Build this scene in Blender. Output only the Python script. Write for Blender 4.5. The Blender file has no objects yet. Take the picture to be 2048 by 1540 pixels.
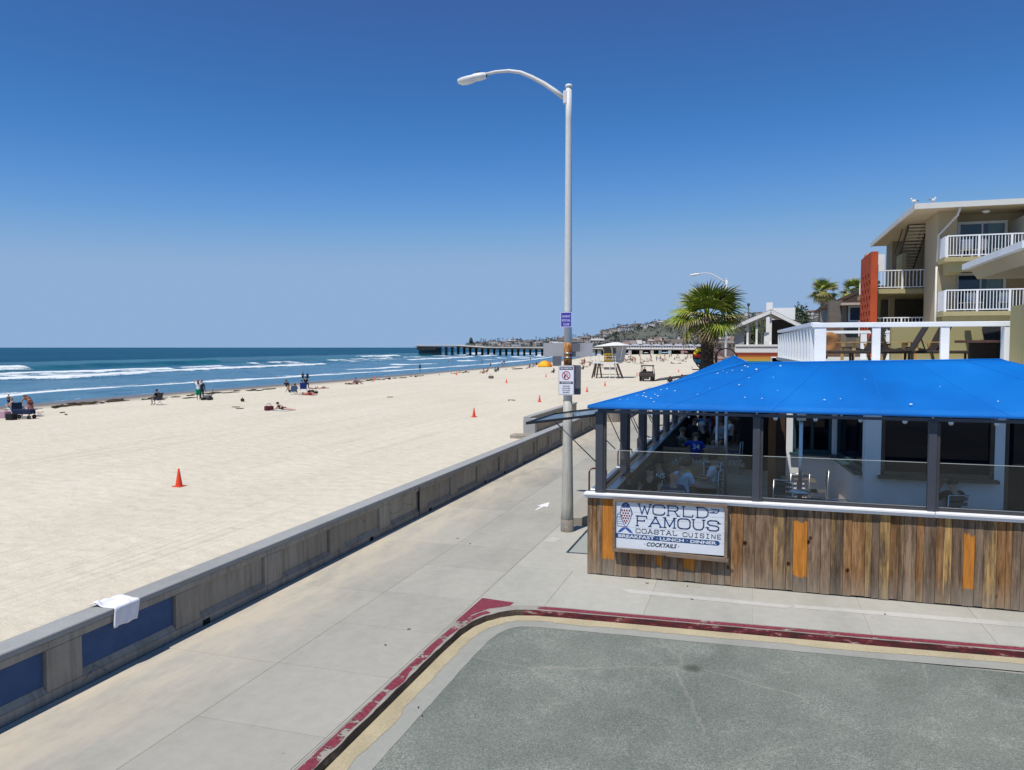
import bpy, bmesh, math, random
from mathutils import Vector, Matrix, Quaternion, noise
random.seed(7)
S = bpy.context.scene
# ---------------------------------------------------------------- camera
CAMH = 4.5
FPX = 1550.0
YAW = math.atan(484/1552.0); PIT = math.atan(75/1550.0)
cam_d = bpy.data.cameras.new('camera'); cam = bpy.data.objects.new('camera', cam_d)
S.collection.objects.link(cam)
cam_d.sensor_width = 36; cam_d.lens = FPX/2048*36
cam_d.clip_start = 0.1; cam_d.clip_end = 90000
cam.location = (0, 0, CAMH)
cam.rotation_euler = (math.pi/2-PIT, 0, YAW)
S.camera = cam
# ---------------------------------------------------------------- sky and sun
SUN_DIR = Vector((-0.17, -0.483, 1.0)).normalized()       # towards the sun
W = bpy.data.worlds.new('World'); S.world = W; W.use_nodes = True
nt = W.node_tree; nt.nodes.clear()
sky = nt.nodes.new('ShaderNodeTexSky'); sky.sky_type = 'NISHITA'; sky.sun_disc = False
sky.sun_elevation = math.asin(SUN_DIR.z)
sky.sun_rotation = math.atan2(SUN_DIR.x, SUN_DIR.y)
sky.altitude = 2000; sky.air_density = 1.0; sky.dust_density = 0.0; sky.ozone_density = 6.0
bg = nt.nodes.new('ShaderNodeBackground'); bg.inputs[1].default_value = 0.08
wo = nt.nodes.new('ShaderNodeOutputWorld')
# the camera's colour response to the clear sky: one smooth curve per channel
_sp = nt.nodes.new('ShaderNodeSeparateColor'); _cb = nt.nodes.new('ShaderNodeCombineColor'); nt.links.new(sky.outputs[0], _sp.inputs[0])
for _i, (_a, _g, _c, _k) in enumerate(((13.4, 2.3, .28, 3.0), (2.35, 1.4, .43, 3.0), (1.9, 1.2, .67, 1.5))):
    _n = [nt.nodes.new('ShaderNodeMath') for _ in range(4)]
    for _m, _o, _v in zip(_n, ('MULTIPLY', 'POWER', 'MULTIPLY', 'SMOOTH_MIN'), (.08, _g, _a/.08, _c/.08)):
        _m.operation = _o; _m.inputs[1].default_value = _v
    _n[3].inputs[2].default_value = _k
    nt.links.new(_sp.outputs[_i], _n[0].inputs[0])
    for _p, _q in zip(_n, _n[1:]): nt.links.new(_p.outputs[0], _q.inputs[0])
    _fl = nt.nodes.new('ShaderNodeMath'); _fl.operation = 'SMOOTH_MAX'; _fl.inputs[1].default_value = (.046, .118, .30)[_i]/.08; _fl.inputs[2].default_value = .35
    nt.links.new(_n[3].outputs[0], _fl.inputs[0]); nt.links.new(_fl.outputs[0], _cb.inputs[_i])
nt.links.new(_cb.outputs[0], bg.inputs[0]); nt.links.new(bg.outputs[0], wo.inputs[0])
sun_d = bpy.data.lights.new('sun', 'SUN'); sun_d.energy = 4.5; sun_d.angle = math.radians(0.53)
sun_d.color = (1.0, 0.955, 0.88)
sun = bpy.data.objects.new('sun', sun_d); S.collection.objects.link(sun)
sun.location = (0, 0, 40); sun.rotation_euler = SUN_DIR.to_track_quat('Z', 'Y').to_euler()
S.view_settings.view_transform = 'Standard'; S.view_settings.look = 'None'
S.view_settings.exposure = 0.0; S.view_settings.gamma = 1.0
S.view_settings.use_curve_mapping = False
try:
    S.cycles.max_bounces = 8; S.cycles.transparent_max_bounces = 12
except Exception: pass

# ---------------------------------------------------------------- helpers
_F = Vector((-math.sin(YAW)*math.cos(PIT), math.cos(YAW)*math.cos(PIT), -math.sin(PIT)))
_R = Vector((math.cos(YAW), math.sin(YAW), 0)); _U = _R.cross(_F)
def ray(x, y): return _F + _R*((x-1024)/FPX) - _U*((y-770)/FPX)
def gz(x, y, z=0.0):            # survey: where a sight line meets the level z
    d = ray(x, y); t = (z-CAMH)/d.z; return Vector((d.x*t, d.y*t, z))
def gy(x, y, Y):                # survey: where a sight line meets the plane at distance Y
    d = ray(x, y); t = Y/d.y; return Vector((d.x*t, Y, CAMH+d.z*t))

def link(o): S.collection.objects.link(o); return o
def tag(o, label=None, cat=None, group=None, kind=None):
    if label: o['label'] = label
    if cat: o['category'] = cat
    if group: o['group'] = group
    if kind: o['kind'] = kind
    return o
def empty(name, loc=(0, 0, 0), rz=0, label=None, cat=None, group=None):
    o = bpy.data.objects.new(name, None); link(o); o.location = loc; o.rotation_euler = (0, 0, rz)
    o.empty_display_size = 0.2
    return tag(o, label, cat, group)
def copy_tree(o, parent=None):
    c = o.copy(); link(c); c.parent = parent
    for ch in [k for k in bpy.data.objects if k.parent == o]: copy_tree(ch, c)
    return c
CH = {}
def dup(root, loc=None, rz=None, scale=None, label=None, group=None):
    c = root.copy(); link(c)
    for ch in CH.get(root.name, ()):
        d = ch.copy(); link(d); d.parent = c; CH.setdefault(c.name, []).append(d)
        for g in CH.get(ch.name, ()):
            e = g.copy(); link(e); e.parent = d; CH.setdefault(d.name, []).append(e)
    if loc is not None: c.location = loc
    if rz is not None: c.rotation_euler = (c.rotation_euler[0], c.rotation_euler[1], rz)
    if scale: c.scale = (scale,)*3 if not hasattr(scale, '__len__') else scale
    if label: c['label'] = label
    if group: c['group'] = group
    return c
class MB:
    """collects shapes and links them as one mesh"""
    def __init__(s): s.v = []; s.f = []; s.m = []; s.mi = 0; s.sm = []
    def add(s, vs, fs, smooth=False):
        b = len(s.v); s.v += [tuple(v) for v in vs]
        s.f += [tuple(i+b for i in f) for f in fs]; s.m += [s.mi]*len(fs); s.sm += [smooth]*len(fs)
        return s
    def box(s, x0, x1, y0, y1, z0, z1):
        if x0 > x1: x0, x1 = x1, x0
        if y0 > y1: y0, y1 = y1, y0
        if z0 > z1: z0, z1 = z1, z0
        v = [(x0,y0,z0),(x1,y0,z0),(x1,y1,z0),(x0,y1,z0),(x0,y0,z1),(x1,y0,z1),(x1,y1,z1),(x0,y1,z1)]
        return s.add(v, [(0,3,2,1),(4,5,6,7),(0,1,5,4),(1,2,6,5),(2,3,7,6),(3,0,4,7)])
    def bar(s, a, b, w, h=None, up=(0, 0, 1)):      # rectangular bar from a to b
        a = Vector(a); b = Vector(b); h = h or w; d = (b-a).normalized(); up = Vector(up)
        if abs(d.dot(up)) > .99: up = Vector((0, 1, 0))
        r = d.cross(up).normalized(); u = r.cross(d)
        v = [p + r*i*w/2 + u*j*h/2 for p in (a, b) for i, j in ((-1,-1),(1,-1),(1,1),(-1,1))]
        return s.add(v, [(0,1,2,3),(7,6,5,4),(0,4,5,1),(1,5,6,2),(2,6,7,3),(3,7,4,0)])
    def tube(s, pts, r, n=8, cap=True, smooth=True):
        pts = [Vector(p) for p in pts]; rs = r if hasattr(r, '__len__') else [r]*len(pts)
        vs = []; fs = []
        for i, p in enumerate(pts):
            d = (pts[min(i+1, len(pts)-1)]-pts[max(i-1, 0)]).normalized()
            up = Vector((0, 0, 1)) if abs(d.z) < .9 else Vector((0, 1, 0))
            a = d.cross(up).normalized(); b = a.cross(d)
            vs += [p + (a*math.cos(2*math.pi*k/n)+b*math.sin(2*math.pi*k/n))*rs[i] for k in range(n)]
        for i in range(len(pts)-1):
            for k in range(n):
                fs.append((i*n+k, i*n+(k+1) % n, (i+1)*n+(k+1) % n, (i+1)*n+k))
        s.add(vs, fs, smooth)
        if cap:
            b0 = len(s.v)-len(vs)
            s.f += [tuple(b0+k for k in range(n))[::-1], tuple(b0+(len(pts)-1)*n+k for k in range(n))]
            s.m += [s.mi]*2; s.sm += [False]*2
        return s
    def lathe(s, prof, c=(0, 0, 0), n=16, smooth=True):     # prof: (r, z)
        c = Vector(c); vs = []; fs = []
        for r, z in prof: vs += [c+Vector((r*math.cos(2*math.pi*k/n), r*math.sin(2*math.pi*k/n), z)) for k in range(n)]
        for i in range(len(prof)-1):
            for k in range(n): fs.append((i*n+k, i*n+(k+1) % n, (i+1)*n+(k+1) % n, (i+1)*n+k))
        return s.add(vs, fs, smooth)
    def prism(s, poly, z0, z1):                    # poly in xy
        n = len(poly); v = [(x, y, z0) for x, y in poly]+[(x, y, z1) for x, y in poly]
        f = [tuple(range(n))[::-1], tuple(range(n, 2*n))]+[(i, (i+1) % n, n+(i+1) % n, n+i) for i in range(n)]
        return s.add(v, f)
    def slab(s, poly3, nrm, t):                    # any planar polygon given thickness t along nrm
        n = len(poly3); nv = Vector(nrm).normalized()*t
        v = [Vector(p) for p in poly3]+[Vector(p)+nv for p in poly3]
        return s.add(v, [tuple(range(n))[::-1], tuple(range(n, 2*n))]+[(i, (i+1) % n, n+(i+1) % n, n+i) for i in range(n)])
    def ball(s, c, r, n=8, m=6, sc=(1, 1, 1)):
        prof = [(max(1e-4, math.sin(math.pi*i/m))*r, -math.cos(math.pi*i/m)*r) for i in range(m+1)]
        b = len(s.v); s.lathe(prof, (0, 0, 0), n)
        s.v[b:] = [(c[0]+x*sc[0], c[1]+y*sc[1], c[2]+z*sc[2]) for x, y, z in s.v[b:]]
        return s
    def mesh(s, name, mats):
        me = bpy.data.meshes.new(name); me.from_pydata(s.v, [], s.f)
        if not isinstance(mats, (list, tuple)): mats = [mats]
        for m in mats: me.materials.append(m)
        me.polygons.foreach_set('material_index', s.m); me.polygons.foreach_set('use_smooth', s.sm)
        me.update(); return me
    def build(s, name, mats, parent=None, loc=None, bevel=0):
        me = s.mesh(name, mats)
        if not any(s.sm):
            bm = bmesh.new(); bm.from_mesh(me); bmesh.ops.recalc_face_normals(bm, faces=bm.faces)
            if bevel: bmesh.ops.bevel(bm, geom=list(bm.edges), offset=bevel, segments=1, affect='EDGES')
            bm.to_mesh(me); bm.free()
        return place(name, me, parent, loc)
def place(name, me, parent=None, loc=None, rz=0):
    o = bpy.data.objects.new(name, me); link(o)
    if parent is not None:
        o.parent = parent; CH.setdefault(parent.name, []).append(o)
    if loc is not None: o.location = loc
    if rz: o.rotation_euler = (0, 0, rz)
    return o
def box(name, x0, x1, y0, y1, z0, z1, mat, parent=None, bevel=0):
    return MB().box(x0, x1, y0, y1, z0, z1).build(name, mat, parent, bevel=bevel)

# ---------------------------------------------------------------- materials
class NT:
    def __init__(s, name):
        s.mat = bpy.data.materials.new(name); s.mat.use_nodes = True
        s.t = s.mat.node_tree; s.t.nodes.clear()
        s.out = s.n('OutputMaterial'); s.b = s.n('BsdfPrincipled'); s.l(s.b, 0, s.out, 0)
    def n(s, k, **kw):
        x = s.t.nodes.new('ShaderNode'+k)
        for a, b in kw.items(): setattr(x, a, b)
        return x
    def l(s, a, i, b, j): s.t.links.new(a.outputs[i], b.inputs[j])
    def pos(s, scale=(1, 1, 1), obj=False, rot=(0, 0, 0)):
        g = s.n('TexCoord') if obj else s.n('NewGeometry')
        m = s.n('Mapping'); m.inputs['Scale'].default_value = scale; m.inputs['Rotation'].default_value = rot
        s.l(g, 'Object' if obj else 'Position', m, 0); return m
    def noise(s, sc, vec=None, det=4, rough=.55):
        x = s.n('TexNoise'); x.inputs['Scale'].default_value = sc; x.inputs['Detail'].default_value = det
        x.inputs['Roughness'].default_value = rough
        if vec: s.l(vec, 0, x, 'Vector')
        return x
    def ramp(s, src, i, stops):
        r = s.n('ValToRGB'); e = r.color_ramp.elements
        while len(e) < len(stops): e.new(.5)
        for k, (p, c) in enumerate(stops):
            e[k].position = p; e[k].color = (c if hasattr(c, '__len__') else (c,)*3)[:3]+(1,) if hasattr(c, '__len__') else (c, c, c, 1)
        s.l(src, i, r, 0); return r
    def mix(s, fac, a, b, mode='MIX'):
        m = s.n('Mix', data_type='RGBA', blend_type=mode)
        for v, k in ((fac, 0), (a, 6), (b, 7)):
            if isinstance(v, tuple) and len(v) == 2 and not isinstance(v[0], (int, float)): s.t.links.new(v[0].outputs[v[1]], m.inputs[k])
            elif hasattr(v, '__len__'): m.inputs[k].default_value = tuple(v)+(1,)
            else: m.inputs[k].default_value = v
        return m
    def math(s, op, a, b=None, clamp=False):
        m = s.n('Math', operation=op, use_clamp=clamp)
        for v, k in ((a, 0), (b, 1)):
            if v is None: continue
            if isinstance(v, tuple): s.t.links.new(v[0].outputs[v[1]], m.inputs[k])
            else: m.inputs[k].default_value = v
        return m
    def bump(s, src, i, strength=.3, dist=.02, prev=None):
        b = s.n('Bump'); b.inputs['Strength'].default_value = strength; b.inputs['Distance'].default_value = dist
        s.l(src, i, b, 'Height')
        if prev: s.l(prev, 0, b, 'Normal')
        s.l(b, 0, s.b, 'Normal'); return b
    def color(s, node, i): s.l(node, i, s.b, 'Base Color')
    def set(s, rough=.8, spec=.3, metal=0):
        s.b.inputs['Roughness'].default_value = rough; s.b.inputs['Specular IOR Level'].default_value = spec
        s.b.inputs['Metallic'].default_value = metal; return s
def sc(c, k): return tuple(min(1, x*k) for x in c)
def M(name, col, rough=.8, spec=.25, metal=0, var=.12, vs=3.0, fine=40, bump=0, bd=.01, rand=0, stretch=(1, 1, 1), obj=True):
    m = NT(name).set(rough, spec, metal)
    p = m.pos(stretch, obj=obj)
    n1 = m.noise(vs, p, 5); n2 = m.noise(fine, p, 3)
    a = m.math('ADD', (n1, 0), (n2, 0)); 
    r = m.ramp(m.math('MULTIPLY', (a, 0), .5), 0, [(.32, sc(col, 1-var*1.5)), (.68, sc(col, 1+var*1.3))])
    last = (r, 0)
    if rand:
        oi = m.n('ObjectInfo'); v = m.ramp(oi, 'Random', [(0, (1-rand,)*3), (1, (1+rand*.0,)*3)])
        last = (m.mix(1.0, last, (v, 0), 'MULTIPLY'), 2)
    m.color(*last)
    if bump: m.bump(n2, 0, bump, bd)
    return m.mat
def plain(name, col, rough=.5, spec=.4, metal=0):
    m = NT(name).set(rough, spec, metal); m.b.inputs['Base Color'].default_value = tuple(col)+(1,); return m.mat
# ================================================================ ground materials
def sand_mat():
    m = NT('beach_sand').set(.95, .1)
    p = m.pos((1, .35, 1)); q = m.pos((1, 1, 1)); t = m.pos((1, .05, 1), rot=(0, 0, math.radians(7)))
    big = m.noise(.25, p, 5); mid = m.noise(2.2, q, 6, .65); fine = m.noise(30, q, 3)
    tr = m.noise(1.1, t, 4, .6)
    c = m.ramp(big, 0, [(.35, (.575, .525, .415)), (.65, (.635, .585, .475))])
    c2 = m.mix(.25, (c, 0), (m.ramp(mid, 0, [(.3, (.50, .44, .34)), (.7, (.72, .65, .53))]), 0))
    tk = m.noise(1.9, m.pos((1, .012, 1), rot=(0, 0, math.radians(3))), 2, .5); tg = m.noise(.12, m.pos((1, .4, 1)), 3)
    tkr = m.ramp(tk, 0, [(.50, 0.0), (.53, 1.0), (.56, 0.0)]); tkf = m.math('MULTIPLY', (tkr, 0), (m.ramp(tg, 0, [(.44, 0.0), (.58, .5)]), 0), True)
    c2 = m.mix((tkf, 0), (c2, 2), (.44, .385, .295))
    c3 = m.mix(.10, (c2, 2), (m.ramp(tr, 0, [(.4, (.46, .39, .295)), (.56, (.62, .54, .43))]), 0))
    vo = m.n('TexVoronoi'); vo.inputs['Scale'].default_value = 2.6; m.l(q, 0, vo, 'Vector')
    sp = m.ramp(vo, 'Distance', [(.012, (.2, .16, .11)), (.022, (1, 1, 1))])
    n9 = m.noise(.7, q, 2)
    spm = m.mix((m.ramp(n9, 0, [(.5, 0.0), (.62, 1.0)]), 0), (1, 1, 1), (sp, 0))
    c4 = m.mix(.8, (c3, 2), (spm, 2), 'MULTIPLY')
    # wet band by height above the water
    g = m.n('NewGeometry'); sx = m.n('SeparateXYZ'); m.l(g, 'Position', sx, 0)
    mr = m.n('MapRange'); mr.inputs[1].default_value = -.16; mr.inputs[2].default_value = -.27; m.l(sx, 2, mr, 0)
    c5 = m.mix((mr, 0), (c4, 2), (.17, .145, .115)); m.color(c5, 2)
    rr = m.n('MapRange'); rr.inputs[1].default_value = -.2; rr.inputs[2].default_value = -.3
    rr.inputs[3].default_value = .95; rr.inputs[4].default_value = .25; m.l(sx, 2, rr, 0); m.l(rr, 0, m.b, 'Roughness')
    v3 = m.n('TexVoronoi', feature='SMOOTH_F1'); v3.inputs['Scale'].default_value = 2.3; m.l(m.mix(.12, (q, 0), (mid, 1)), 2, v3, 'Vector')
    b0 = m.bump(v3, 0, .7, .09); b1 = m.bump(mid, 0, 1.0, .07, b0); b15 = m.bump(tkf, 0, -.8, .05, b1); b2 = m.bump(tr, 0, .7, .07, b15); b3 = m.bump(fine, 0, .35, .006, b2)
    return m.mat
def concrete(name, col, drift=0, rand=.1, speck=True, cracks=False):
    m = NT(name).set(.9, .2)
    q = m.pos(); s1 = m.pos((1, .4, 1))
    n1 = m.noise(.55, s1, 6, .62); n2 = m.noise(5, q, 5, .7); n3 = m.noise(120, q, 2)
    c = m.ramp(n1, 0, [(.34, sc(col, .80)), (.5, col), (.68, sc(col, 1.10))])
    c2 = m.mix(.35, (c, 0), (m.ramp(n2, 0, [(.3, sc(col, .8)), (.7, sc(col, 1.14))]), 0))
    c3 = m.mix(.16, (c2, 2), (m.ramp(n3, 0, [(.35, (.0, .0, .0)), (.65, (1, 1, 1))]), 0), 'SOFT_LIGHT')
    last = (c3, 2)
    vo = m.n('TexVoronoi'); vo.inputs['Scale'].default_value = 1.7; m.l(q, 0, vo, 'Vector')
    blot = m.ramp(vo, 'Distance', [(.012, (.35, .33, .3)), (.03, (1, 1, 1))])
    last = (m.mix(.9, last, (blot, 0), 'MULTIPLY'), 2)
    if rand:
        oi = m.n('ObjectInfo'); v = m.ramp(oi, 'Random', [(0, (1-rand,)*3), (1, (1, 1, 1))])
        last = (m.mix(1.0, last, (v, 0), 'MULTIPLY'), 2)
    if drift:                                        # sand blown over from the wall
        g = m.n('NewGeometry'); sx = m.n('SeparateXYZ'); m.l(g, 'Position', sx, 0)
        mr = m.n('MapRange'); mr.inputs[1].default_value = -6.3; mr.inputs[2].default_value = -8.3; m.l(sx, 0, mr, 0)
        dn = m.noise(1.6, m.pos((1.3, .35, 1), rot=(0, 0, .5)), 7, .7)
        f = m.math('MULTIPLY', (mr, 0), (m.ramp(dn, 0, [(.36, 0.0), (.6, 1.0)]), 0), True)
        f2 = m.math('MULTIPLY', (f, 0), drift)
        last = (m.mix((f2, 0), last, (.56, .485, .37)), 2)
    m.color(*last)
    b1 = m.bump(n2, 0, .25, .012); m.bump(n3, 0, .25, .003, b1)
    return m.mat
m_sand = sand_mat()
m_bw = concrete('boardwalk_concrete', (.385, .37, .32), drift=.8, rand=.17)
m_side = concrete('sidewalk_concrete', (.41, .40, .35), rand=.14)
def wall_conc():
    m = NT('seawall_concrete').set(.9, .15)
    q = m.pos(); s1 = m.pos((1, 5, .35)); n1 = m.noise(1.1, q, 6, .7); n2 = m.noise(2.2, s1, 6, .7); n3 = m.noise(60, q, 2)
    c = m.ramp(n1, 0, [(.32, (.31, .285, .24)), (.68, (.41, .385, .335))])
    c2 = m.mix(.6, (c, 0), (m.ramp(n2, 0, [(.32, (.50, .47, .42)), (.5, (.95, .93, .9)), (.7, (1.15, 1.12, 1.05))]), 0), 'MULTIPLY')
    oi = m.n('ObjectInfo'); v = m.ramp(oi, 'Random', [(0, (.84, .82, .80)), (1, (1.04, 1.04, 1.04))])
    c3 = m.mix(1.0, (c2, 2), (v, 0), 'MULTIPLY')
    vo = m.n('TexVoronoi', feature='DISTANCE_TO_EDGE'); vo.inputs['Scale'].default_value = 1.1; m.l(m.mix(.25, (q, 0), (n1, 1)), 2, vo, 'Vector')
    cr = m.ramp(vo, 0, [(0, (.45, .42, .38)), (.012, (1, 1, 1))]); gt = m.noise(.8, q, 1)
    c4 = m.mix((m.ramp(gt, 0, [(.52, 0.0), (.56, .8)]), 0), (c3, 2), (m.mix(1.0, (c3, 2), (cr, 0), 'MULTIPLY'), 2))
    m.color(c4, 2); b = m.bump(n2, 0, .25, .01); m.bump(n3, 0, .3, .003, b); return m.mat
m_wall = wall_conc()
m_cap = concrete('seawall_cap_concrete', (.32, .325, .32), rand=0)
m_joint = M('joint_filler', (.34, .31, .25), var=.2)
def asphalt():
    m = NT('asphalt').set(.9, .25)
    q = m.pos(); s1 = m.pos((1, 1, 1), rot=(0, 0, .4))
    n1 = m.noise(.5, q, 6, .65); n2 = m.noise(6, q, 5, .7); n3 = m.noise(52, q, 4, .9)
    c = m.ramp(n1, 0, [(.32, (.14, .16, .135)), (.66, (.195, .22, .185))])
    wear = m.noise(1.1, q, 8, .75)
    agg = m.ramp(n3, 0, [(.34, (.035, .042, .037)), (.5, (.15, .168, .146)), (.66, (.42, .42, .37))])
    c2 = m.mix(.55, (c, 0), (agg, 0))
    f = m.math('MULTIPLY', (m.ramp(wear, 0, [(.48, 0.0), (.60, 1.0)]), 0), (m.ramp(n3, 0, [(.45, 0.0), (.6, 1.0)]), 0), True)
    c3 = m.mix((m.math('MULTIPLY', (f, 0), .38), 0), (c2, 2), (.44, .45, .39))
    vo = m.n('TexVoronoi', feature='DISTANCE_TO_EDGE'); vo.inputs['Scale'].default_value = .42
    dis = m.noise(2.2, q, 5, .7); mx = m.mix(.16, (q, 0), (dis, 1)); m.l(mx, 2, vo, 'Vector')
    cr = m.ramp(vo, 0, [(.0, 1.0), (.007, 0.0)])
    gate = m.noise(.35, q, 2)
    cf = m.math('MULTIPLY', (cr, 0), (m.ramp(gate, 0, [(.45, 0.0), (.53, .6)]), 0), True)
    c4 = m.mix((cf, 0), (c3, 2), (.30, .285, .24))
    v2 = m.n('TexVoronoi'); v2.inputs['Scale'].default_value = .55; m.l(q, 0, v2, 'Vector')
    st = m.ramp(v2, 'Distance', [(.04, (.33, .33, .27)), (.10, (1, 1, 1))])
    c5 = m.mix(.8, (c4, 2), (st, 0), 'MULTIPLY')
    n8 = m.noise(.22, m.pos((1, .5, 1)), 4, .7); c6 = m.mix(1.0, (c5, 2), (m.ramp(n8, 0, [(.36, (.74, .77, .75)), (.5, (1, 1, 1)), (.66, (1.18, 1.17, 1.13))]), 0), 'MULTIPLY')
    v7 = m.n('TexVoronoi'); v7.inputs['Scale'].default_value = 9; m.l(q, 0, v7, 'Vector'); pb = m.ramp(v7, 'Distance', [(.07, (1.7, 1.7, 1.6)), (.12, (1, 1, 1))])
    c7 = m.mix(.7, (c6, 2), (pb, 0), 'MULTIPLY'); m.color(c7, 2); b = m.bump(n3, 0, .7, .006); m.bump(n2, 0, .2, .01, b)
    return m.mat
m_asph = asphalt()

# ================================================================ shoreline
SH = [(20, -59.5), (48, -59.7), (56, -60), (66, -60.5), (77, -60), (90, -60.3), (106, -60), (135, -60.9), (168, -61.5), (212, -63.5), (281, -70), (410, -88), (560, -104), (700, -114), (2600, -175)]
def shore(y):
    if y <= SH[0][0]: return SH[0][1]
    for (a, b), (c, d) in zip(SH, SH[1:]):
        if y <= c: return b+(d-b)*(y-a)/(c-a)
    return SH[-1][1]
def shore_w(y): return shore(y)+noise.noise(Vector((y*.09, 3, 0)))*1.3+noise.noise(Vector((y*.35, 8, 0)))*.35
def sandz(x, y):
    d = x-shore(y)                                  # inland distance
    if d > 18: z = 0.0
    elif d > -4: z = -.35*(1-d/18.0)**1.25 if d > 0 else -.35+d*.05
    else: z = -.55+(d+4)*.02
    if d > 0: z += .9*max(0, min(1, (y-230)/200.0))*min(1, d/40.0)
    if 1 < d: z += .05*noise.noise(Vector((x*.12, y*.05, 0)))*min(1, d/10)*min(1, max(0, (-12-x)/8))
    return z
ys = [-25+1.5*i for i in range(24)]
while ys[-1] < 720: ys.append(ys[-1]+max(1.0, (ys[-1]-5)*.035))
us = [0, .02, .05, .09, .14, .2, .27, .35, .43, .52, .61, .7, .78, .86, .93, 1]
vs = []; fs = []
for y in ys:
    xa = shore(y)-14
    for i, d in enumerate([0, 3, 6, 9, 11, 12.5, 13.4, 14, 14.8, 16, 18, 21, 25, 30]): vs.append((xa+d, y, sandz(xa+d, y)))
    x0 = xa+30; x1 = -8.6+max(0, (y-49))*.16
    for k in range(1, 13):
        x = x0+(x1-x0)*k/12; vs.append((x, y, sandz(x, y)))
nc = 26
for j in range(len(ys)-1):
    for i in range(nc-1): fs.append((j*nc+i, j*nc+i+1, (j+1)*nc+i+1, (j+1)*nc+i))
mb = MB(); mb.add(vs, fs, True)
beach = mb.build('beach_sand', m_sand); tag(beach, 'wide pale sand beach beyond the seawall', kind='structure')

# ---------------------------------------------------------------- ocean
def sea_mat():
    m = NT('sea_water')
    at = m.n('Attribute', attribute_name='foam'); da = m.n('Attribute', attribute_name='depth')
    q = m.pos((1, 1, 1)); s1 = m.pos((1.0, .32, 1))
    w1 = m.noise(.5, s1, 6, .65); w2 = m.noise(2.6, s1, 4, .6); w3 = m.noise(.05, s1, 4, .6)
    deep = m.ramp(w3, 0, [(.38, (.001, .050, .085)), (.62, (.004, .115, .125))])
    shal = m.ramp(w1, 0, [(.35, (.03, .115, .185)), (.65, (.085, .20, .275))])
    c = m.mix((da, 'Fac'), (shal, 0), (deep, 0))
    fn = m.noise(.7, s1, 8, .78); fn2 = m.noise(5, q, 5, .7)
    fa = m.math('ADD', (m.math('MULTIPLY', (fn, 0), .75), 0), (m.math('MULTIPLY', (fn2, 0), .35), 0))
    fa = m.math('ADD', (m.math('MULTIPLY', (fa, 0), 2.0), 0), -.6)
    th = m.math('SUBTRACT', 1.02, (at, 'Fac')); df = m.math('SUBTRACT', (fa, 0), (th, 0))
    f = m.math('MULTIPLY', (df, 0), 5.0, True)
    c2 = m.mix((f, 0), (c, 2), (.70, .74, .76)); m.color(c2, 2)
    r = m.n('MapRange'); r.inputs[3].default_value = .22; r.inputs[4].default_value = .9; m.l(f, 0, r, 0); m.l(r, 0, m.b, 'Roughness')
    m.b.inputs['Specular IOR Level'].default_value = .12
    b = m.bump(w1, 0, .9, .5); m.bump(w2, 0, .6, .12, b)
    return m.mat
m_sea = sea_mat()
def g(x, m, w): return math.exp(-((x-m)/w)**2)
def lerp_tab(t, y):
    if y <= t[0][0]: return t[0][1]
    for (a, b), (c, d) in zip(t, t[1:]):
        if y <= c: return b+(d-b)*(y-a)/(c-a)
    return t[-1][1]
SW = [(40, 8), (56, 8.5), (66, 12.5), (80, 13), (93, 11.5), (111, 11), (140, 9), (200, 9), (400, 14), (700, 16)]
B2 = [(40, 38), (81, 39.5), (89, 36.5), (100, 39), (116, 44.5), (140, 49.5), (178, 49), (230, 52), (300, 50), (420, 52), (700, 60)]
B3 = [(40, 58), (90, 56), (104, 60), (118, 57), (150, 58), (178, 66), (220, 68), (260, 72), (300, 72), (420, 72), (700, 90)]
B4 = [(60, 80), (121, 84), (160, 92), (300, 100), (480, 88), (700, 110)]
def foam_at(d, y):
    n1 = noise.noise(Vector((y*.045, 1, 0))); n2 = noise.noise(Vector((y*.11, d*.05, 5))); n3 = noise.noise(Vector((y*.02, 9, d*.03)))
    f = 0
    s = lerp_tab(SW, y)+n1*1.6
    f = max(f, .93*g(d, s, 1.3+.8*n2), (.66+.25*n2)*(1 if s < d < s+11 else 0)*max(0, 1-(d-s)/13))
    b = lerp_tab(B2, y)+n1*2
    if y < 185: a = 1.0
    else: a = .98 if n3 > -.1 else .3
    f = max(f, a*.97*g(d, b, 2.1+1.1*n2), a*(.60+.25*n2)*(1 if b < d < b+18 else 0)*max(0, 1-(d-b)/26))
    c = lerp_tab(B3, y)+n2*2
    a = 1.0 if y < 135 else (.9 if n1 > .0 else .35)
    f = max(f, a*.93*g(d, c, 2.0+1.1*n1), a*(.68+.2*n2)*(1 if c-10 < d < c+4 else 0)*.9)
    e = lerp_tab(B4, y)+n1*3
    a = 1.0 if y < 123 else (1.0 if (noise.noise(Vector((y*.016, 31, 0))) > .12 and y > 230) else .0)
    f = max(f, a*g(d, e, 4.5))
    for k, dd in enumerate((22, 30)):                # small broken rollers further along
        if y > 150:
            q = noise.noise(Vector((y*.028, 50+k*9, 0)))
            if q > .05: f = max(f, .95*g(d, dd+n1*5, 1.6+.006*y))
    f = max(f, .97*g(d, 0.2, .35)*(.7+.5*n2))
    return f
ysea = [26]
while ysea[-1] < 700: ysea.append(ysea[-1]+max(.8, ysea[-1]*.011))
ds = [-1, -.4, 0, .4, .9, 1.6, 2.4, 3.4, 4.6, 5.8]+[7+.75*i for i in range(20)]+[22.5+1.2*i for i in range(12)]+[37+.85*i for i in range(46)]+[77+1.5*i for i in range(18)]+[106, 112, 120, 130, 145, 160]
vs = []; fs = []; fo = []; de = []
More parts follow.
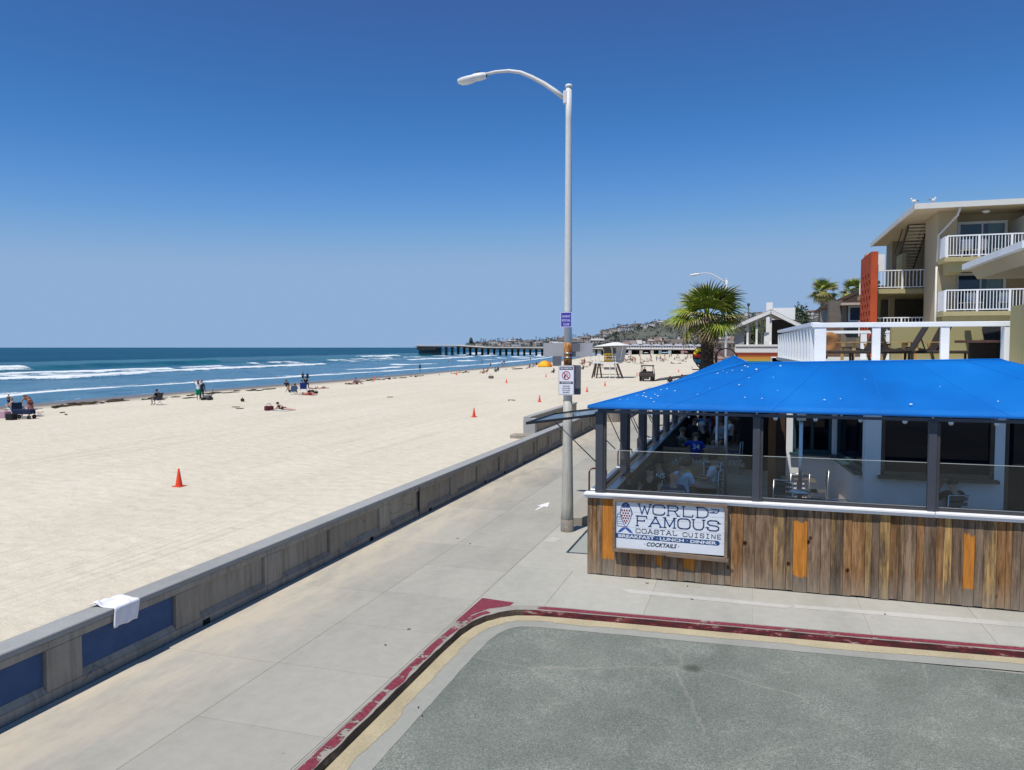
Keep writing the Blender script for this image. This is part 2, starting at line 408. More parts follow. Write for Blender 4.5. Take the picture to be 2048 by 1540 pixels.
for y in ysea:
    sx = shore_w(y)
    for d in ds:
        b2 = lerp_tab(B2, y); b3 = lerp_tab(B3, y); b4 = lerp_tab(B4, y)
        n1 = noise.noise(Vector((y*.045, 1, 0)))
        z = .32*g(d, b2+n1*2+.6, 2.4)+.42*g(d, b3, 3)+.95*g(d, b4+n1*3, 3.6)*(1 if y < 200 else .5)
        z += .22*max(0, math.sin(d*.21+n1*3))*min(1, d/40)
        z += .06*(1+noise.noise(Vector((sx-d, y*.3, 0))*.6))*min(1, max(0, d/8))
        f = foam_at(d, y) if d > .1 else .0
        z += (.30 if d > 32 else .06)*max(0, f-.35)*(1+.0015*y)*(1+.35*noise.noise(Vector((d*.6, y*.35, 2))))
        vs.append((sx-d, y, -.35+max(0, z) if d > 0 else -.35+d*.03))
        fo.append(f); de.append(min(1, max(0, (d-45)/40)))
n = len(ds)
for j in range(len(ysea)-1):
    for i in range(n-1): fs.append((j*n+i+1, j*n+i, (j+1)*n+i, (j+1)*n+i+1))
mb = MB(); mb.add(vs, fs, True); sea_near = mb.build('surf_water', m_sea)
for nm, arr in (('foam', fo), ('depth', de)):
    a = sea_near.data.attributes.new(nm, 'FLOAT', 'POINT'); a.data.foreach_set('value', arr)
tag(sea_near, 'rows of white breakers rolling in on the beach', kind='structure')
def far_sea_mat():
    m = NT('deep_sea')
    s1 = m.pos((1.0, .25, 1)); w1 = m.noise(.22, s1, 7, .65); w3 = m.noise(.02, s1, 5, .6); w4 = m.noise(.0012, m.pos(), 3)
    c = m.ramp(w3, 0, [(.35, (.001, .046, .095)), (.65, (.003, .082, .125))])
    c2 = m.mix((m.ramp(w4, 0, [(.4, 0.0), (.6, .35)]), 0), (c, 0), (.001, .035, .09)); m.color(c2, 2)
    m.set(.35, .04); m.bump(w1, 0, 1.0, 1.2)
    return m.mat
mb = MB(); mb.add([(-60000, -3000, -.43), (-30, -3000, -.43), (-30, 800, -.43), (-100, 800, -.43), (-600, 60000, -.43), (-60000, 60000, -.43)], [(0, 1, 2, 3, 4, 5)])
tag(mb.build('ocean', far_sea_mat()), 'deep blue ocean reaching to the horizon', kind='structure')
# kelp lying along the tide line
m_kelp = M('kelp', (.075, .052, .034), .7, .3, var=.3)
def kelp(pts, name='kelp', seed=0, w=.25, h=.07):
    rr = random.Random(seed); mb = MB()
    for (x, y) in pts:
        L = rr.uniform(.6, 1.9)*w*4; a = rr.gauss(1.45, .35); z = sandz(x, y)
        p = [Vector((x+math.cos(a)*L*t+rr.gauss(0, .08), y+math.sin(a)*L*t+rr.gauss(0, .08), z+h*.5+rr.uniform(0, h*.5))) for t in (-.5, -.2, .1, .5)]
        mb.tube(p, [w*.12, w*.3, w*.28, w*.08], 5)
    return mb.build(name, m_kelp)
rr = random.Random(3)
def px_band(seg, n, spread=2.2, seed=1):
    r2 = random.Random(seed); out = []
    for _ in range(n):
        t = r2.random(); k = t*(len(seg)-1); i = min(int(k), len(seg)-2); f = k-i
        p = gz(seg[i][0]*(1-f)+seg[i+1][0]*f, (seg[i][1]*(1-f)+seg[i+1][1]*f)+r2.gauss(0, spread))
        out.append((p.x, p.y))
    return out
tag(kelp(px_band([(105, 812), (150, 806), (200, 802), (245, 797)], 30, 1.5, 2), seed=1, w=.24, h=.12), 'thick line of brown kelp washed up near the group of beach chairs', 'kelp', kind='stuff')
tag(kelp(px_band([(250, 797), (330, 793), (450, 781), (560, 778)], 26, 2.0, 3), seed=2, w=.22), 'scattered brown kelp along the tide line behind the seated man', 'kelp', kind='stuff')
tag(kelp(px_band([(700, 763), (760, 757), (830, 752), (900, 746), (950, 742)], 34, .9, 4), seed=3, w=.24, h=.08), 'long dark ribbon of kelp along the middle of the tide line', 'kelp', kind='stuff')
tag(kelp(px_band([(1010, 738), (1060, 735), (1110, 731), (1200, 722)], 22, .8, 5), seed=4, w=.3, h=.08), 'kelp strewn near the orange beach tent', 'kelp', kind='stuff')

# ================================================================ land, boardwalk, street
m_land = M('land', (.33, .31, .27), .95, .1, var=.15, vs=.3, obj=False)
mb = MB(); mb.add([(-8.9, -40, -.14), (900, -40, -.14), (900, 1200, -.14), (30, 1200, -.14), (-8.9, 49, -.14)], [(0, 1, 2, 3, 4)])
tag(mb.build('ground', m_land), kind='structure')
# asphalt street (lower than the pavement)
mb = MB(); mb.add([(-3.96, -40, -.126), (60, -40, -.126), (60, 15.0, -.126), (3.8, 12.46, -.126), (-3.3, 12.34, -.126), (-3.55, 12.30, -.126), (-3.75, 12.15, -.126), (-3.9, 11.9, -.126), (-3.96, 11.5, -.126)], [tuple(range(9))])
tag(mb.build('street', m_asph), 'worn grey asphalt street in the foreground', kind='structure')
# curb centre line (top outer edge)
CURB = [(-4.42, -12), (-4.42, 4), (-4.43, 7.3), (-4.45, 10.6), (-4.43, 11.4), (-4.37, 11.8), (-4.25, 12.13), (-4.08, 12.38), (-3.85, 12.56), (-3.5, 12.66), (-3.1, 12.69), (-2.4, 12.72), (0, 12.83), (1.86, 12.92), (3.9, 13.05), (12, 13.5), (40, 15)]
def offs(pl, d):
    out = []
    for i, p in enumerate(pl):
        a = Vector(pl[max(0, i-1)]); b = Vector(pl[min(len(pl)-1, i+1)]); t = (b-a).normalized(); out.append((p[0]-t.y*d, p[1]+t.x*d))
    return out
def dense(pl, st=.12, lo=-1e9, hi=1e9):
    out = []
    for a, b in zip(pl, pl[1:]):
        n = max(1, int((Vector(b)-Vector(a)).length/st))
        if (Vector(b)-Vector(a)).length > 9: n = 3
        out += [(a[0]+(b[0]-a[0])*k/n, a[1]+(b[1]-a[1])*k/n) for k in range(n)]
    return out+[pl[-1]]
def curb_mat():
    m = NT('curb_concrete').set(.85, .25)
    q = m.pos(); n1 = m.noise(2, q, 7, .75); n2 = m.noise(30, q, 3)
    sepz = m.n('SeparateXYZ'); g_ = m.n('NewGeometry'); m.l(g_, 'Position', sepz, 0)
    c = m.ramp(n1, 0, [(.3, (.20, .185, .16)), (.7, (.38, .355, .31))])
    m.color(c, 0); m.bump(n2, 0, .4, .01); return m.mat
def curb_face_mat(name, red):
    m = NT(name).set(.8, .25); q = m.pos((1, 1, 4)); n1 = m.noise(3.5, q, 8, .75); n2 = m.noise(25, q, 3)
    if red: st = [(.38, (.03, .015, .013)), (.49, (.08, .015, .018)), (.58, (.15, .024, .03)), (.62, (.26, .22, .19)), (.72, (.42, .38, .33))]
    else: st = [(.3, (.03, .025, .018)), (.55, (.085, .06, .045)), (.7, (.2, .16, .12))]
    m.color(m.ramp(n1, 0, st), 0); m.bump(n2, 0, .5, .012); return m.mat
def red_paint(thr):
    m = NT('red_curb_paint').set(.7, .3); q = m.pos(); n1 = m.noise(2.4, q, 8, .75); n2 = m.noise(18, q, 4)
    c = m.ramp(n2, 0, [(.3, (.14, .02, .03)), (.7, (.26, .05, .07))])
    tr = m.n('BsdfTransparent'); mx = m.n('MixShader')
    f = m.ramp(n1, 0, [(thr, 0.0), (thr+.015, 1.0)]); m.color(c, 0)
    m.l(f, 0, mx, 0); m.l(tr, 0, mx, 1); m.l(m.b, 0, mx, 2); m.l(mx, 0, m.out, 0); return m.mat
curb = empty('curb'); tag(curb, 'concrete kerb with worn red paint round the street corner', kind='structure')
CD = dense(CURB); m_curb = curb_mat()
def wig(pl, a, s, sd): return [(x+noise.noise(Vector((x*s, y*s, sd)))*a, y+noise.noise(Vector((x*s, y*s, sd+7)))*a) for x, y in pl]
inner = offs(CD, .19); outer = wig(CD, .02, 4, 1); outer2 = wig(offs(CD, -.035), .02, 4, 1)
def strip(A, zA, B, zB, name, mat, par, kind=None):
    v = [(x, y, zA) for x, y in A]+[(x, y, zB) for x, y in B]; n = len(A)
    mb = MB(); mb.add(v, [(i, i+1, n+i+1, n+i) for i in range(n-1)]); return mb.build(name, mat, par)
strip(inner, 0.0, outer, -.008, 'curb_top', m_curb, curb)
half = next(i for i, p in enumerate(CD) if p[0] > -3.85)
strip(outer[:half+1], -.008, outer2[:half+1], -.145, 'curb_face', curb_face_mat('curb_face_dark', False), curb)
strip(outer[half:], -.008, outer2[half:], -.145, 'curb_face', curb_face_mat('curb_face_red', True), curb)
# painted red band on the kerb top
pin = offs(CD, .155); pout = offs(CD, .035)
def bandz(i0, i1, A, B, mat):
    v = [(x, y, .0025) for x, y in A[i0:i1]]+[(x, y, -.0035) for x, y in B[i0:i1]]; n = i1-i0
    mb = MB(); mb.add(v, [(i, i+1, n+i+1, n+i) for i in range(n-1)]); mb.build('red_paint', mat, curb)
ia = next(i for i, p in enumerate(CD) if p[1] > 4); ib = next(i for i, p in enumerate(CD) if p[1] > 12.3)
ic = next(i for i, p in enumerate(CD) if p[0] > -3.55)
bandz(ia, ib, pin, wig(pout, .06, 2.2, 4), red_paint(.455)); bandz(ic, len(CD), pin, pout, red_paint(.42))
mb = MB(); mb.add([(-4.60, 12.95, .0045), (-3.98, 12.88, .0045), (-4.0, 12.70, .0045), (-4.3, 12.45, .0045), (-4.47, 12.1, .0045), (-4.50, 11.75, .0045), (-4.62, 11.7, .0045)], [tuple(range(7))]); mb.build('red_paint', red_paint(.3), curb)
# gutter, with sand gathered in it
gut = empty('gutter'); tag(gut, 'concrete gutter strip filled with yellow sand along the kerb', kind='structure')
GI = offs(CD, -.03); GO = wig(offs(CD, -.50), .012, 3, 3)
strip(GI, -.118, GO, -.1215, 'gutter_pan', concrete('gutter_concrete', (.31, .31, .275), rand=0), gut)
GS = [(x, y) for x, y in offs(CD, -.235)]
GS = [(x+noise.noise(Vector((x*.9, y*.9, 2)))*.07+noise.noise(Vector((x*7, y*7, 2)))*.035, y+noise.noise(Vector((x*.9, y*.9, 12)))*.07+noise.noise(Vector((x*7, y*7, 12)))*.035) for x, y in GS]
strip(GI, -.098, GS, -.1155, 'drifted_sand', M('gutter_sand', (.42, .36, .235), .95, .1, var=.16, vs=1.5, bump=.4, obj=False), gut)
# pavement and boardwalk slabs
bw = empty('boardwalk'); tag(bw, 'concrete boardwalk beside the seawall', kind='structure')
def slab(poly, mat, par, z0=-.12, name='slab'):
    MB().prism(poly, z0, 0.0).build(name, mat, par)
G = .003
yA = [-12, -8, -4, 0, 3.2, 6.0, 9.37, 12.7, 16.3, 20.2, 24, 27.8, 31.6, 35.4, 39.2, 43, 46.8, 50.6, 54.4, 58.2, 62, 66, 70]
for a, b in zip(yA, yA[1:]):
    slab([(-8.44, a+G), (-6.43-G, a+G), (-6.43-G, b-G), (-8.44, b-G)], m_bw, bw)
yB = [-12, -8, -4, 0, 3.2, 6.0, 7.7, 9.4, 11.1, 12.78, 14.64, 16.35, 19.1, 21.9, 24.8, 27.8, 30.8, 33.8, 36.8, 39.8, 43, 46, 50, 54, 58, 62, 66, 70]
for a, b in zip(yB, yB[1:]):
    slab([(-6.43+G, a+G), (-4.655-G, a+G), (-4.655-G, b-G), (-6.43+G, b-G)], m_bw, bw)
box('joint', -8.44, -4.6, -12, 70, -.13, -.006, m_joint, bw)
# far stretch of the boardwalk beyond the slabs one can tell apart
MB().prism([(-8.44, 70), (8, 70), (60, 430), (50, 430), (-6, 74)], -.12, -.003).build('far_boardwalk', m_bw, bw)
side = empty('sidewalk'); tag(side, 'concrete sidewalk between kerb and wooden fence', kind='structure')
inn = [(x, y) for x, y in offs(CD, .196)]
# strip between boardwalk joint and kerb (left of the corner)
L = [p for p in inn if p[1] < 11.7]
ysl = [-12, -6, 0, 4.5, 7.7, 11.1, 12.75]
MB().prism([(-4.645, -12), (-4.625, -12), (-4.625, 11.7), (-4.645, 11.7)], -.12, 0).build('slab', m_side, side)
def yin(x):
    c = min(inn, key=lambda p: abs(p[0]-x) if p[1] > 12.2 else 99); return c[1]
xs = [-4.645, -3.42, -1.72, .04, 1.83, 3.6, 5.4, 7.2, 9, 12, 20, 40]
for a, b in zip(xs, xs[1:]):
    lo = [(x, y) for x, y in inn if (y > 11.69 and a+G < x < b-G)]
    if a < -4.5: lo = [(-4.62, 11.71)]+lo
    ya_ = 11.71 if a < -4.5 else (lo[0][1] if lo else yin(a))
    poly = [(a+G, ya_)]+lo+[(b-G, lo[-1][1] if lo else yin(b)), (b-G, 15.1), (a+G, 15.1)]
    out = [poly[0]]
    for p in poly[1:]:
        if (Vector(p)-Vector(out[-1])).length > 1e-3: out.append(p)
    slab(out, m_side, side)
slab([(-4.645, 15.1+G), (-2.9, 15.1+G), (-2.9, 19.0), (-4.645, 19.0)], m_side, side)
MB().prism([(-4.66, -12), (-4.63, -12), (-4.63, 11.69)]+[(x-.0, y+.015) for x, y in inn if y > 11.69]+[(40, 15.1), (-4.66, 15.1)], -.13, -.007).build('joint', m_joint, side)
# pale repaired strip along the sidewalk
m_pale = concrete('pale_patch', (.47, .46, .42), rand=0)
mb = MB(); mb.add([(-2.35, 14.24, .003), (-2.1, 14.02, .003), (.6, 14.0, .003), (.72, 14.14, .003), (.55, 14.19, .003)], [(0, 1, 2, 3, 4)])
mb.add([(.72, 14.24, .003), (.74, 14.06, .003), (6, 14.22, .003), (6, 14.5, .003)], [(0, 1, 2, 3)]); mb.build('patch', m_pale, side)
mb = MB(); mb.add([(-4.62, 17.22, .003), (-4.36, 17.2, .003), (-4.25, 17.62, .003), (-4.5, 17.66, .003)], [(0, 1, 2, 3)]); mb.build('patch', m_pale, side)
# raised concrete walk beside the pole, under the bicycle racks
mb = MB(); mb.prism([(-4.72, 19.35), (-4.38, 19.2), (-3.75, 19.35), (-2.95, 19.35), (-2.95, 60), (-4.72, 60)], -.1, .17); 
tag(mb.build('raised_walk', concrete('raised_walk_concrete', (.34, .315, .265), rand=0), bevel=.02), 'raised concrete walk beside the restaurant', kind='structure')
# painted arrow
mb = MB(); ar = [(-5.73, 20.5), (-5.69, 20.48), (-5.62, 21.05), (-5.5, 21.03), (-5.62, 21.7), (-5.83, 21.1), (-5.71, 21.08)]
mb.add([(x, y, .004) for x, y in ar], [tuple(range(7))])
tag(mb.build('painted_arrow', M('white_road_paint', (.75, .75, .73), .7, .2, var=.1)), 'white arrow painted on the boardwalk', 'road marking')
# small litter
m_lit = M('dark_leaf', (.06, .05, .04), .8, .2)
for i, (x, y) in enumerate([(915, 1077), (940, 1088), (771, 1291), (818, 1259), (837, 1416), (1294, 1167), (1375, 1173), (1384, 1199), (1770, 1229)]):
    p = gz(x, y); MBx = MB(); MBx.slab([(-.03, 0, .004), (0, -.013, .004), (.034, .0, .004), (.006, .012, .004)], (0, 0, 1), .008)
    o = MBx.build('dead_leaf', m_lit, loc=(p.x, p.y, 0.001)); o.rotation_euler = (0, 0, i*1.3)
    tag(o, ['dark leaf on the boardwalk nearest the seawall bend', 'small dark leaf just below another on the boardwalk', 'dark leaf beside the red kerb on the left', 'dark leaf on the middle of the left pavement', 'small dark leaf lying in the gutter', 'dark scrap right under the wooden sign frame', 'dark scrap by the foot of the fence', 'dark leaf on the pale strip', 'dark leaf far right near the fence foot'][i], 'leaf', 'leaves and scraps on the pavement')
# ================================================================ seawall
m_blue = NT('worn_blue_paint').set(.75, .25); _q = m_blue.pos((1, 1, 1.6)); _n = m_blue.noise(3.2, _q, 7, .75)
m_blue.color(m_blue.ramp(_n, 0, [(.30, (.27, .26, .23)), (.36, (.045, .085, .19)), (.75, (.06, .115, .24))]), 0); m_blue.bump(_n, 0, .2, .01); m_blue = m_blue.mat
m_dark = plain('dark_void', (.012, .012, .012), .9)
WX = -8.47
def seawall(y0, y1, panels, name='seawall', label='', blue=(), joint=()):
    w = empty(name, (WX, y0, 0), label=label, cat='wall')
    o = y0
    mb = MB().box(-.33, -.075, 0, y1-o, -.2, .78); mb.build('wall_body', m_wall, w)
    mb = MB().box(-.37, .01, 0, y1-o, .783, .87); mb.build('wall_cap', m_cap, w, bevel=.012)
    MB().box(-.073, .0, 0, y1-o, -.14, .13).build('wall_foot', m_wall, w, bevel=.01)
    MB().box(-.073, -.002, 0, y1-o, .68, .781).build('top_band', m_wall, w, bevel=.008)
    pil = MB().box(-.043, -.004, 0, .001, .132, .678)
    prev = y0
    pm = None
    for i, (a, b) in enumerate(panels):
        if a-prev > .02: MB().box(-.073, -.004, prev-o+.003, a-o, .132, .678).build('pilaster', m_wall, w, bevel=.006)
        # sloping sill and raised field inside the recess
        mb = MB(); A, B = a-o+.004, b-o-.004
        mb.add([(-.006, A, .134), (-.006, B, .134), (-.066, B, .21), (-.066, A, .21)], [(0, 1, 2, 3)])
        mb.build('panel_sill', m_wall, w)
        mb = MB().box(-.074, -.062, A+.004, B-.004, .212, .672)
        mb.build('panel', m_blue if i in blue else m_wall, w, bevel=.004)
        prev = b
    MB().box(-.073, -.004, prev-o+.003, y1-o, .132, .678).build('pilaster', m_wall, w, bevel=.006)
    return w
PAN = [(-1.35+2.3*k, .4+2.3*k) for k in range(3)]+[(5.62, 7.42)]+[(7.97+2.285*k, 9.72+2.285*k) for k in range(16)]
sw = seawall(-3, 45.1, PAN, label='long grey concrete seawall with recessed panels along the boardwalk', blue=(3, 4))
for y in (10.32, 16.05, 19.5, 24.1, 26.2, 28.7, 31.0, 35.3, 42):
    MB().box(-.02, .003, y+3, y+3.17, -.02, .08).build('drain_hole', m_dark, sw)
for y in (18.82, 30.6, 42.2): MB().box(-.02, .0035, y+3, y+3.05, .02, .782).build('expansion_joint', m_dark, sw)
# wing wall on the sand side of the beach opening
w2 = empty('wing_wall', (-10.95, 38.2, 0), label='short return wall on the sand behind the seawall gap', cat='wall')
MB().box(-.28, 0, 0, 11, -.2, .86).build('wall_body', m_wall, w2); MB().box(-.33, .05, -.05, 11.05, .863, .95).build('wall_cap', m_cap, w2, bevel=.02)
MB().box(-.34, .30, -.06, .3, -.2, .862).build('end_post', m_cap, w2, bevel=.02)
tag(box('concrete_step', -11.5, -10.3, 36.5, 37.3, -.2, .18, m_wall, bevel=.03), 'low concrete step on the sand in front of the return wall', 'step')
w3 = empty('curved_wall', (0, 0, 0), label='seawall segment with a rounded end beyond the beach opening', cat='wall')
arc = [(-8.25+.62*math.cos(t), 46.9+.62*math.sin(t)*1.2) for t in [math.pi+.0+i*math.pi/10 for i in range(11)]]
poly = arc+[(-7.63, 70), (-8.87, 70)]
MB().prism(poly, -.2, .82).build('wall_body', m_wall, w3)
MB().prism([(x+(x+8.25)*.06, y+(y-48)*.004) for x, y in poly], .823, .92).build('wall_cap', m_cap, w3, bevel=.015)
# towel over the wall
def towel():
    m_t = M('white_towel', (.78, .78, .83), .95, .1, var=.05, fine=200, bump=.5, bd=.004)
    NX, NYy = 30, 22; L = 1.0; y0 = 8.42; wid = .50; vs = []; fs = []
    # path across: rests on the sand side of the cap, over the cap, hangs down the boardwalk face
    for i in range(NX):
        t = i/(NX-1)*.66
        for j in range(NYy):
            s = j/(NYy-1); y = y0+s*wid
            wob = noise.noise(Vector((t*5, s*5, 3)))
            if t < .36: x = WX-.34+t; z = .876+.006+max(0, wob)*.03+.035*math.exp(-((t-.06)/.07)**2)*(1+wob)
            elif t < .42:
                a = (t-.36)/.06*math.pi/2; x = WX+.02+.025*math.sin(a); z = .882-.035*(1-math.cos(a))+.0
            else: x = WX+.045+.018*math.sin(s*13)*min(1, (t-.42)*5)+.012*wob; z = .847-(t-.42)
            y += .05*math.sin(t*5)+(.06*wob if 0 < j < NYy-1 else .02*wob)-t*.10*(s-.5)
            vs.append((x, y, z))
    for i in range(NX-1):
        for j in range(NYy-1): fs.append((i*NYy+j, i*NYy+j+1, (i+1)*NYy+j+1, (i+1)*NYy+j))
    mb = MB(); mb.add(vs, fs, True); o = mb.build('towel', m_t)
    s = o.modifiers.new('s', 'SOLIDIFY'); s.thickness = .012; s.offset = 1
    return tag(o, 'white towel draped over the seawall above the blue panel', 'towel')
towel()

# ================================================================ text
def text_mesh(body, size=1, mat=None, ext=.0015, bold=0, space=1.0, align='CENTER', shear=0, sx=1):
    c = bpy.data.curves.new('lettering', 'FONT'); c.body = body; c.size = size; c.extrude = ext; c.offset = bold
    c.space_character = space; c.align_x = align; c.shear = shear; c.resolution_u = 3; c.space_line = .95
    o = bpy.data.objects.new('tmp', c); link(o); bpy.context.view_layer.update()
    me = bpy.data.meshes.new_from_object(o.evaluated_get(bpy.context.evaluated_depsgraph_get()))
    bpy.data.objects.remove(o); me.materials.clear()
    if sx != 1:
        for v in me.vertices: v.co.x *= sx
    if mat: me.materials.append(mat)
    return me
def put_text(body, x, y, z, size, mat, parent=None, face='-y', name='lettering', **k):
    """lettering standing upright, facing -Y"""
    o = place(name, text_mesh(body, size, mat, **k), parent, (x, y, z)); o['kind'] = 'stuff'; o.rotation_euler = (math.pi/2, 0, 0)
    return o
# ================================================================ street lamp with signs
m_pole = M('galvanised_paint', (.62, .62, .61), .55, .4, var=.1, vs=1.2, stretch=(1, 1, .25), obj=False)
m_polelow = M('stained_pole_paint', (.43, .42, .37), .6, .35, var=.2, vs=1.6, fine=18, stretch=(2, 2, .3), obj=False, bump=.15)
m_rust = NT('rusty_paint').set(.8, .2); _q = m_rust.pos((1, 1, .7)); _n = m_rust.noise(5, _q, 8, .75)
m_rust.color(m_rust.ramp(_n, 0, [(.3, (.06, .025, .012)), (.42, (.23, .085, .025)), (.52, (.42, .19, .05)), (.6, (.38, .35, .3))]), 0); m_rust.bump(_n, 0, .4, .01); m_rust = m_rust.mat
m_white = M('white_enamel', (.72, .73, .72), .45, .4, var=.05)
m_blk = plain('black_rubber', (.015, .015, .017), .6)
m_strap = plain('steel_strap', (.45, .45, .45), .35, .5, .8)
PX, PY = -4.31, 18.38
def make_lamp(loc, H=10.55, arm=1.0, label='', group=None, seg=None):
    r = empty('street_lamp', loc, label=label, cat='street lamp', group=group)
    def rad(z):
        for (a, b_), (c_, d_) in (((0, .155), (2, .122)), ((2, .122), (4.4, .096)), ((4.4, .096), (11, .070))):
            if z <= c_: return b_+(d_-b_)*(z-a)/(c_-a)
        return .07
    zs = seg or [0, H]
    for a, b, mt in (seg or [(0, H, m_pole)]):
        mb = MB(); n = max(2, int((b-a)/.8)+1)
        mb.tube([(0, 0, a+(b-a)*i/n) for i in range(n+1)], [rad(a+(b-a)*i/n) for i in range(n+1)], 20); mb.build('pole', mt, r)
    mb = MB().lathe([(.001, H+.06), (.07, H+.05), (.088, H+.02), (.088, H-.01), (.07, H-.02)], n=16); mb.build('pole_cap', m_white, r)
    k = arm
    MB().box(-.125, -.03, -.07, .07, H-.40, H-.10).build('arm_bracket', m_pole, r, bevel=.012)
    pts = [(-.10, H-.26), (-.35, H-.06), (-.62, H+.14), (-.92, H+.32), (-1.2, H+.46), (-1.5, H+.53), (-1.85, H+.54), (-2.1, H+.51)]
    MB().tube([(x*k, 0, z) for x, z in pts], [.058, .055, .052, .048, .044, .040, .037, .035], 14).build('arm', m_pole, r)
    # luminaire: cobra head
    cx = -2.1*k; vs = []; prof = [(0.02, .05, .06, .05), (-.02, .10, .085, .07), (-.17, .12, .10, .085), (-.3, .125, .095, .09), (-.32, .13, .075, .11), (-.48, .14, .06, .135), (-.62, .12, .05, .125), (-.72, .07, .03, .08), (-.745, .02, .01, .03)]
    mb = MB(); n = 14; fs = []
    for (x, hw, up, dn) in prof:
        for q in range(n):
            a = 2*math.pi*q/n; zz = math.sin(a); vs.append((cx+x, math.cos(a)*hw, H+.49+zz*(up if zz > 0 else dn)-.02+x*.06))
    for i in range(len(prof)-1):
        for q in range(n): fs.append((i*n+q, (i+1)*n+q, (i+1)*n+(q+1) % n, i*n+(q+1) % n))
    mb.add(vs, fs, True); hd = mb.build('lamp_head', m_white, r)
    MB().lathe([(.001, .05), (.03, .05), (.035, 0)], (cx-.2, 0, H+.55), 10).build('photocell', m_blk, r)
    mb = MB().ball((cx-.5, 0, H+.40), .1, 12, 6, (1.7, 1.05, .5)); mb.build('lens', plain('frosted_lens', (.62, .63, .58), .2, .5), r)
    return r
lamp = make_lamp((PX, PY, .0), label='tall street lamp with signs and a rusty band on its pole, beside the restaurant', group='street lamps', seg=[(0, 3.2, m_polelow), (3.2, 4.06, m_pole), (4.06, 4.62, m_rust), (4.62, 10.72, m_pole)], H=10.72)
MB().lathe([(.001, .3), (.161, .3), (.165, .0)], n=20).build('pole_foot', M('worn_pole_foot', (.22, .20, .17), .7, .3, var=.3, vs=6), lamp)
for z in (4.02, 4.26, 4.36, 3.40): MB().lathe([(.098+.006*(4.4-z), z-.015), (.106+.008*(4.4-z), z-.013), (.106+.008*(4.4-z), z+.013), (.098+.006*(4.4-z), z+.015)], n=20).build('steel_band', m_strap, lamp)
def sign(name, label, cx, cz, w, h, y, mat, t=.006, corner=.03, cat='sign'):
    o = empty(name, (cx, y, cz), label=label, cat=cat)
    c = corner; p = []
    for sx, sz, a0 in ((1, 1, 0), (-1, 1, 90), (-1, -1, 180), (1, -1, 270)):
        for k in range(4):
            a = math.radians(a0+k*30); p.append((sx*(w/2-c)+c*math.cos(a), 0, sz*(h/2-c)+c*math.sin(a)))
    MB().slab(p, (0, 1, 0), t).build('plate', mat, o); return o
m_signw = plain('sign_white', (.74, .75, .80), .4, .4); m_signb = plain('sign_black', (.02, .022, .035), .45)
m_signblue = plain('sign_blue', (.055, .05, .33), .4); m_lav = plain('sign_lavender', (.55, .53, .78), .4); m_red = plain('sign_red', (.45, .02, .05), .4)
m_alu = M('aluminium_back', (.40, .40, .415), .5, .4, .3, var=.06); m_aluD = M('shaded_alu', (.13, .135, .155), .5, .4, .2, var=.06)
s1 = sign('small_blue_sign', 'small blue sign high on the lamp pole', PX-.02, 5.17, .28, .36, PY-.11, m_signblue, corner=.01)
b = MB()
for x0, x1, z0, z1 in ((-.14, .14, .165, .18), (-.14, .14, -.18, -.165), (-.14, -.125, -.165, .165), (.125, .14, -.165, .165)): b.box(x0, x1, -.003, -.0005, z0, z1)
b.build('border', m_lav, s1)
for i, t in enumerate(('SUNNY', 'SOCIAL', 'CLUB')): put_text(t, 0, -.002, .055-.095*i, .072, m_lav, s1, bold=.002, sx=.85)
s2 = sign('prohibition_sign', 'white PROHIBITED sign with a red crossed circle on the lamp pole', PX-.005, 3.71, .385, .72, PY-.15, m_signw)
b = MB().box(-.165, .165, -.003, -.0006, .255, .325).box(-.165, .165, -.003, -.0006, -.085, -.03)
for x0, x1, z0, z1 in ((-.185, .185, .345, .350), (-.185, .185, -.35, -.345), (-.185, -.18, -.344, .344), (.18, .185, -.344, .344)): b.box(x0, x1, -.002, -.0006, z0, z1)
b.build('black_band', m_signb, s2)
put_text('PROHIBITED', 0, -.004, .272, .052, m_signw, s2, bold=.0012)
put_text('MOTORIZED', 0, -.004, -.073, .045, m_signw, s2, bold=.001)
for i, t in enumerate(('VEHICLES', 'SCOOTERS', 'BICYCLES', 'MOPEDS')): put_text(t, 0, -.0015, -.155-.052*i, .042, m_signb, s2, bold=.0004)
b = MB(); n = 40
for i in range(n):
    a, c = 2*math.pi*i/n, 2*math.pi*(i+1)/n
    b.add([(math.cos(a)*.105, -.003, .115+math.sin(a)*.105), (math.cos(c)*.105, -.003, .115+math.sin(c)*.105), (math.cos(c)*.085, -.003, .115+math.sin(c)*.085), (math.cos(a)*.085, -.003, .115+math.sin(a)*.085)], [(0, 1, 2, 3)])
b.bar((-.07, -.004, .185), (.07, -.004, .045), .003, .02, (.7, 0, .7)); b.build('crossed_circle', m_red, s2)
b = MB()
for poly in ([(-.05, .05), (-.02, .05), (-.015, .12), (-.03, .14), (-.055, .1)], [(-.01, .165), (.03, .165), (.03, .15), (-.01, .15)], [(.02, .14), (.06, .13), (.055, .12), (.02, .128)]):
    b.slab([(x, -.0028, z) for x, z in poly], (0, 1, 0), .002)
b.build('pictogram', m_signb, s2)
s2b = sign('sign_back', 'grey back of a sign standing behind the PROHIBITED sign', PX+.105, 3.71, .38, .72, PY+.13, m_aluD)
p0 = gy(1088, 686, 18.6); p1 = gy(1186, 713, 18.6)
o = sign('wide_sign_back', 'wide plain grey back of a street sign on the lamp pole', (p0.x+p1.x)/2, (p0.z+p1.z)/2, p1.x-p0.x, p0.z-p1.z, PY+.17, m_alu, corner=.01)
p0 = gy(1134, 686, 18.1); p1 = gy(1155, 704, 18.1)
o = sign('dark_sign_back', 'small dark grey sign plate against the rusty band', PX+.20, (p0.z+p1.z)/2, .2, .2, PY-.0, m_aluD, corner=.01)
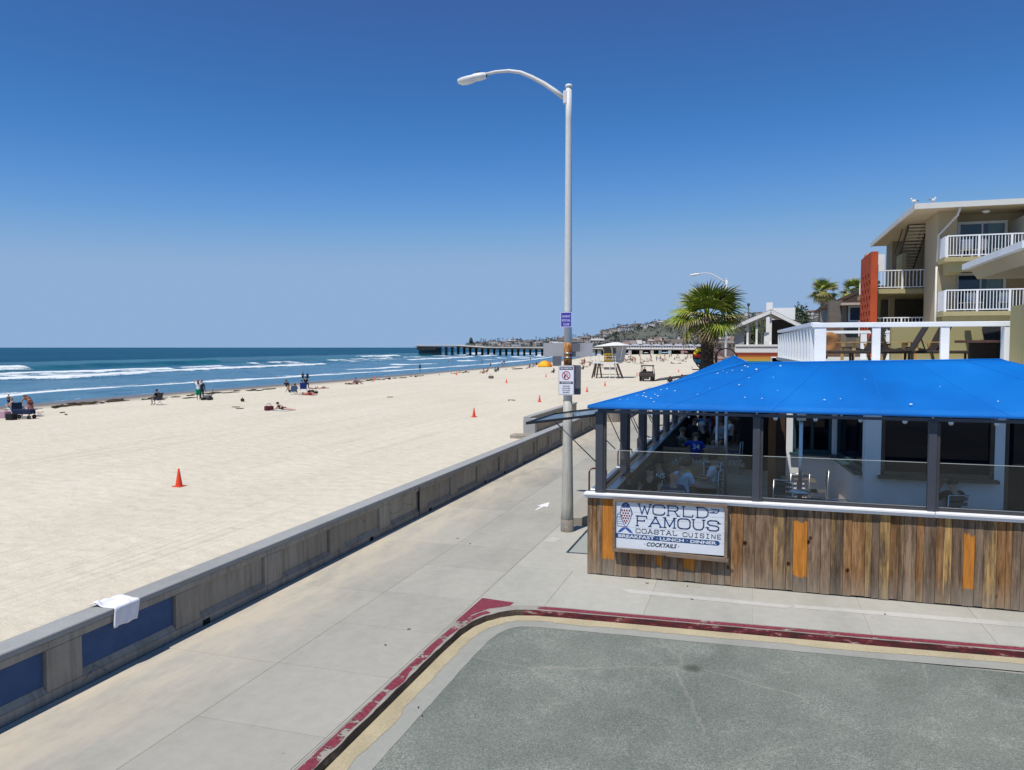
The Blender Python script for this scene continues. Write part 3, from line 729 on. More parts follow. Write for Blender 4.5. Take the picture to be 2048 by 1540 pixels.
o = sign('left_sign_back', 'small dark plate left of the pole above the PROHIBITED sign', PX-.26, 4.17, .22, .24, PY-.05, m_aluD, corner=.01)

# ================================================================ restaurant terrace
DZ = .5                                              # deck level
m_steel = M('painted_dark_steel', (.055, .06, .078), .45, .4, var=.1)
m_railw = M('white_capping', (.80, .80, .82), .5, .35, var=.05, vs=1.5)
m_silver = plain('brushed_aluminium', (.55, .56, .58), .32, .5, .85)
def wood_fence():
    def w(name, stops, patch=None, knots=1):
        m = NT(name).set(.88, .15)
        tc = m.n('TexCoord'); oi = m.n('ObjectInfo')
        mp = m.n('Mapping'); mp.inputs['Scale'].default_value = (1, 1, .09); m.l(tc, 'Object', mp, 0)
        off = m.n('VectorMath', operation='ADD'); cmb = m.n('CombineXYZ')
        k = m.math('MULTIPLY', (oi, 'Random'), 37.0); m.l(k, 0, cmb, 0); m.l(k, 0, cmb, 2); m.l(mp, 0, off, 0); m.l(cmb, 0, off, 1)
        g1 = m.noise(24, off, 5, .7); g2 = m.noise(4.5, off, 5, .75)
        c = m.ramp(g2, 0, stops)
        gr = m.ramp(g1, 0, [(.32, (.28, .26, .25)), (.5, (.85, .85, .85)), (.68, (1.35, 1.33, 1.3))])
        c2 = m.mix(.85, (c, 0), (gr, 0), 'MULTIPLY')
        # knots
        mk = m.n('Mapping'); mk.inputs['Scale'].default_value = (1, 1, .75); m.l(tc, 'Object', mk, 0)
        of2 = m.n('VectorMath', operation='ADD'); m.l(mk, 0, of2, 0); m.l(cmb, 0, of2, 1)
        vo = m.n('TexVoronoi'); vo.inputs['Scale'].default_value = 3.0; kd = m.mix(.10, (of2, 0), (g2, 1)); m.l(kd, 2, vo, 'Vector')
        kn = m.ramp(vo, 'Distance', [(.03, (.06, .04, .03)), (.075, (.38, .30, .24)), (.12, (1.15, 1.1, 1.02)), (.2, (1, 1, 1))])
        c3 = m.mix(knots, (c2, 2), (kn, 0), 'MULTIPLY'); last = (c3, 2)
        # bottoms are bleached and dusty
        sx = m.n('SeparateXYZ'); gg = m.n('NewGeometry'); m.l(gg, 'Position', sx, 0)
        mr = m.n('MapRange'); mr.inputs[1].default_value = .5; mr.inputs[2].default_value = .0; m.l(sx, 2, mr, 0)
        fb = m.math('MULTIPLY', (mr, 0), (g2, 0)); last = (m.mix((fb, 0), last, (.33, .30, .25)), 2)
        if patch:
            d = m.n('Math', operation='SUBTRACT'); m.l(sx, 2, d, 0); d.inputs[1].default_value = patch[0]
            d2 = m.n('Math', operation='ABSOLUTE'); m.l(d, 0, d2, 0)
            d3 = m.math('ADD', (d2, 0), (m.math('MULTIPLY', (g2, 0), .42), 0))
            f = m.ramp(m.math('SUBTRACT', patch[1]+.21, (d3, 0)), 0, [(.0, 0.0), (.02, 1.0)])
            oc = m.mix(.5, patch[2], (gr, 0), 'MULTIPLY'); oc2 = m.mix(.8, (oc, 2), (kn, 0), 'MULTIPLY')
            last = (m.mix((f, 0), last, (oc2, 2)), 2)
        v = m.ramp(oi, 'Random', [(0, (.66, .66, .68)), (.5, (.95, .93, .9)), (1, (1.0, .95, .88))])
        last = (m.mix(1.0, last, (v, 0), 'MULTIPLY'), 2)
        m.color(*last); m.bump(g1, 0, .5, .006); return m.mat
    grey = w('weathered_grey_board', [(.3, (.12, .078, .05)), (.5, (.25, .17, .112)), (.7, (.39, .30, .215))])
    brown = w('weathered_brown_board', [(.3, (.12, .065, .032)), (.5, (.29, .155, .068)), (.7, (.42, .27, .15))])
    tan = w('streaked_tan_board', [(.3, (.10, .07, .05)), (.45, (.20, .14, .09)), (.56, (.47, .30, .12)), (.75, (.52, .36, .16))])
    OR = (.52, .21, .04)
    full = w('orange_stained_board', [(.3, (.10, .07, .05)), (.7, (.22, .17, .13))], (.95, .66, OR))
    mid = w('orange_patched_board', [(.3, (.10, .07, .05)), (.7, (.22, .17, .13))], (.80, .5, OR))
    low = w('low_orange_board', [(.3, (.10, .07, .05)), (.7, (.22, .17, .13))], (.45, .22, OR))
    return grey, brown, tan, full, mid, low
WG, WB, WT, WO, WM, WL = wood_fence()
FY = 15.0
fence = empty('wooden_fence', (0, FY, 0), label='front fence of weathered vertical boards with orange patches below the white rail', cat='fence')
# board edges read along the foot of the fence (photo columns -> metres)
def bx(px_): return gy(px_, 1170, FY-.02).x
edges = [1174, 1184, 1193, 1204, 1228, 1243, 1258, 1274, 1288, 1301, 1312, 1324, 1338, 1354, 1366, 1389, 1403, 1421, 1434, 1449, 1461]
more = [1461, 1485, 1509, 1545, 1571, 1585, 1613, 1640, 1660, 1685, 1702, 1729, 1742, 1757, 1778, 1796, 1806, 1831, 1846, 1870, 1885, 1902, 1925, 1948, 1965, 1992, 2010, 2022, 2040]
col = {3: WO, 10: WL, 14: WL, 1: WB, 2: WG, 5: WG, 6: WB, 8: WB, 9: WG, 12: WG, 13: WB, 16: WB}
r5 = random.Random(11)
E1 = [bx(e) for e in edges]; nm = 0
mats2 = [WB, WG, WG, WT, WT, WM, WG, WG, WT, WB, WB, WT, WG, WT, WB, WT, WG, WB, WG, WB, WT, WG, WM, WG, WT, WB, WB, WG]
E2 = [bx(e) for e in more]
x = E2[-1]
while x < 12: x += r5.choice([.09, .14, .19, .22]); E2.append(x); mats2.append(r5.choice([WG, WG, WB, WT, WG]))
def board(a, b, mt, top):
    d = r5.uniform(-.008, .008); zb = r5.uniform(.0, .022)+.012; g = .0025
    MB().box(a+g, b-g, -.022+d, d+.004, zb, top).build('board', mt, fence, bevel=.003)
for i, (a, b) in enumerate(zip(E1, E1[1:])): board(a, b, col.get(i, WG), 1.545)
for i, (a, b) in enumerate(zip(E2, E2[1:])): board(a, b, mats2[i], 1.545)
MB().box(-3.10, 12, .012, .06, .1, 1.54).build('backing', M('dark_backing_timber', (.03, .025, .02)), fence)
# white capping rail
cp = empty('white_rail', (0, FY, 0), label='white metal capping rail on top of the wooden fence', cat='rail')
MB().box(-3.16, 3.04, -.13, .10, 1.60, 1.645).box(-3.16, 3.04, -.10, -.06, 1.548, 1.598).build('capping', m_railw, cp, bevel=.008)
MB().box(3.05, 12, -.13, .10, 1.60, 1.645).box(3.05, 12, -.10, -.06, 1.548, 1.598).build('capping', m_railw, cp, bevel=.008)
# left side of the terrace: fence running back, with its silver double sill
sf = empty('terrace_side_wall', (0, 0, 0), label='low side wall of the terrace with twin silver sills running back', cat='wall')
m_inner = M('dark_inner_panel', (.05, .05, .052), .6, .3)
MB().box(-3.10, -2.70, FY+.1, 40, 0, 1.50).build('wall_core', m_inner, sf)
for k in range(9):
    a = FY+.13+3.0*k; b = a+2.85
    MB().box(-3.08, -2.98, a, b, 1.60, 1.68).build('outer_sill', m_silver, sf, bevel=.01)
    MB().box(-2.80, -2.64, a, b, 1.58, 1.64).build('inner_sill', m_silver, sf, bevel=.01)
    MB().box(-2.975, -2.805, a, b, 1.503, 1.57).build('channel', m_inner, sf)
MB().box(-3.085, -3.0, FY+.1, 40, 1.503, 1.598).build('sill_base', m_steel, sf)
# steel posts
m_post = m_steel
def post(x, y, z0, z1, label, w=.15, d=.15, group='steel posts holding the blue canopy', face=False):
    r = empty('canopy_post', (x, y, 0), label=label, cat='post', group=group)
    MB().box(-w/2, w/2, -d/2, d/2, z0, z1).build('shaft', m_post, r, bevel=.006)
    MB().box(w/2+.004, w/2+.05, -d/2+.02, d/2-.02, z0, z1-.02).build('track', m_inner, r)
    MB().box(-w/2-.01, w/2+.01, -d/2-.01, d/2+.01, z1, z1+.02).build('cap_plate', m_post, r)
    return r
ordn = ['corner post of the terrace, nearest the lamp pole', 'second dark post along the boardwalk side', 'third dark post along the boardwalk side, with a white globe lamp', 'fourth dark post along the boardwalk side', 'fifth dark post along the boardwalk side', 'sixth dark post along the boardwalk side', 'seventh dark post along the boardwalk side', 'eighth dark post along the boardwalk side']
for k in range(8): post(-2.87, FY+.02+3.0*k+(0 if k else 0), 1.646 if k == 0 else 1.5, 3.22, ordn[k], w=.15 if k == 0 else .17)
for x, l in ((.07, 'left front post between the diners and the empty tables'), (2.99, 'right front post in front of the dark window'), (5.95, 'front post beyond the right edge')):
    post(x, FY+.0, 1.646, 3.20, l, w=.13, d=.12)
MB().bar((-2.8, FY+.02, 3.24), (11, FY+.02, 3.24), .05, .05).build('x', m_steel).name = 'front_beam'
tag(bpy.data.objects['front_beam'], 'thin dark beam under the front edge of the blue canopy', 'beam')
fb = tag(MB().bar((-2.87, FY, 3.27), (-2.87, 40, 3.10), .09, .07).build('side_beam', m_steel), 'dark beam over the boardwalk side posts', 'beam')
for i, x in enumerate((.07, 1.52, 2.99)): tag(MB().bar((x, FY+.02, 3.27), (x, FY+.02, 3.42), .03).build('canopy_hanger', m_strap), ['short hanger above the left front post', 'short hanger between the front posts', 'short hanger above the right front post'][i], 'hanger', 'hangers under the canopy edge')
# wind screens of glass
def glass_mat(name, tint=(.86, .87, .86), refl=.10, rough=.0):
    m = NT(name); t = m.n('BsdfTransparent'); t.inputs[0].default_value = tint+(1,)
    gl = m.n('BsdfGlossy'); gl.inputs['Roughness'].default_value = rough; fr = m.n('Fresnel'); fr.inputs[0].default_value = 1.5
    dif = m.n('BsdfDiffuse'); dif.inputs[0].default_value = (.42, .39, .34, 1)
    mx = m.n('MixShader'); mx2 = m.n('MixShader'); mx2.inputs[0].default_value = refl
    m.l(t, 0, mx2, 1); m.l(dif, 0, mx2, 2)
    f = m.math('MULTIPLY', (fr, 0), .72, True); m.l(f, 0, mx, 0); m.l(mx2, 0, mx, 1); m.l(gl, 0, mx, 2); m.l(mx, 0, m.out, 0)
    return m.mat
m_screen = glass_mat('screen_glass', (.95, .945, .93), .016)
m_glassclear = glass_mat('awning_glass', (.90, .94, .96), .0)
def screen(x0, x1, label):
    r = empty('glass_screen', (0, FY+.02, 0), label=label, cat='glass screen', group='glass screens on the front rail')
    MB().box(x0, x1, -.004, .004, 1.72, 2.485).build('pane', m_screen, r)
    MB().box(x0, x1, -.025, .03, 1.648, 1.72).build('bottom_frame', m_inner, r); MB().box(x0, x1, -.03, -.0255, 1.71, 1.722).build('bottom_trim', m_silver, r)
    MB().box(x0, x1, -.006, .006, 2.486, 2.493).build('top_edge', plain('glass_edge', (.5, .52, .48), .3), r)
screen(-2.78, .0, 'glass wind screen in front of the seated diners'); screen(.14, 2.92, 'glass wind screen in front of the empty chair'); screen(3.06, 5.88, 'glass wind screen in front of the man in black')
# glazed awning panels propped out over the boardwalk
m_frame = plain('black_awning_frame', (.012, .013, .018), .4)
for k in range(8):
    y0 = FY+3.0*k-.0; y1 = y0+(2.3 if k == 0 else 2.8)
    r = empty('propped_window', (-2.96, y0, 3.17), label='%s glass panel propped out over the boardwalk' % ['first', 'second', 'third', 'fourth', 'fifth', 'sixth', 'seventh', 'eighth'][k], cat='window', group='glass panels propped out over the boardwalk')
    ax, az = (-1.40, -.20) if k in (0, 7) else (-.55, -.30); W2 = y1-y0
    def q(u, v): return (ax*u, v*W2, az*u)
    MB().slab([q(.03, .02), q(.97, .02), q(.97, .98), q(.03, .98)], (.14, 0, .99), .008).build('pane', m_glassclear, r)
    b = MB(); b.bar(q(0, 0), q(1, 0), .05, .05).bar(q(0, 1), q(1, 1), .05, .05).bar(q(0, 0), q(0, 1), .06, .06).bar(q(1, 0), q(1, 1), .05, .05)
    b.build('frame', m_frame, r)
    for v in (.03, .97): MB().tube([q(.62, v), (.02, v*W2, -.95)], .012, 6).build('strut', m_steel, r)
# ---------------------------------------------------------------- blue canopy
def blue_cloth():
    m = NT('blue_canopy_fabric').set(.8, .12)
    q = m.pos(); n = m.noise(.6, q, 5); n2 = m.noise(300, q, 2)
    col_ = m.ramp(n, 0, [(.30, (.0, .19, .66)), (.5, (.0, .24, .80)), (.72, (.006, .30, .90))]); m.color(col_, 0)
    w = m.noise(1.1, m.pos((1, .3, 1)), 4); b = m.bump(w, 0, 1.0, .09); m.bump(n2, 0, .15, .001, b)
    tl = m.n('BsdfTranslucent'); tl.inputs[0].default_value = (.50, .72, .90, 1); mx = m.n('MixShader'); mx.inputs[0].default_value = .58
    m.l(m.b, 0, mx, 1); m.l(tl, 0, mx, 2); m.l(mx, 0, m.out, 0); return m.mat
m_canopy = blue_cloth()
can = empty('blue_canopy', (0, 0, 0), label='bright blue fabric canopy spotted with bird droppings over the terrace', cat='canopy')
A = Vector((-3.07, 14.8, 3.37)); C = Vector((-.11, 17.0, 4.18)); P = gy(1466, 711, 31); Bk = Vector((-3.12, 31.0, 3.12)); Rr = Vector((4.54, 17.0, 4.275)); Er = Vector((7.5, 14.8, 3.36)); Eb = Vector((7.5, 19.4, 3.36)); Cb = Vector((2.2, 19.0, 3.6)); Wr = Vector((1.0, 31, 3.3)); Wf = Vector((.9, 18.6, 3.6))
def patch(a, b, c, d, nu, nv, sag=.0, name='cloth'):
    vs = []; fs = []
    for i in range(nu+1):
        u = i/nu
        for j in range(nv+1):
            v = j/nv; p = (a*(1-u)+b*u)*(1-v)+(d*(1-u)+c*u)*v
            s = sag*math.sin(math.pi*u)*math.sin(math.pi*(.15+.85*v)) if sag else 0
            vs.append((p.x, p.y, p.z-s))
    for i in range(nu):
        for j in range(nv): k = i*(nv+1)+j; fs.append((k, k+nv+1, k+nv+2, k+1))
    mb = MB(); mb.add(vs, fs, True); o = mb.build(name, m_canopy, can)
    so = o.modifiers.new('s', 'SOLIDIFY'); so.thickness = .012; so.offset = -1; return o
patch(A, Er, Rr, C, 36, 10, .05, 'front_cloth')
patch(Bk, A, C, P, 20, 6, .03, 'left_cloth')
patch(Er, Eb, Rr+Vector((0, .01, 0)), Rr, 4, 4, 0, 'right_cloth')
patch(Cb, Eb, Rr, C, 4, 4, 0, 'back_cloth')
patch(P, C, Vector((.55, 18.6, 3.92)), Vector((.25, 31, 3.75)), 6, 3, 0, 'inner_shade_cloth')  # unseen inner slope, shaped to block most sun over the aisle
def droop(a, b, n, name):                                   # hem turned down along the eave
    b_ = MB(); pts = [a*(1-i/n)+b*(i/n) for i in range(n+1)]
    vs = [tuple(p) for p in pts]+[(p.x, p.y, p.z-.055) for p in pts]
    b_.add(vs, [(i, i+1, n+2+i, n+1+i) for i in range(n)], True); o = b_.build(name, m_canopy, can); so = o.modifiers.new('s', 'SOLIDIFY'); so.thickness = .01
droop(A, Er, 12, 'hem'); droop(Bk, A, 12, 'hem')
for a, b in ((A, C), (C, Rr), (P, C)): MB().tube([a+(b-a)*t+Vector((0, -.0, .004)) for t in (0, .33, .66, 1)], .012, 6).build('seam', bpy.data.materials.get('canopy_seam') or plain('canopy_seam', (.0, .21, .68), .8), can)
for f_ in (.14, .32, .50, .68, .86):
    a = A+(Er-A)*f_; c_ = C+(Rr-C)*f_
    MB().tube([a+(c_-a)*t+Vector((0, 0, .006-.05*math.sin(math.pi*f_)*math.sin(math.pi*(.15+.85*t)))) for t in (.01, .2, .4, .6, .8, .99)], .004, 4).build('seam', bpy.data.materials['canopy_seam'], can)
b = MB()
nrmF = (Er-A).cross(C-A).normalized(); nrmL = (A-Bk).cross(P-Bk).normalized()
def drop_at(px_, py_, r, pl):
    d = ray(px_, py_); n_, p_ = (nrmF, A) if pl == 'F' else (nrmL, A)
    t = (p_-Vector((0, 0, CAMH))).dot(n_)/d.dot(n_); c = Vector((0, 0, CAMH))+d*t; c.z += .012
    u = Vector((1, 0, 0)); v = n_.cross(u).normalized(); k = 7
    if n_.z < 0: n_ = -n_
    ph = random.random()*6
    b.slab([c+u*math.cos(2*math.pi*i/k+ph)*r*random.uniform(.5, 1.5)+v*math.sin(2*math.pi*i/k+ph)*r*random.uniform(.6, 1.4) for i in range(k)], n_, .004)
for px_, py_, s in ((1490, 733, 3.5), (1496, 735, 2.5), (1513, 740, 3.5), (1561, 733, 3), (1435, 748, 2), (1446, 742, 1.6), (1465, 742, 2), (1484, 742, 2), (1454, 747, 1.6), (1498, 757, 2), (1547, 756, 1.2), (1478, 771, 2.2), (1334, 779, 2), (1322, 781, 2), (1350, 783, 2), (1288, 787, 2), (1286, 793, 2.4), (1292, 795, 3), (1302, 798, 2), (1310, 790, 2), (1316, 793, 2), (1308, 805, 2), (1274, 792, 1.5), (1240, 801, 1.6), (1255, 800, 1.6), (1212, 800, 1.6), (1490, 796, 2), (1524, 798, 1.6), (1649, 801, 3), (1681, 799, 1.5), (1822, 810, 3), (1996, 804, 2), (1973, 729, 2.4), (1555, 782, 1.4), (1395, 790, 1.4), (1420, 778, 1.3), (1730, 760, 1.2), (1880, 775, 1.2), (1260, 782, 1.6), (1345, 764, 1.4)):
    drop_at(px_, py_, s*.0068, 'F')
b.build('bird_droppings', plain('bird_dropping', (.72, .78, .8), .8), can)

# unseen flat slab added to keep sun off the far terrace
tag(box('terrace_shade_slab', -3.0, 1.0, 31.1, 40.3, 3.05, 3.12, m_steel), 'unseen dark slab added behind the canopy to shade the far terrace', 'roof')
# ---------------------------------------------------------------- painted board sign
sg = empty('restaurant_sign', (-2.52, FY-.12, .60), label='white painted plank sign WORLD FAMOUS with a fish, framed in wood on the fence', cat='sign')
SWd, SHt = 2.04, .91
m_plank = M('white_plank', (.66, .70, .76), .6, .3, var=.05, vs=2)
zz = [0, .225, .42, .60, .72, .91]
for a, b_ in zip(zz, zz[1:]): MB().box(0, SWd, 0, .02, a+.002, b_-.002).build('plank', m_plank, sg)
m_fr = M('weathered_frame', (.20, .15, .11), .85, .15, var=.25, vs=4, fine=30, stretch=(.2, 1, 1))
MB().box(-.05, SWd+.05, -.045, .04, SHt+.002, SHt+.06).build('frame_rail', m_fr, sg, bevel=.004)
MB().box(-.05, 1.02, -.045, .04, -.075, -.004).build('frame_rail', m_fr, sg, bevel=.004)
MB().bar((.98, -.01, -.045), (SWd+.08, -.005, -.075), .07, .075).build('frame_rail', m_fr, sg)
MB().box(-.055, -.002, -.045, .04, -.003, SHt).build('frame_post', m_fr, sg, bevel=.004); MB().box(SWd+.002, SWd+.06, -.045, .04, -.035, SHt).build('frame_post', m_fr, sg, bevel=.004)
m_navy = plain('navy_sign_paint', (.022, .065, .19), .6); m_ink = plain('black_sign_paint', (.02, .035, .06), .6); m_maroon = plain('maroon_scales', (.20, .02, .03), .6); m_cob = plain('blue_tail_paint', (.03, .09, .36), .6)
def stroke(b, pts, w, y=-.002, closed=False):
    if closed: pts = pts+[pts[0]]
    for (x0, z0), (x1, z1) in zip(pts, pts[1:]):
        d = Vector((x1-x0, z1-z0)); L = d.length
        if L < 1e-5: continue
        d /= L; n = Vector((-d.y, d.x))*w/2; e = d*w*.35
        q = [(x0-e.x+n.x, z0-e.y+n.y), (x1+e.x+n.x, z1+e.y+n.y), (x1+e.x-n.x, z1+e.y-n.y), (x0-e.x-n.x, z0-e.y-n.y)]
        b.slab([(px_, y, pz_) for px_, pz_ in q], (0, -1, 0), .0012)
def rrect(c=.22, a0=0, gap=None):
    p = []
    for sx, sz, a in ((1, 1, 0), (-1, 1, 90), (-1, -1, 180), (1, -1, 270)):
        for k in range(5):
            t = math.radians(a+k*22.5); p.append((.5+sx*(.5-c)+c*math.cos(t), .5+sz*(.5-c)+c*math.sin(t)))
    return p
O_ = rrect(.3); SER = .13
GL = {'W': [[(0, 1), (.27, 0), (.5, .8), (.73, 0), (1, 1)], 's', (0, 1), (1, 1)], 'C': [O_], 'O': [O_+[O_[0]]],
 'R': [[(.08, 0), (.08, 1), (.7, 1), (.86, .9), (.9, .75), (.86, .6), (.7, .5), (.08, .5)], [(.6, .5), (.92, 0)], 's', (.08, 0), (.08, 1), (.94, 0)],
 'L': [[(.15, 1), (.15, 0), (.9, 0), (.95, .2)], 's', (.15, 1)], 'D': [[(.1, 0), (.1, 1), (.6, 1), (.85, .88), (.97, .65), (.97, .35), (.85, .12), (.6, 0), (.1, 0)], 's', (.1, 0), (.1, 1)],
 'F': [[(.15, 0), (.15, 1), (.93, 1), (.96, .8)], [(.15, .52), (.75, .52), (.76, .62)], 's', (.15, 0), (.15, 1)], 'A': [[(.02, 0), (.5, 1), (.98, 0)], [(.2, .36), (.8, .36)], 's', (.04, 0), (.96, 0), (.5, 1)],
 'M': [[(.1, 0), (.1, 1), (.5, .12), (.9, 1), (.9, 0)], 's', (.1, 0), (.9, 0), (.07, 1), (.93, 1)], 'U': [[(.08, 1), (.08, .3), (.2, .08), (.35, 0), (.65, 0), (.8, .08), (.92, .3), (.92, 1)], 's', (.08, 1), (.92, 1)],
 'S': [[(.95, .72), (.93, .88), (.75, 1), (.28, 1), (.08, .9), (.06, .68), (.2, .55), (.8, .47), (.95, .33), (.93, .12), (.75, 0), (.25, 0), (.07, .12), (.04, .3)], 's', (.97, .75), (.03, .27)],
 'T': [[(0, 1), (1, 1)], [(.5, 1), (.5, 0)], 's', (.5, 0)], 'I': [[(.5, 0), (.5, 1)], [(.2, 0), (.8, 0)], [(.2, 1), (.8, 1)]], 'N': [[(.1, 0), (.1, 1), (.9, 0), (.9, 1)]], 'E': [[(.9, 1), (.12, 1), (.12, 0), (.9, 0)], [(.12, .5), (.75, .5)]]}
def word(b, txt, x0, x1, z0, z1, w, gap=.2, serif=.12, drop=0.0):
    n = len(txt); cell = (x1-x0)/(n-gap*(0)); lw = cell*(1-gap)
    for i, ch in enumerate(txt):
        if ch == ' ': continue
        X = x0+cell*i+cell*gap/2; g_ = GL[ch]; ser = 0; dz = drop*(i/(n-1))
        for it in g_:
            if it == 's': ser = 1; continue
            if ser:
                if serif: cx_, cz_ = X+it[0]*lw, z0+it[1]*(z1-z0)+dz; stroke(b, [(cx_-serif*lw, cz_), (cx_+serif*lw, cz_)], w*.8)
            else: stroke(b, [(X+px_*lw, z0+pz_*(z1-z0)+dz) for px_, pz_ in it], w)
b = MB(); word(b, 'WCRLD', .42, 1.77, .695, .885, .022, .18); word(b, 'FAMOUS', .36, 1.97, .462, .650, .024, .16)
stroke(b, [(1.78, .80), (1.90, .80), (1.93, .83), (1.94, .86), (1.80, .87)], .016); stroke(b, [(1.74, .795), (1.86, .82)], .01)
b.build('lettering', m_navy, sg)
b = MB(); word(b, 'COASTAL', .375, 1.19, .322, .400, .012, .26, .16); word(b, 'CUISINE', 1.27, 2.0, .312, .390, .012, .24, .0); b.build('lettering', m_ink, sg)
b = MB(); b.slab([(.0, -.001, .198), (1.92, -.001, .186), (1.95, -.001, .198), (1.96, -.001, .23), (1.95, -.001, .262), (1.92, -.001, .276), (0, -.001, .290)], (0, -1, 0), .0014); b.build('banner', m_navy, sg)
def fit_text(body, x0, x1, z0, z1, mat, parent, **k):
    me = text_mesh(body, 1, mat, align='LEFT', **k); xs_ = [v.co.x for v in me.vertices]; ys_ = [v.co.y for v in me.vertices]
    for v in me.vertices:
        v.co.x = x0+(v.co.x-min(xs_))*(x1-x0)/(max(xs_)-min(xs_)); v.co.y = z0+(v.co.y-min(ys_))*(z1-z0)/(max(ys_)-min(ys_)); v.co.z *= .7
    o = place('lettering', me, parent, (0, -.0042, 0)); o['kind'] = 'stuff'; o.rotation_euler = (math.pi/2, 0, 0); return o
fit_text('BREAKFAST', .05, .745, .212, .272, m_plank, sg, bold=.028); fit_text('LUNCH', .85, 1.30, .206, .264, m_plank, sg, bold=.03); fit_text('DINNER', 1.42, 1.90, .202, .258, m_plank, sg, bold=.03)
b = MB()
for x_ in (.80, 1.36): b.slab([(x_+.009*math.cos(a), -.003, .238+.009*math.sin(a)) for a in [math.pi*k/4 for k in range(8)]], (0, -1, 0), .001)
b.build('banner_dots', m_plank, sg)
fit_text('COCKTAILS', .60, 1.17, .075, .155, m_ink, sg, bold=.02, shear=.3)
b = MB()
for x_ in (.565, 1.205): b.slab([(x_+.009*math.cos(a), -.003, .115+.009*math.sin(a)) for a in [math.pi*k/4 for k in range(8)]], (0, -1, 0), .001)
b.build('dots', m_ink, sg)
fs_ = empty('fish', (0, 0, 0)); fs_.parent = sg; CH.setdefault(sg.name, []).append(fs_)
b = MB(); b.slab([(.19+.085*math.cos(a)*1.0, -.0012, .80+.10*math.sin(a)) for a in [math.pi*i/12 for i in range(13)]]+[(.095, -.0012, .795)], (0, -1, 0), .001)
stroke(b, [(.10, .80), (.085, .70), (.10, .60), (.14, .52), (.18, .43), (.21, .43), (.26, .52), (.295, .62), (.30, .72), (.28, .80)], .012); stroke(b, [(.285, .80), (.33, .68), (.30, .66)], .010)
for i in range(6): stroke(b, [(.025, .66-.045*i), (.10+.012*i, .655-.045*i)], .006)
stroke(b, [(.10, .70), (.04, .68), (.02, .60), (.03, .46)], .008); b.build('fish_outline', m_navy, fs_)
b = MB()
for r_, (zc, n_, w_) in enumerate(((.745, 4, .15), (.69, 3, .12), (.64, 4, .15), (.59, 3, .10), (.54, 2, .05), (.50, 1, 0))):
    for i in range(n_):
        xc = .19+(i-(n_-1)/2)*.048; b.slab([(xc+.018*math.cos(a), -.0014, zc+.020*math.sin(a)) for a in [2*math.pi*k/7 for k in range(7)]], (0, -1, 0), .001)
b.build('fish_scales', m_maroon, fs_)
b = MB()
for s_ in (-1, 1): b.slab([(.185+s_*x_, -.0013, z_) for x_, z_ in ((0, .415), (.05, .41), (.11, .36), (.155, .30), (.08, .32), (.03, .36), (.0, .39))], (0, -1, 0), .001)
b.build('fish_tail', m_cob, fs_)
b = MB()
for i in range(10):
    a, c_ = 2*math.pi*i/10, 2*math.pi*(i+1)/10; stroke(b, [(.19+.018*math.cos(a), .85+.018*math.sin(a)), (.19+.018*math.cos(c_), .85+.018*math.sin(c_))], .006, y=-.004)
b.build('fish_eye', m_plank, fs_)

# ================================================================ deck floor and restaurant building
m_deck = M('deck_board_timber', (.45, .35, .24), .75, .25, var=.15, vs=2, fine=20, rand=.25, stretch=(.3, 3, 1))
dk = empty('terrace_deck'); tag(dk, 'timber deck of the restaurant terrace', kind='structure')
MB().box(-2.7, 12, FY+.1, 44, .1, .44).build('deck_base', m_inner, dk)
dm = MB().box(0, 3.8, 0, .136, 0, .03).mesh('deck_board', m_deck)
dm2 = MB().box(0, 6, 0, .136, 0, .03).mesh('deck_board', m_deck)
y = FY+.12
while y < 44:
    place('deck_board', dm, dk, (-2.68, y, .465))
    if y < 26: place('deck_board', dm2, dk, (1.125, y, .465))
    y += .141
m_bld = M('restaurant_wall_paint', (.74, .73, .73), .8, .2, var=.06, vs=1.2)
m_teal = plain('dark_teal_frame', (.02, .06, .075), .45); m_sill = M('brown_window_sill', (.10, .07, .05), .7)
m_win = NT('dark_window_glass').set(.03, .25); m_win.b.inputs['Base Color'].default_value = (.004, .005, .012, 1); m_win = m_win.mat
rb = empty('restaurant_building', (0, 0, 0), label='grey-white restaurant building with dark windows under the blue canopy', cat='building')
def wallseg(p, q_, z0, z1, t=.25, mat=m_bld, name='wall'):
    p = Vector((p[0], p[1], 0)); q_ = Vector((q_[0], q_[1], 0)); d = (q_-p).normalized(); n_ = Vector((d.y, -d.x, 0))
    b = MB(); v = [p, q_, q_-n_*t, p-n_*t]; b.prism([(a.x, a.y) for a in v], z0, z1); return b.build(name, mat, rb)
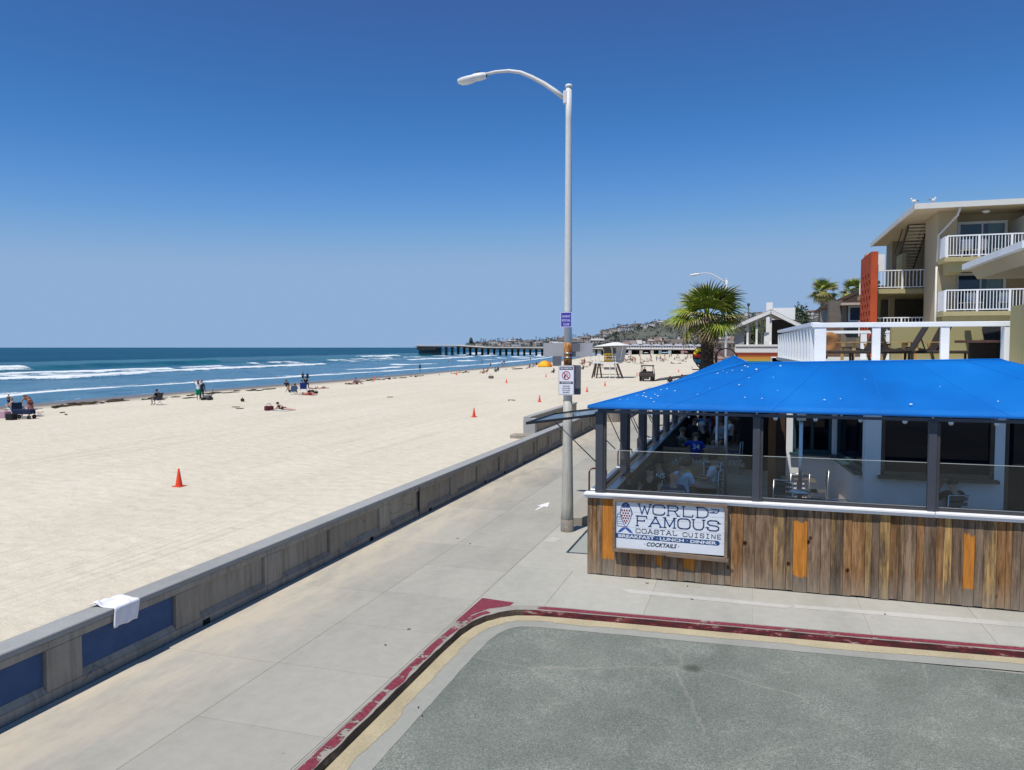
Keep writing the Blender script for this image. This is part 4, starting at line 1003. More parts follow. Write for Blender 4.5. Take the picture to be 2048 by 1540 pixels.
def window_wall(p, q_, s0, s1, zs, zt, frame_mat, mull=(), z0=.5, z1=4.0):
    """wall from p to q with an opening between fractions s0..s1 and levels zs..zt"""
    p = Vector((p[0], p[1])); q_ = Vector((q_[0], q_[1])); L = q_-p
    a = p+L*s0; c_ = p+L*s1
    if s0 > .001: wallseg(p, a, z0, z1)
    if s1 < .999: wallseg(c_, q_, z0, z1)
    wallseg(a, c_, z0, zs); wallseg(a, c_, zt, z1)
    d = L.normalized(); n_ = Vector((d.y, -d.x))
    fr = empty('window', (0, 0, 0)); fr.parent = rb; CH.setdefault(rb.name, []).append(fr)
    g0 = a-n_*.10; g1 = c_-n_*.10
    b = MB(); b.slab([(g0.x, g0.y, zs), (g1.x, g1.y, zs), (g1.x, g1.y, zt), (g0.x, g0.y, zt)], (n_.x, n_.y, 0), .01); b.build('pane', m_win, fr)
    f0 = a-n_*.05; f1 = c_-n_*.05; b = MB()
    for (u, v) in ((0, .0), (1, 0))+tuple((m_, 0) for m_ in mull):
        c0 = f0+(f1-f0)*u+d*(.04 if u == 0 else -.04 if u == 1 else 0); b.bar((c0.x, c0.y, zs), (c0.x, c0.y, zt), .08, .07, (n_.x, n_.y, 0))
    b.bar((f0.x, f0.y, zs+.04), (f1.x, f1.y, zs+.04), .07, .08); b.bar((f0.x, f0.y, zt-.04), (f1.x, f1.y, zt-.04), .07, .08); b.build('frame', frame_mat, fr)
    s_0 = a+n_*.08-d*.06; s_1 = c_+n_*.08+d*.06
    b = MB(); b.bar((s_0.x, s_0.y, zs-.03), (s_1.x, s_1.y, zs-.03), .2, .06); b.build('sill', m_sill if frame_mat != m_teal else m_teal, fr)
WYa = 18.2
xa = gy(1730, 900, WYa).x; xb = gy(1762, 900, WYa).x; xc = gy(1990, 900, WYa).x; xd = gy(2010, 900, WYa).x
L_ = 11-xa
window_wall((xa, WYa), (xd-.13, WYa), (xb-xa)/(xd-.13-xa), (xc-xa)/(xd-.13-xa), 1.76, 3.5, m_sill, ())
window_wall((xd-.13, WYa), (11, WYa), .13/(11-xd+.13), .95, 1.0, 3.5, m_sill)
wallseg((2.06, 22.3), (xa, WYa+.252), .5, .5, .2) if False else None
window_wall((2.02, 21.7), (xa, WYa+.0), .10, .93, 1.76, 3.5, m_teal)
window_wall((.86, 21.9), (2.02, 21.7), .14, .96, 1.72, 3.5, m_teal, (.5,))
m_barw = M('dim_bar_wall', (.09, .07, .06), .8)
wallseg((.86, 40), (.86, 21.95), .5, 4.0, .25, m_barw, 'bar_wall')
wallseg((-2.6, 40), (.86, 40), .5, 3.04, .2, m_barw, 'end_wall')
MB().box(.86, 11, 19.5, 44, 3.62, 4.0).build('ceiling_slab', m_bld, rb)
tag(MB().box(.40, .58, 21.4, 21.58, .5, 3.5).build('timber_column', M('orange_brown_timber', (.22, .085, .03), .6)), 'orange-brown timber column behind the left front post', 'column')
tag(MB().box(.60, .84, 22.2, 23.6, .5, 2.9).build('dark_cabinet', M('dark_cabinet', (.06, .035, .025), .6)), 'dark wooden cabinet beside the timber column', 'cabinet')
tag(MB().box(-.42, .82, 26.4, 28, .5, 2.8).build('black_block', plain('black_block', (.006, .006, .008), .8)), 'black block at the back of the terrace aisle', 'partition')  # near-black block closing the end of the aisle
# ---------------------------------------------------------------- furniture
m_tbl = M('table_top_wood', (.20, .13, .08), .5, .3); m_slat = M('bench_slat_wood', (.40, .26, .15), .6, .25, rand=.15); m_slatd = M('dark_slat', (.09, .09, .10), .6)
def make_chair(label):
    r = empty('terrace_chair', label=label, cat='chair', group='terrace chairs')
    MB().box(-.21, .21, -.2, .2, .44, .465).build('seat', m_slatd, r)
    for k in range(4):
        MB().box(-.19, .19, -.215, -.198, .56+.11*k, .63+.11*k).build('back_slat', m_slatd, r)
    for sx_ in (-1, 1):
        MB().tube([(sx_*.215, -.25, 0), (sx_*.215, -.2, .45), (sx_*.215, -.23, 1.0)], .014, 6).build('leg', m_silver, r)
        MB().tube([(sx_*.215, .22, 0), (sx_*.215, .2, .45)], .014, 6).build('leg', m_silver, r)
    MB().tube([(-.215, -.23, 1.0), (.215, -.23, 1.0)], .014, 6).build('back_rail', m_silver, r)
    return r
def make_table(label, w=.8, d=.8, top=None, h=.74):
    r = empty('terrace_table', label=label, cat='table', group='terrace tables')
    MB().box(-w/2, w/2, -d/2, d/2, h-.03, h).build('table_top', top or m_tbl, r, bevel=.005)
    MB().tube([(0, 0, .02), (0, 0, h-.03)], .035, 8).build('stem', m_steel, r); MB().box(-.25, .25, -.25, .25, 0, .02).build('foot', m_steel, r)
    return r
def onroot(r, x, y, rz=0, z=DZ): r.location = (x, y, z); r.rotation_euler = (0, 0, rz); return r
t0 = onroot(make_table('table of the woman in sunglasses, right behind the glass', .9, .8), -1.95, 17.0)
t1 = onroot(make_table('table in front of the man with the strap', .9, .9), -1.25, 18.9)
tb_ = onroot(make_table('table laden with glasses behind the wooden booth back', 2.0, .8), -1.2, 22.4)
t3 = onroot(make_table('table with shakers by the man in black', .8, .7), 3.0, 16.8)
t4 = onroot(make_table('empty table with the heater pole', .9, .9, M('dark_table', (.06, .055, .05), .4)), 1.0, 17.4)
t5 = onroot(make_table('dim empty table near the teal windows', .8, .8, M('grey_table', (.12, .11, .10), .4)), 1.1, 20.4)
t6 = onroot(make_table('far table beside the aisle', .8, .8), -1.2, 26.2)
c0 = make_chair('empty silver chair with its back to the glass at the bare table'); onroot(c0, gy(1668, 960, 16.6).x, 16.6, math.radians(12))
CHL = [((1.05, 19.75), 0.2, 'dim chair in front of the teal window'), ((1.55, 20.4), 1.6, 'dim chair to the right of the far bare table'), ((.6, 18.2), 2.8, 'dim chair behind the heater table'), ((-.12, 17.9), 1.75, 'chair standing in the aisle behind the left front post'), ((-1.0, 22.0-.9), 0, 'chair backing on the laden table'), ((-.55, 25.6), 1.4, 'silver chair beside the far aisle'), ((-.6, 27.4), 1.5, 'farther silver chair beside the aisle')]
for (p_, a_, l_) in CHL:
    c_ = dup(c0, (p_[0], p_[1], DZ), a_, label=l_)
# slatted wooden booth backs
def booth(x0, x1, y, z0, z1, label):
    r = empty('slatted_booth', (0, y, 0), label=label, cat='bench', group='slatted wooden booths')
    k = z0
    while k < z1-.05: MB().box(x0, x1, -.015, .015, k, k+.085).build('slat', m_slat, r); k += .1
    for x_ in (x0, x1): MB().box(x_-.03, x_+.03, -.03, .02, .5, z1+.02).build('upright', m_slat, r)
    return r
booth(-2.1, -.95, 20.9, .7, 1.40, 'slatted wooden booth back behind the curly-haired diner'); booth(-2.55, -1.85, 23.7, .7, 1.48, 'left slatted bench back below the blue and white jersey'); booth(-1.35, -.75, 23.7, .7, 1.48, 'right slatted bench back below the blue and white jersey')
# glasses on the laden table, shakers, menu
m_cup = glass_mat('drinking_glass', (.85, .88, .9), .8)
gm = MB().lathe([(.03, 0), (.035, .11), (.033, .11), (.028, .01)], n=8).mesh('drinking_glass', m_cup)
r6 = random.Random(5)
for i in range(16):
    o = place('drinking_glass', gm, None, (-2.1+i*.118+r6.uniform(-.02, .02), 22.3+r6.uniform(-.25, .25), DZ+.742)); tag(o, 'drinking glass on the crowded table behind the booth', 'glass', 'glasses on the crowded table')
for i, x_ in enumerate((2.62, 2.74, 2.88, 2.98)):
    b = MB().box(-.03, .03, -.03, .03, 0, (.12, .07, .15, .09)[i]); o = b.build('condiment_jar', m_slatd if i % 2 == 0 else m_silver, loc=(x_, 16.55, DZ+.742))
    tag(o, ['short dark condiment box farthest left by the man in black', 'tiny steel shaker between two dark boxes', 'tall dark condiment box by the man in black', 'steel shaker nearest the right front post'][i], 'condiment', 'condiments on the table')
o = MB().slab([(-.16, -.1, 0), (.12, -.13, .02), (.2, .06, .03), (-.05, .13, .02)], (0, 0, 1), .004).build('menu', m_signw, loc=(-1.25, 16.7, DZ+.76)); tag(o, 'white menu sheet held beside the bald man', 'menu')
# patio heaters / poles
def pole_(x, y, label, ring=False, box_=True, z1=3.25, r=.04, mt=None):
    R_ = empty('patio_heater', (x, y, DZ), label=label, cat='patio heater', group='patio heater poles')
    MB().tube([(0, 0, 0), (0, 0, z1-DZ)], r, 12).build('pole', mt or m_silver, R_)
    if box_: MB().box(-.09, .09, -.07, .07, z1-DZ-.32, z1-DZ-.02).build('control_box', M('ivory_box', (.55, .52, .45), .5), R_, bevel=.01)
    if ring: MB().lathe([(.04, .95), (.22, .93), (.23, .95), (.04, .98)], n=20).build('ring_shelf', m_silver, R_)
    MB().lathe([(.02, 0), (.2, .0), (.2, .03), (.02, .05)], n=16).build('base', m_steel, R_)
    return R_
h1 = gy(1602, 880, 17.4); pole_(h1.x, 17.4, 'heater pole with a round ring shelf among the empty tables', True, True, 3.28)
h2 = gy(1434, 870, 22.5); pole_(h2.x, 22.5, 'ivory heater pole with a control box among the diners', False, True, 3.1)
h3 = gy(1452, 880, 21.4); pole_(h3.x, 21.4, 'bare steel pole beside the ivory heater pole', False, False, 3.4, .045)
# globe string lights under the canopy edge
gl_ = MB().ball((0, 0, -.09), .045, 10, 6).mesh('bulb', plain('white_globe', (.75, .74, .7), .4)); n_ = 0
for px_, py_, Y_ in ((1551, 836, 16.2), (1631, 838, 16.6), (1721, 840, 17.2), (1810, 842, 15.6), (1902, 845, 15.6), (1994, 847, 15.6), (1300, 832, 21), (1378, 834, 30)):
    p_ = gy(px_, py_, Y_); r = empty('globe_lamp', p_, label=['globe lamp nearest the left front post', 'globe lamp over the heater pole', 'globe lamp in front of the teal window', 'globe lamp left of the right front post', 'globe lamp right of the right front post', 'globe lamp by the last white pillar', 'globe lamp on the third side post', 'farthest globe lamp by the side posts'][n_], cat='lamp', group='globe lamps strung under the canopy')
    place('bulb', gl_, r, (0, 0, .08)); MB().tube([(0, 0, .03), (0, 0, .14)], .012, 6).build('socket', m_blk, r); n_ += 1
# bicycle racks on the raised walk
m_rack = plain('brown_powdercoat', (.10, .07, .065), .4); m_rackr = plain('dark_red_powdercoat', (.12, .03, .035), .4)
for k, (x_, y_) in enumerate(((-4.28, 22.1), (-4.2, 26.6), (-4.1, 30.6), (-4.0, 35.2))):
    b = MB(); pts = [(0, -.35, 0), (0, -.35, .7)]+[(0, -.22-.13*math.cos(a), .7+.13*math.sin(a)) for a in (.4, .9, 1.57)]+[(0, .22+.13*math.sin(a-1.57), .7+.13*math.cos(a-1.57)) for a in (1.57, 2.2, 2.8)]+[(0, .35, .7), (0, .35, 0)]
    b.tube([(p[1]*.62, p[1]*.5, p[2]) for p in pts], .026, 8)
    o = b.build('bicycle_rack', m_rackr if k == 0 else m_rack, loc=(x_, y_, .17)); tag(o, ['dark red hoop rack nearest the lamp pole', 'second hoop rack, brown, along the boardwalk side', 'third hoop rack, brown, along the boardwalk side', 'farthest brown hoop rack'][k], 'bicycle rack', 'hoop racks beside the terrace')
# ================================================================ upper deck above the restaurant
m_wood_w = M('white_deck_paint', (.80, .82, .82), .7, .25, var=.06, vs=2)
m_olive = M('olive_stucco', (.36, .32, .165), .9, .1, var=.07, vs=.8, bump=.1)
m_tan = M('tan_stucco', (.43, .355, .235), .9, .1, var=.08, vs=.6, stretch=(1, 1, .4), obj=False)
m_tand = M('tan_soffit', (.50, .42, .29), .9, .1, var=.04)
ud = empty('roof_deck'); tag(ud, 'flat roof deck over the restaurant', kind='structure')
cA = gy(1560, 665, 33.0)
MB().prism([(1.3, 20.8), (6.6, 20.8), (6.6, 26), (8.5, 26), (8.5, 34), (cA.x-.1, 34), (cA.x-.1, 33)], 3.92, 4.12).build('roof_slab', M('roof_coating', (.48, .50, .46), .9, .1), ud)
rl = empty('deck_railing', (0, 21, 0), label='white wooden railing along the front of the roof deck with thick posts', cat='railing')
x0 = gy(1640, 650, 21).x; x3 = gy(2018, 650, 21).x
MB().box(x0-.18, x3+.08, -.08, .10, 5.00, 5.12).build('top_rail', m_wood_w, rl, bevel=.01)
for px_, w_ in ((1640, .28), (1752, .19), (1889, .19)):
    X = gy(px_, 690, 21).x; MB().box(X-w_/2, X+w_/2, -.06, .06, 4.12, 4.998).build('post', m_wood_w, rl, bevel=.008)
MB().box(x3-.10, x3+.06, -.065, .25, 4.12, 4.998).build('post', m_wood_w, rl, bevel=.008)
sr = empty('side_railing', (0, 0, 0), label='white side railing of broad upright boards on the roof deck', cat='railing')
a = Vector((x0-.1, 21.0, 0)); c_ = Vector((cA.x, 33, 0)); N_ = 13
for i in range(N_):
    t = (i+.8)/N_; t = t**1.15; p = a+(c_-a)*t
    MB().box(-.085, .085, -.03, .03, 4.05, 5.02).build('baluster', m_wood_w, sr, loc=(p.x, p.y, 0)).rotation_euler = (0, 0, .25)
MB().bar((a.x, a.y+.12, 5.09), (c_.x, c_.y, 5.14), .2, .10).build('top_rail', m_wood_w, sr)
ir = empty('inner_railing', (0, 27.5, 0), label='low white inner railing at the back of the roof deck', cat='railing')
xa_ = gy(1655, 664, 27.5); xb_ = gy(1785, 664, 27.5)
MB().box(xa_.x-.1, xb_.x, -.05, .05, xa_.z-.05, xa_.z+.04).build('rail', m_wood_w, ir)
for px_ in (1650, 1727, 1778): X = gy(px_, 690, 27.5).x; MB().box(X-.09, X+.09, -.04, .04, 4.12, xa_.z-.052).build('post', m_wood_w, ir)
# satellite dish lying behind the rail
dd = gy(1655, 686, 26.6); r = empty('satellite_dish', dd, label='round satellite dish, orange below, behind the roof deck railing', cat='satellite dish')
MB().lathe([(.001, -.02), (.2, 0), (.36, .05), (.37, .07), (.2, .03), (.001, .01)], n=24).build('reflector', [M('rusty_dish', (.42, .20, .08), .6, .3, var=.2, vs=3)], r).rotation_euler = (math.radians(100), 0, math.radians(25))
MB().tube([(0, 0, 0), (0, .2, -.5)], .03, 8).build('mast', m_steel, r)
# adirondack chairs and loungers
m_gw = M('golden_teak', (.46, .30, .12), .7, .2, var=.15, vs=5); m_dw = M('dark_wicker', (.045, .035, .03), .7, .25, var=.3, vs=30)
def adirondack(label, loc, rz):
    r = empty('deck_chair', loc, rz, label=label, cat='deck chair', group='low wooden deck chairs')
    for s_ in (-1, 1):
        MB().slab([(s_*.33, -.42, 0), (s_*.33, -.34, 0), (s_*.33, -.30, .52), (s_*.33, -.40, .52)], (1, 0, 0), .035).build('leg', m_gw, r)
        MB().slab([(s_*.33, .42, 0), (s_*.33, .50, 0), (s_*.33, .36, .5), (s_*.33, .26, .5)], (1, 0, 0), .035).build('leg', m_gw, r)
        MB().box(s_*.36-.07, s_*.36+.07, -.5, .42, .521, .545).build('armrest', m_gw, r)
    for k in range(5): MB().bar((-.28+.14*k, .25, .25), (-.30+.15*k, .62, .98), .12, .02, (0, 1, 0)).build('back_slat', m_dw, r)
    MB().slab([(-.3, -.42, .38), (.3, -.42, .38), (.3, .35, .24), (-.3, .35, .24)], (0, 0, 1), .02).build('seat', m_dw, r)
    return r
def lounger(label, loc, rz, up):
    r = empty('wicker_lounger', loc, rz, label=label, cat='lounger', group='dark wicker loungers')
    MB().box(-1.1, .45, -.32, .32, .22, .30).build('seat', m_dw, r, bevel=.02)
    MB().slab([(.45, -.32, .26), (.45, .32, .26), (.45+.75*math.cos(up), .32, .26+.75*math.sin(up)), (.45+.75*math.cos(up), -.32, .26+.75*math.sin(up))], (-math.sin(up), 0, math.cos(up)), .05).build('backrest', m_dw, r)
    for x_ in (-1.0, .35):
        for y_ in (-.28, .28): MB().box(x_-.025, x_+.025, y_-.025, y_+.025, 0, .22).build('leg', m_dw, r)
    if up > .5: MB().bar((.8, .0, .24), (.45+.45*math.cos(up), 0, .26+.45*math.sin(up)), .03).build('prop', m_dw, r)
    return r
def on(px_, Y, z=4.12): p = gy(px_, 700, Y); return (p.x, Y, z)
adirondack('left deck chair, half hidden by the second railing post', on(1720, 24.6), math.radians(-70))
adirondack('middle deck chair behind the raised lounger back', on(1790, 25.0), math.radians(60))
adirondack('right deck chair with dark back, nearest the olive wall', on(1846, 25.0), math.radians(-75))
lounger('dark lounger with its back raised steeply on the roof deck', on(1785, 22.6), 0, math.radians(62))
lounger('flat dark lounger at the left of the roof deck', on(1722, 22.3), math.radians(4), .05)
lounger('flat dark lounger just right of the raised one', on(1850, 23.4), math.radians(176), .12)
tt = empty('round_deck_table', on(1965, 22.2), label='dark round table at the right end of the roof deck', cat='table')
MB().lathe([(.001, .56), (.62, .56), (.62, .50), (.001, .50)], n=24, smooth=False).build('table_top', M('dark_red_wood', (.09, .05, .045), .5), tt); MB().box(-.3, .3, -.06, .06, 0, .5).build('pedestal', m_dw, tt)
# olive walls around the deck
ow = empty('olive_wall', label='olive stucco wall behind the roof deck', cat='wall'); ya = 26.0
MB().box(gy(1782, 700, ya).x, 8.6, ya, ya+.3, 3, 5.22).build('wall', m_olive, ow)
tag(MB().slab([(gy(1963, 657, 25.95).x, 25.95, 5.15), (gy(2040, 657, 25.95).x, 25.95, 5.15), (gy(2040, 715, 25.95).x, 25.95, 4.13), (gy(1977, 715, 25.95).x, 25.95, 4.13)], (0, -1, 0), .03).build('painted_shadow', M('shadow_grey', (.035, .038, .042), .9)), 'slanted shadow on the olive wall, painted as a dark grey sheet', 'painted shadow')  # cast shadow painted as a dark slanted sheet in front of the wall
nw = empty('annex_building', label='olive annex with a white-edged sloping roof at the right edge', cat='building')
xw = gy(2019, 690, 20.6).x
MB().box(xw, 14, 19.6, 20.6, 3.0, 5.45).build('wall', m_olive, nw)
e0 = gy(2048, 512, 20); ef = gy(1937, 545, 24.9)
zR = 6.85
exx = gy(1937, 545, 24.9).x
for nm_, m_, z0_, z1_ in (('roof', m_tand, -.28, -.02), ):
    b = MB(); b.add([(exx+.05, 19.95, zR-.10), (exx+.05, 25, zR-.10), (13, 25, zR+1.3), (13, 19.95, zR+1.3), (exx+.25, 19.95, zR-.42), (exx+.25, 25, zR-.42), (13, 25, zR-.42), (13, 19.95, zR-.42)], [(0, 1, 2, 3), (4, 7, 6, 5), (0, 4, 5, 1), (1, 5, 6, 2), (2, 6, 7, 3), (3, 7, 4, 0)]); b.build(nm_, m_, nw)
MB().box(exx-.12, exx+.04, 19.9, 25.1, zR-.14, zR+.02).build('white_gutter', m_wood_w, nw)
MB().box(9.6, 14, 20.7, 25, 3, zR-.43).build('upper_wall', m_olive, nw)

# ================================================================ hotel
ho = empty('hotel', label='three-storey tan hotel with white balcony railings and a thin flat roof', cat='building')
HX = 7.57; HY = 38.0; FZ = [5.85, 8.12]; TOP = 10.42
m_fascia = M('white_fascia', (.62, .62, .58), .7, .2, var=.05)
b = MB(); b.box(6.50, 32, 37.0, 50, TOP, TOP+.10); b.build('soffit', m_tand, ho)
MB().box(6.44, 6.52, 36.9, 50.05, TOP-.03, TOP+.20).box(6.521, 32, 36.9, 36.998, TOP-.03, TOP+.20).build('fascia', m_fascia, ho)
MB().box(6.53, 32, 37.0, 50, TOP+.101, TOP+.17).build('roof', M('pale_roof', (.5, .48, .44), .9), ho)
# solid end wall, recess wall, floor slabs
MB().box(HX, HX+.75, HY, 40.6, 0, TOP-.001).build('wall', m_tan, ho)
MB().box(HX+.76, 32, 39.4, 39.7, 0, TOP-.001).build('wall', m_tan, ho)
MB().box(8.9, 32, 39.71, 50, 0, TOP-.001).build('wall', m_tan, ho)
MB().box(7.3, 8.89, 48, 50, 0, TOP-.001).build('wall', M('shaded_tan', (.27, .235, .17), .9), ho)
m_bf = M('balcony_stucco', (.40, .35, .19), .9, .1, var=.06)
for i, z in enumerate(FZ):
    MB().box(HX+.02, 32, 36.7, 39.39, z-.02, z+.16).build('balcony_slab', m_bf, ho, bevel=.01)
    MB().box(HX+.22, 32, 36.95, 37.25, z-.42, z-.021).build('balcony_beam', m_bf, ho)
    MB().box(HX+.22, HX+.75, 37.251, HY-.002, z-.50, z-.021).build('bracket', m_bf, ho)
m_wr = plain('white_railing_paint', (.80, .81, .82), .5)
def railing(parent, x0, x1, y, z0, z1, step=.135, big=8, along='x', fixed=0, w=.03):
    b = MB(); n = max(1, int(round((x1-x0)/step)))
    R_ = empty('railing', (0, 0, 0)); R_.parent = parent; CH.setdefault(parent.name, []).append(R_)
    if along == 'x':
        MB().box(x0, x1, y-.03, y+.03, z1-.05, z1).build('top_rail', m_wr, R_); MB().box(x0, x1, y-.02, y+.02, z0, z0+.04).build('bottom_rail', m_wr, R_)
        bar = MB().box(-w/2, w/2, -w/2, w/2, z0+.041, z1-.051).mesh('baluster', m_wr); bb = MB().box(-.04, .04, -.035, .035, z0-.06, z1-.051).mesh('post', m_wr)
        for i in range(n+1): place('post' if i % big == 0 else 'baluster', bb if i % big == 0 else bar, R_, (x0+(x1-x0)*i/n, y, 0))
    else:
        MB().box(y-.03, y+.03, x0, x1, z1-.05, z1).build('top_rail', m_wr, R_); MB().box(y-.02, y+.02, x0, x1, z0, z0+.04).build('bottom_rail', m_wr, R_)
        bar = MB().box(-w/2, w/2, -w/2, w/2, z0+.041, z1-.051).mesh('baluster', m_wr)
        for i in range(n+1): place('baluster', bar, R_, (y, x0+(x1-x0)*i/n, 0))
for i, z in enumerate(FZ):
    railing(ho, HX+.10+.02*i, 13.5, 36.78, z+.22, z+1.08, .118, 10, w=.024)
    MB().box(HX+.06, HX+.10, 36.85, 38-.01, z+.2, z+1.06).build('privacy_panel', m_wr, ho)
    # sliding doors with frame, glass and curtain
    wx0 = gy(1913, 500, 39.39).x-.02*(1-i); wx1 = gy(2013, 500, 39.39).x; zt = z+1.98
    W_ = empty('sliding_door', (0, 0, 0)); W_.parent = ho; CH.setdefault(ho.name, []).append(W_)
    MB().box(wx0, wx0+.12, 39.3, 39.398, z+.17, zt).box(wx1-.12, wx1, 39.3, 39.398, z+.17, zt).box(wx0+.121, wx1-.121, 39.3, 39.398, zt-.12, zt).box((wx0+wx1)/2-.035, (wx0+wx1)/2+.035, 39.31, 39.397, z+.17, zt-.121).build('frame', m_wr, W_)
    MB().box(wx0+.12, wx1-.12, 39.36, 39.38, z+.17, zt-.1).build('pane', NT_g if False else plain('blue_glass', (.01, .045, .10), .06, .7), W_)
    MB().box((wx0+wx1)/2+.22, wx1-.15, 39.345, 39.357, z+.17, zt-.13).build('curtain', M('pale_curtain', (.22, .34, .42), .8, .1, var=.2, vs=9, stretch=(8, 1, .1)), W_)
MB().box(gy(2043, 480, 37.8).x, 14, 37.5, 39.39, FZ[1]+.162, FZ[1]+1.9).build('divider', M('pale_divider', (.5, .5, .47), .8), ho)
# white patio chairs behind the railings
for i, (px_, z) in enumerate(((1932, FZ[1]), (1958, FZ[1]), (1998, FZ[1]), (1933, FZ[0]), (2012, FZ[0]), (1954, FZ[0]))):
    x_ = gy(px_, 500, 38).x; r = empty('balcony_chair', (x_, 38.0, z+.162), i*.7, label=['white chair at the left of the top balcony', 'white chair in the middle of the top balcony', 'white chair at the right of the top balcony', 'white chair at the left of the lower balcony', 'white chair at the right of the lower balcony', 'white chair beside the left one on the lower balcony'][i], cat='chair', group='white chairs on the hotel balconies')
    MB().box(-.22, .22, -.2, .2, .4, .44).build('seat', m_wr, r); MB().box(-.22, .22, -.22, -.19, .45, .85).build('backrest', m_wr, r)
    for s_ in (-1, 1):
        for t_ in (-1, 1): MB().box(s_*.2-.015, s_*.2+.015, t_*.18-.015, t_*.18+.015, 0, .4).build('leg', m_wr, r)
# downspout
dp = [(HX+.62, 36.95, TOP-.02), (HX+.6, 37.3, TOP-.3), (HX+.03, HY-.05, TOP-1.05), (HX+.0, HY-.05, FZ[1]+.1)]
MB().tube(dp, .05, 8).build('downspout', m_fascia, ho); MB().tube([(HX-.02, HY-.05, FZ[1]-.1), (HX-.02, HY-.05, 4)], .045, 8).build('downspout', m_fascia, ho)
for zz_ in (TOP-.1, FZ[0]-.1): MB().ball((gy(1972, 425, 38).x, 38, zz_), .16, 12, 6, (1, 1, .5)).build('ceiling_light', m_wr, ho)
# outside stair
stc = empty('stair', (0, 0, 0)); stc.parent = ho; CH.setdefault(ho.name, []).append(stc)
m_rust2 = M('brown_stringer', (.07, .045, .03), .7); m_tread = M('concrete_tread', (.60, .56, .44), .8)
s0 = gy(1819, 541, 45.6); s1_ = gy(1836, 452, 41.6); s0.x -= .3
for s_ in (-.42, .42):
    MB().bar(s0+Vector((s_, 0, 0)), s1_+Vector((s_, 0, 0)), .05, .2).build('stringer', m_rust2, stc)
    MB().bar(s0+Vector((s_*1.05, 0, .9)), s1_+Vector((s_*1.05, 0, .7)), .035, .035).build('handrail', m_blk, stc)
for i in range(15):
    p_ = s0+(s1_-s0)*(i/14); MB().box(-.40, .40, -.13, .13, -.025, .02).build('tread', m_tread, stc, loc=p_)
# landings on the side
for i, (z, zr) in enumerate(((7.36, 8.28), (5.05, 5.98))):
    xl, xr = 5.56, 7.56+.0
    MB().box(xl, HX+1.3, 41.8, 48, z-.22, z).build('landing', m_bf, ho)
    railing(ho, xl+.02, HX+.22, 41.85, z+.06, zr, .155, 8); railing(ho, 41.9, 47.5, xl+.05, z+.06, zr, .25, 8, 'y')
MB().box(7.0, 7.18, 43, 44.6, 7.361, 9.2).build('wing_wall', m_bf, ho); MB().box(6.62, 6.86, 44, 44.3, 5.06, 7.1).build('column', m_tan, ho)
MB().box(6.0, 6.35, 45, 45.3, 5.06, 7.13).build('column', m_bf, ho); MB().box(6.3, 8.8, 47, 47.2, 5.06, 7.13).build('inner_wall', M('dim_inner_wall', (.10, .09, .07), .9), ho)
MB().box(7.0, 8.85, 40.61, 47.99, 9.2, 9.25).build('upper_landing', m_tan, ho) if False else None
MB().box(5.9, 6.3, 43.6, 43.65, 8.42, 9.25).build('rail_panel', m_wr, ho)
# red perforated screen
m_redst = M('red_terracotta', (.40, .075, .03), .85, .15, var=.16, vs=1.5, bump=.2)
rs = empty('perforated_screen', label='tall red screen wall pierced with rows of small openings', cat='wall')
X0 = 5.2; t_ = .30; y0, y1 = 40.0, 43.7; z1 = 9.0; HZ = gy(1735, 556, 42).z
holes = []; rows = 12
for r_ in range(rows):
    zc = HZ-r_*.36
    n_ = 3 if r_ % 2 == 0 else 4
    for k in range(n_):
        yc = 40.42+k*.95+(.5 if r_ % 2 == 0 else 0); holes.append((yc, zc, .24, .12))
# build as horizontal courses with gaps at the holes
zs_ = sorted({0.0, z1}|{round(HZ-r_*.36+s_*.12, 5) for r_ in range(rows) for s_ in (-1, 1)})
for za, zb in zip(zs_, zs_[1:]):
    hs = sorted([(h[0]-h[2], h[0]+h[2]) for h in holes if h[1]-h[3]-1e-3 <= za and zb <= h[1]+h[3]+1e-3])
    cur = y0
    for a_, c2 in hs+[(y1, y1)]:
        if a_ > cur: MB().box(X0, X0+t_, cur, a_, za, zb).build('block', m_redst, rs)
        cur = c2
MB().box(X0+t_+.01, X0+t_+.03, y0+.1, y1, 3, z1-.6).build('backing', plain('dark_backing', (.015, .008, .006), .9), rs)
MB().box(X0-.01, X0+t_+.01, 41.6, 42.6, z1+.001, z1+.10).build('coping_block', M('tan_coping', (.55, .42, .30)), rs)
# gulls on the hotel roof
def gull(px_, py_, Y, label, rz):
    p = gy(px_, py_, Y); r = empty('gull', (p.x, Y, TOP+.20), rz, label=label, cat='gull', group='gulls on the hotel roof')
    r.scale = (.5,)*3
    MB().ball((0, 0, .22), .13, 10, 8, (1.9, .85, .95)).build('body', m_white, r); MB().ball((.24, 0, .40), .085, 8, 6, (1.1, 1, 1)).build('head', m_white, r)
    MB().tube([(.16, 0, .28), (.22, 0, .38)], .06, 8).build('neck', m_white, r); MB().ball((-.14, 0, .26), .11, 8, 6, (2.0, .95, .55)).build('wing', M('grey_wing', (.20, .20, .22)), r)
    MB().tube([(.31, 0, .40), (.40, 0, .38)], [.02, .004], 6).build('beak', plain('yellow_beak', (.6, .35, .02)), r)
    for s_ in (-.05, .05): MB().tube([(0, s_, 0), (0, s_, .14)], .012, 5).build('leg', plain('pink_leg', (.5, .25, .2)), r)
gull(1829, 408, 36.95, 'gull perched on the very corner of the hotel roof', math.pi); gull(1865, 404, 36.95, 'gull perched farther right on the hotel roof', .3)
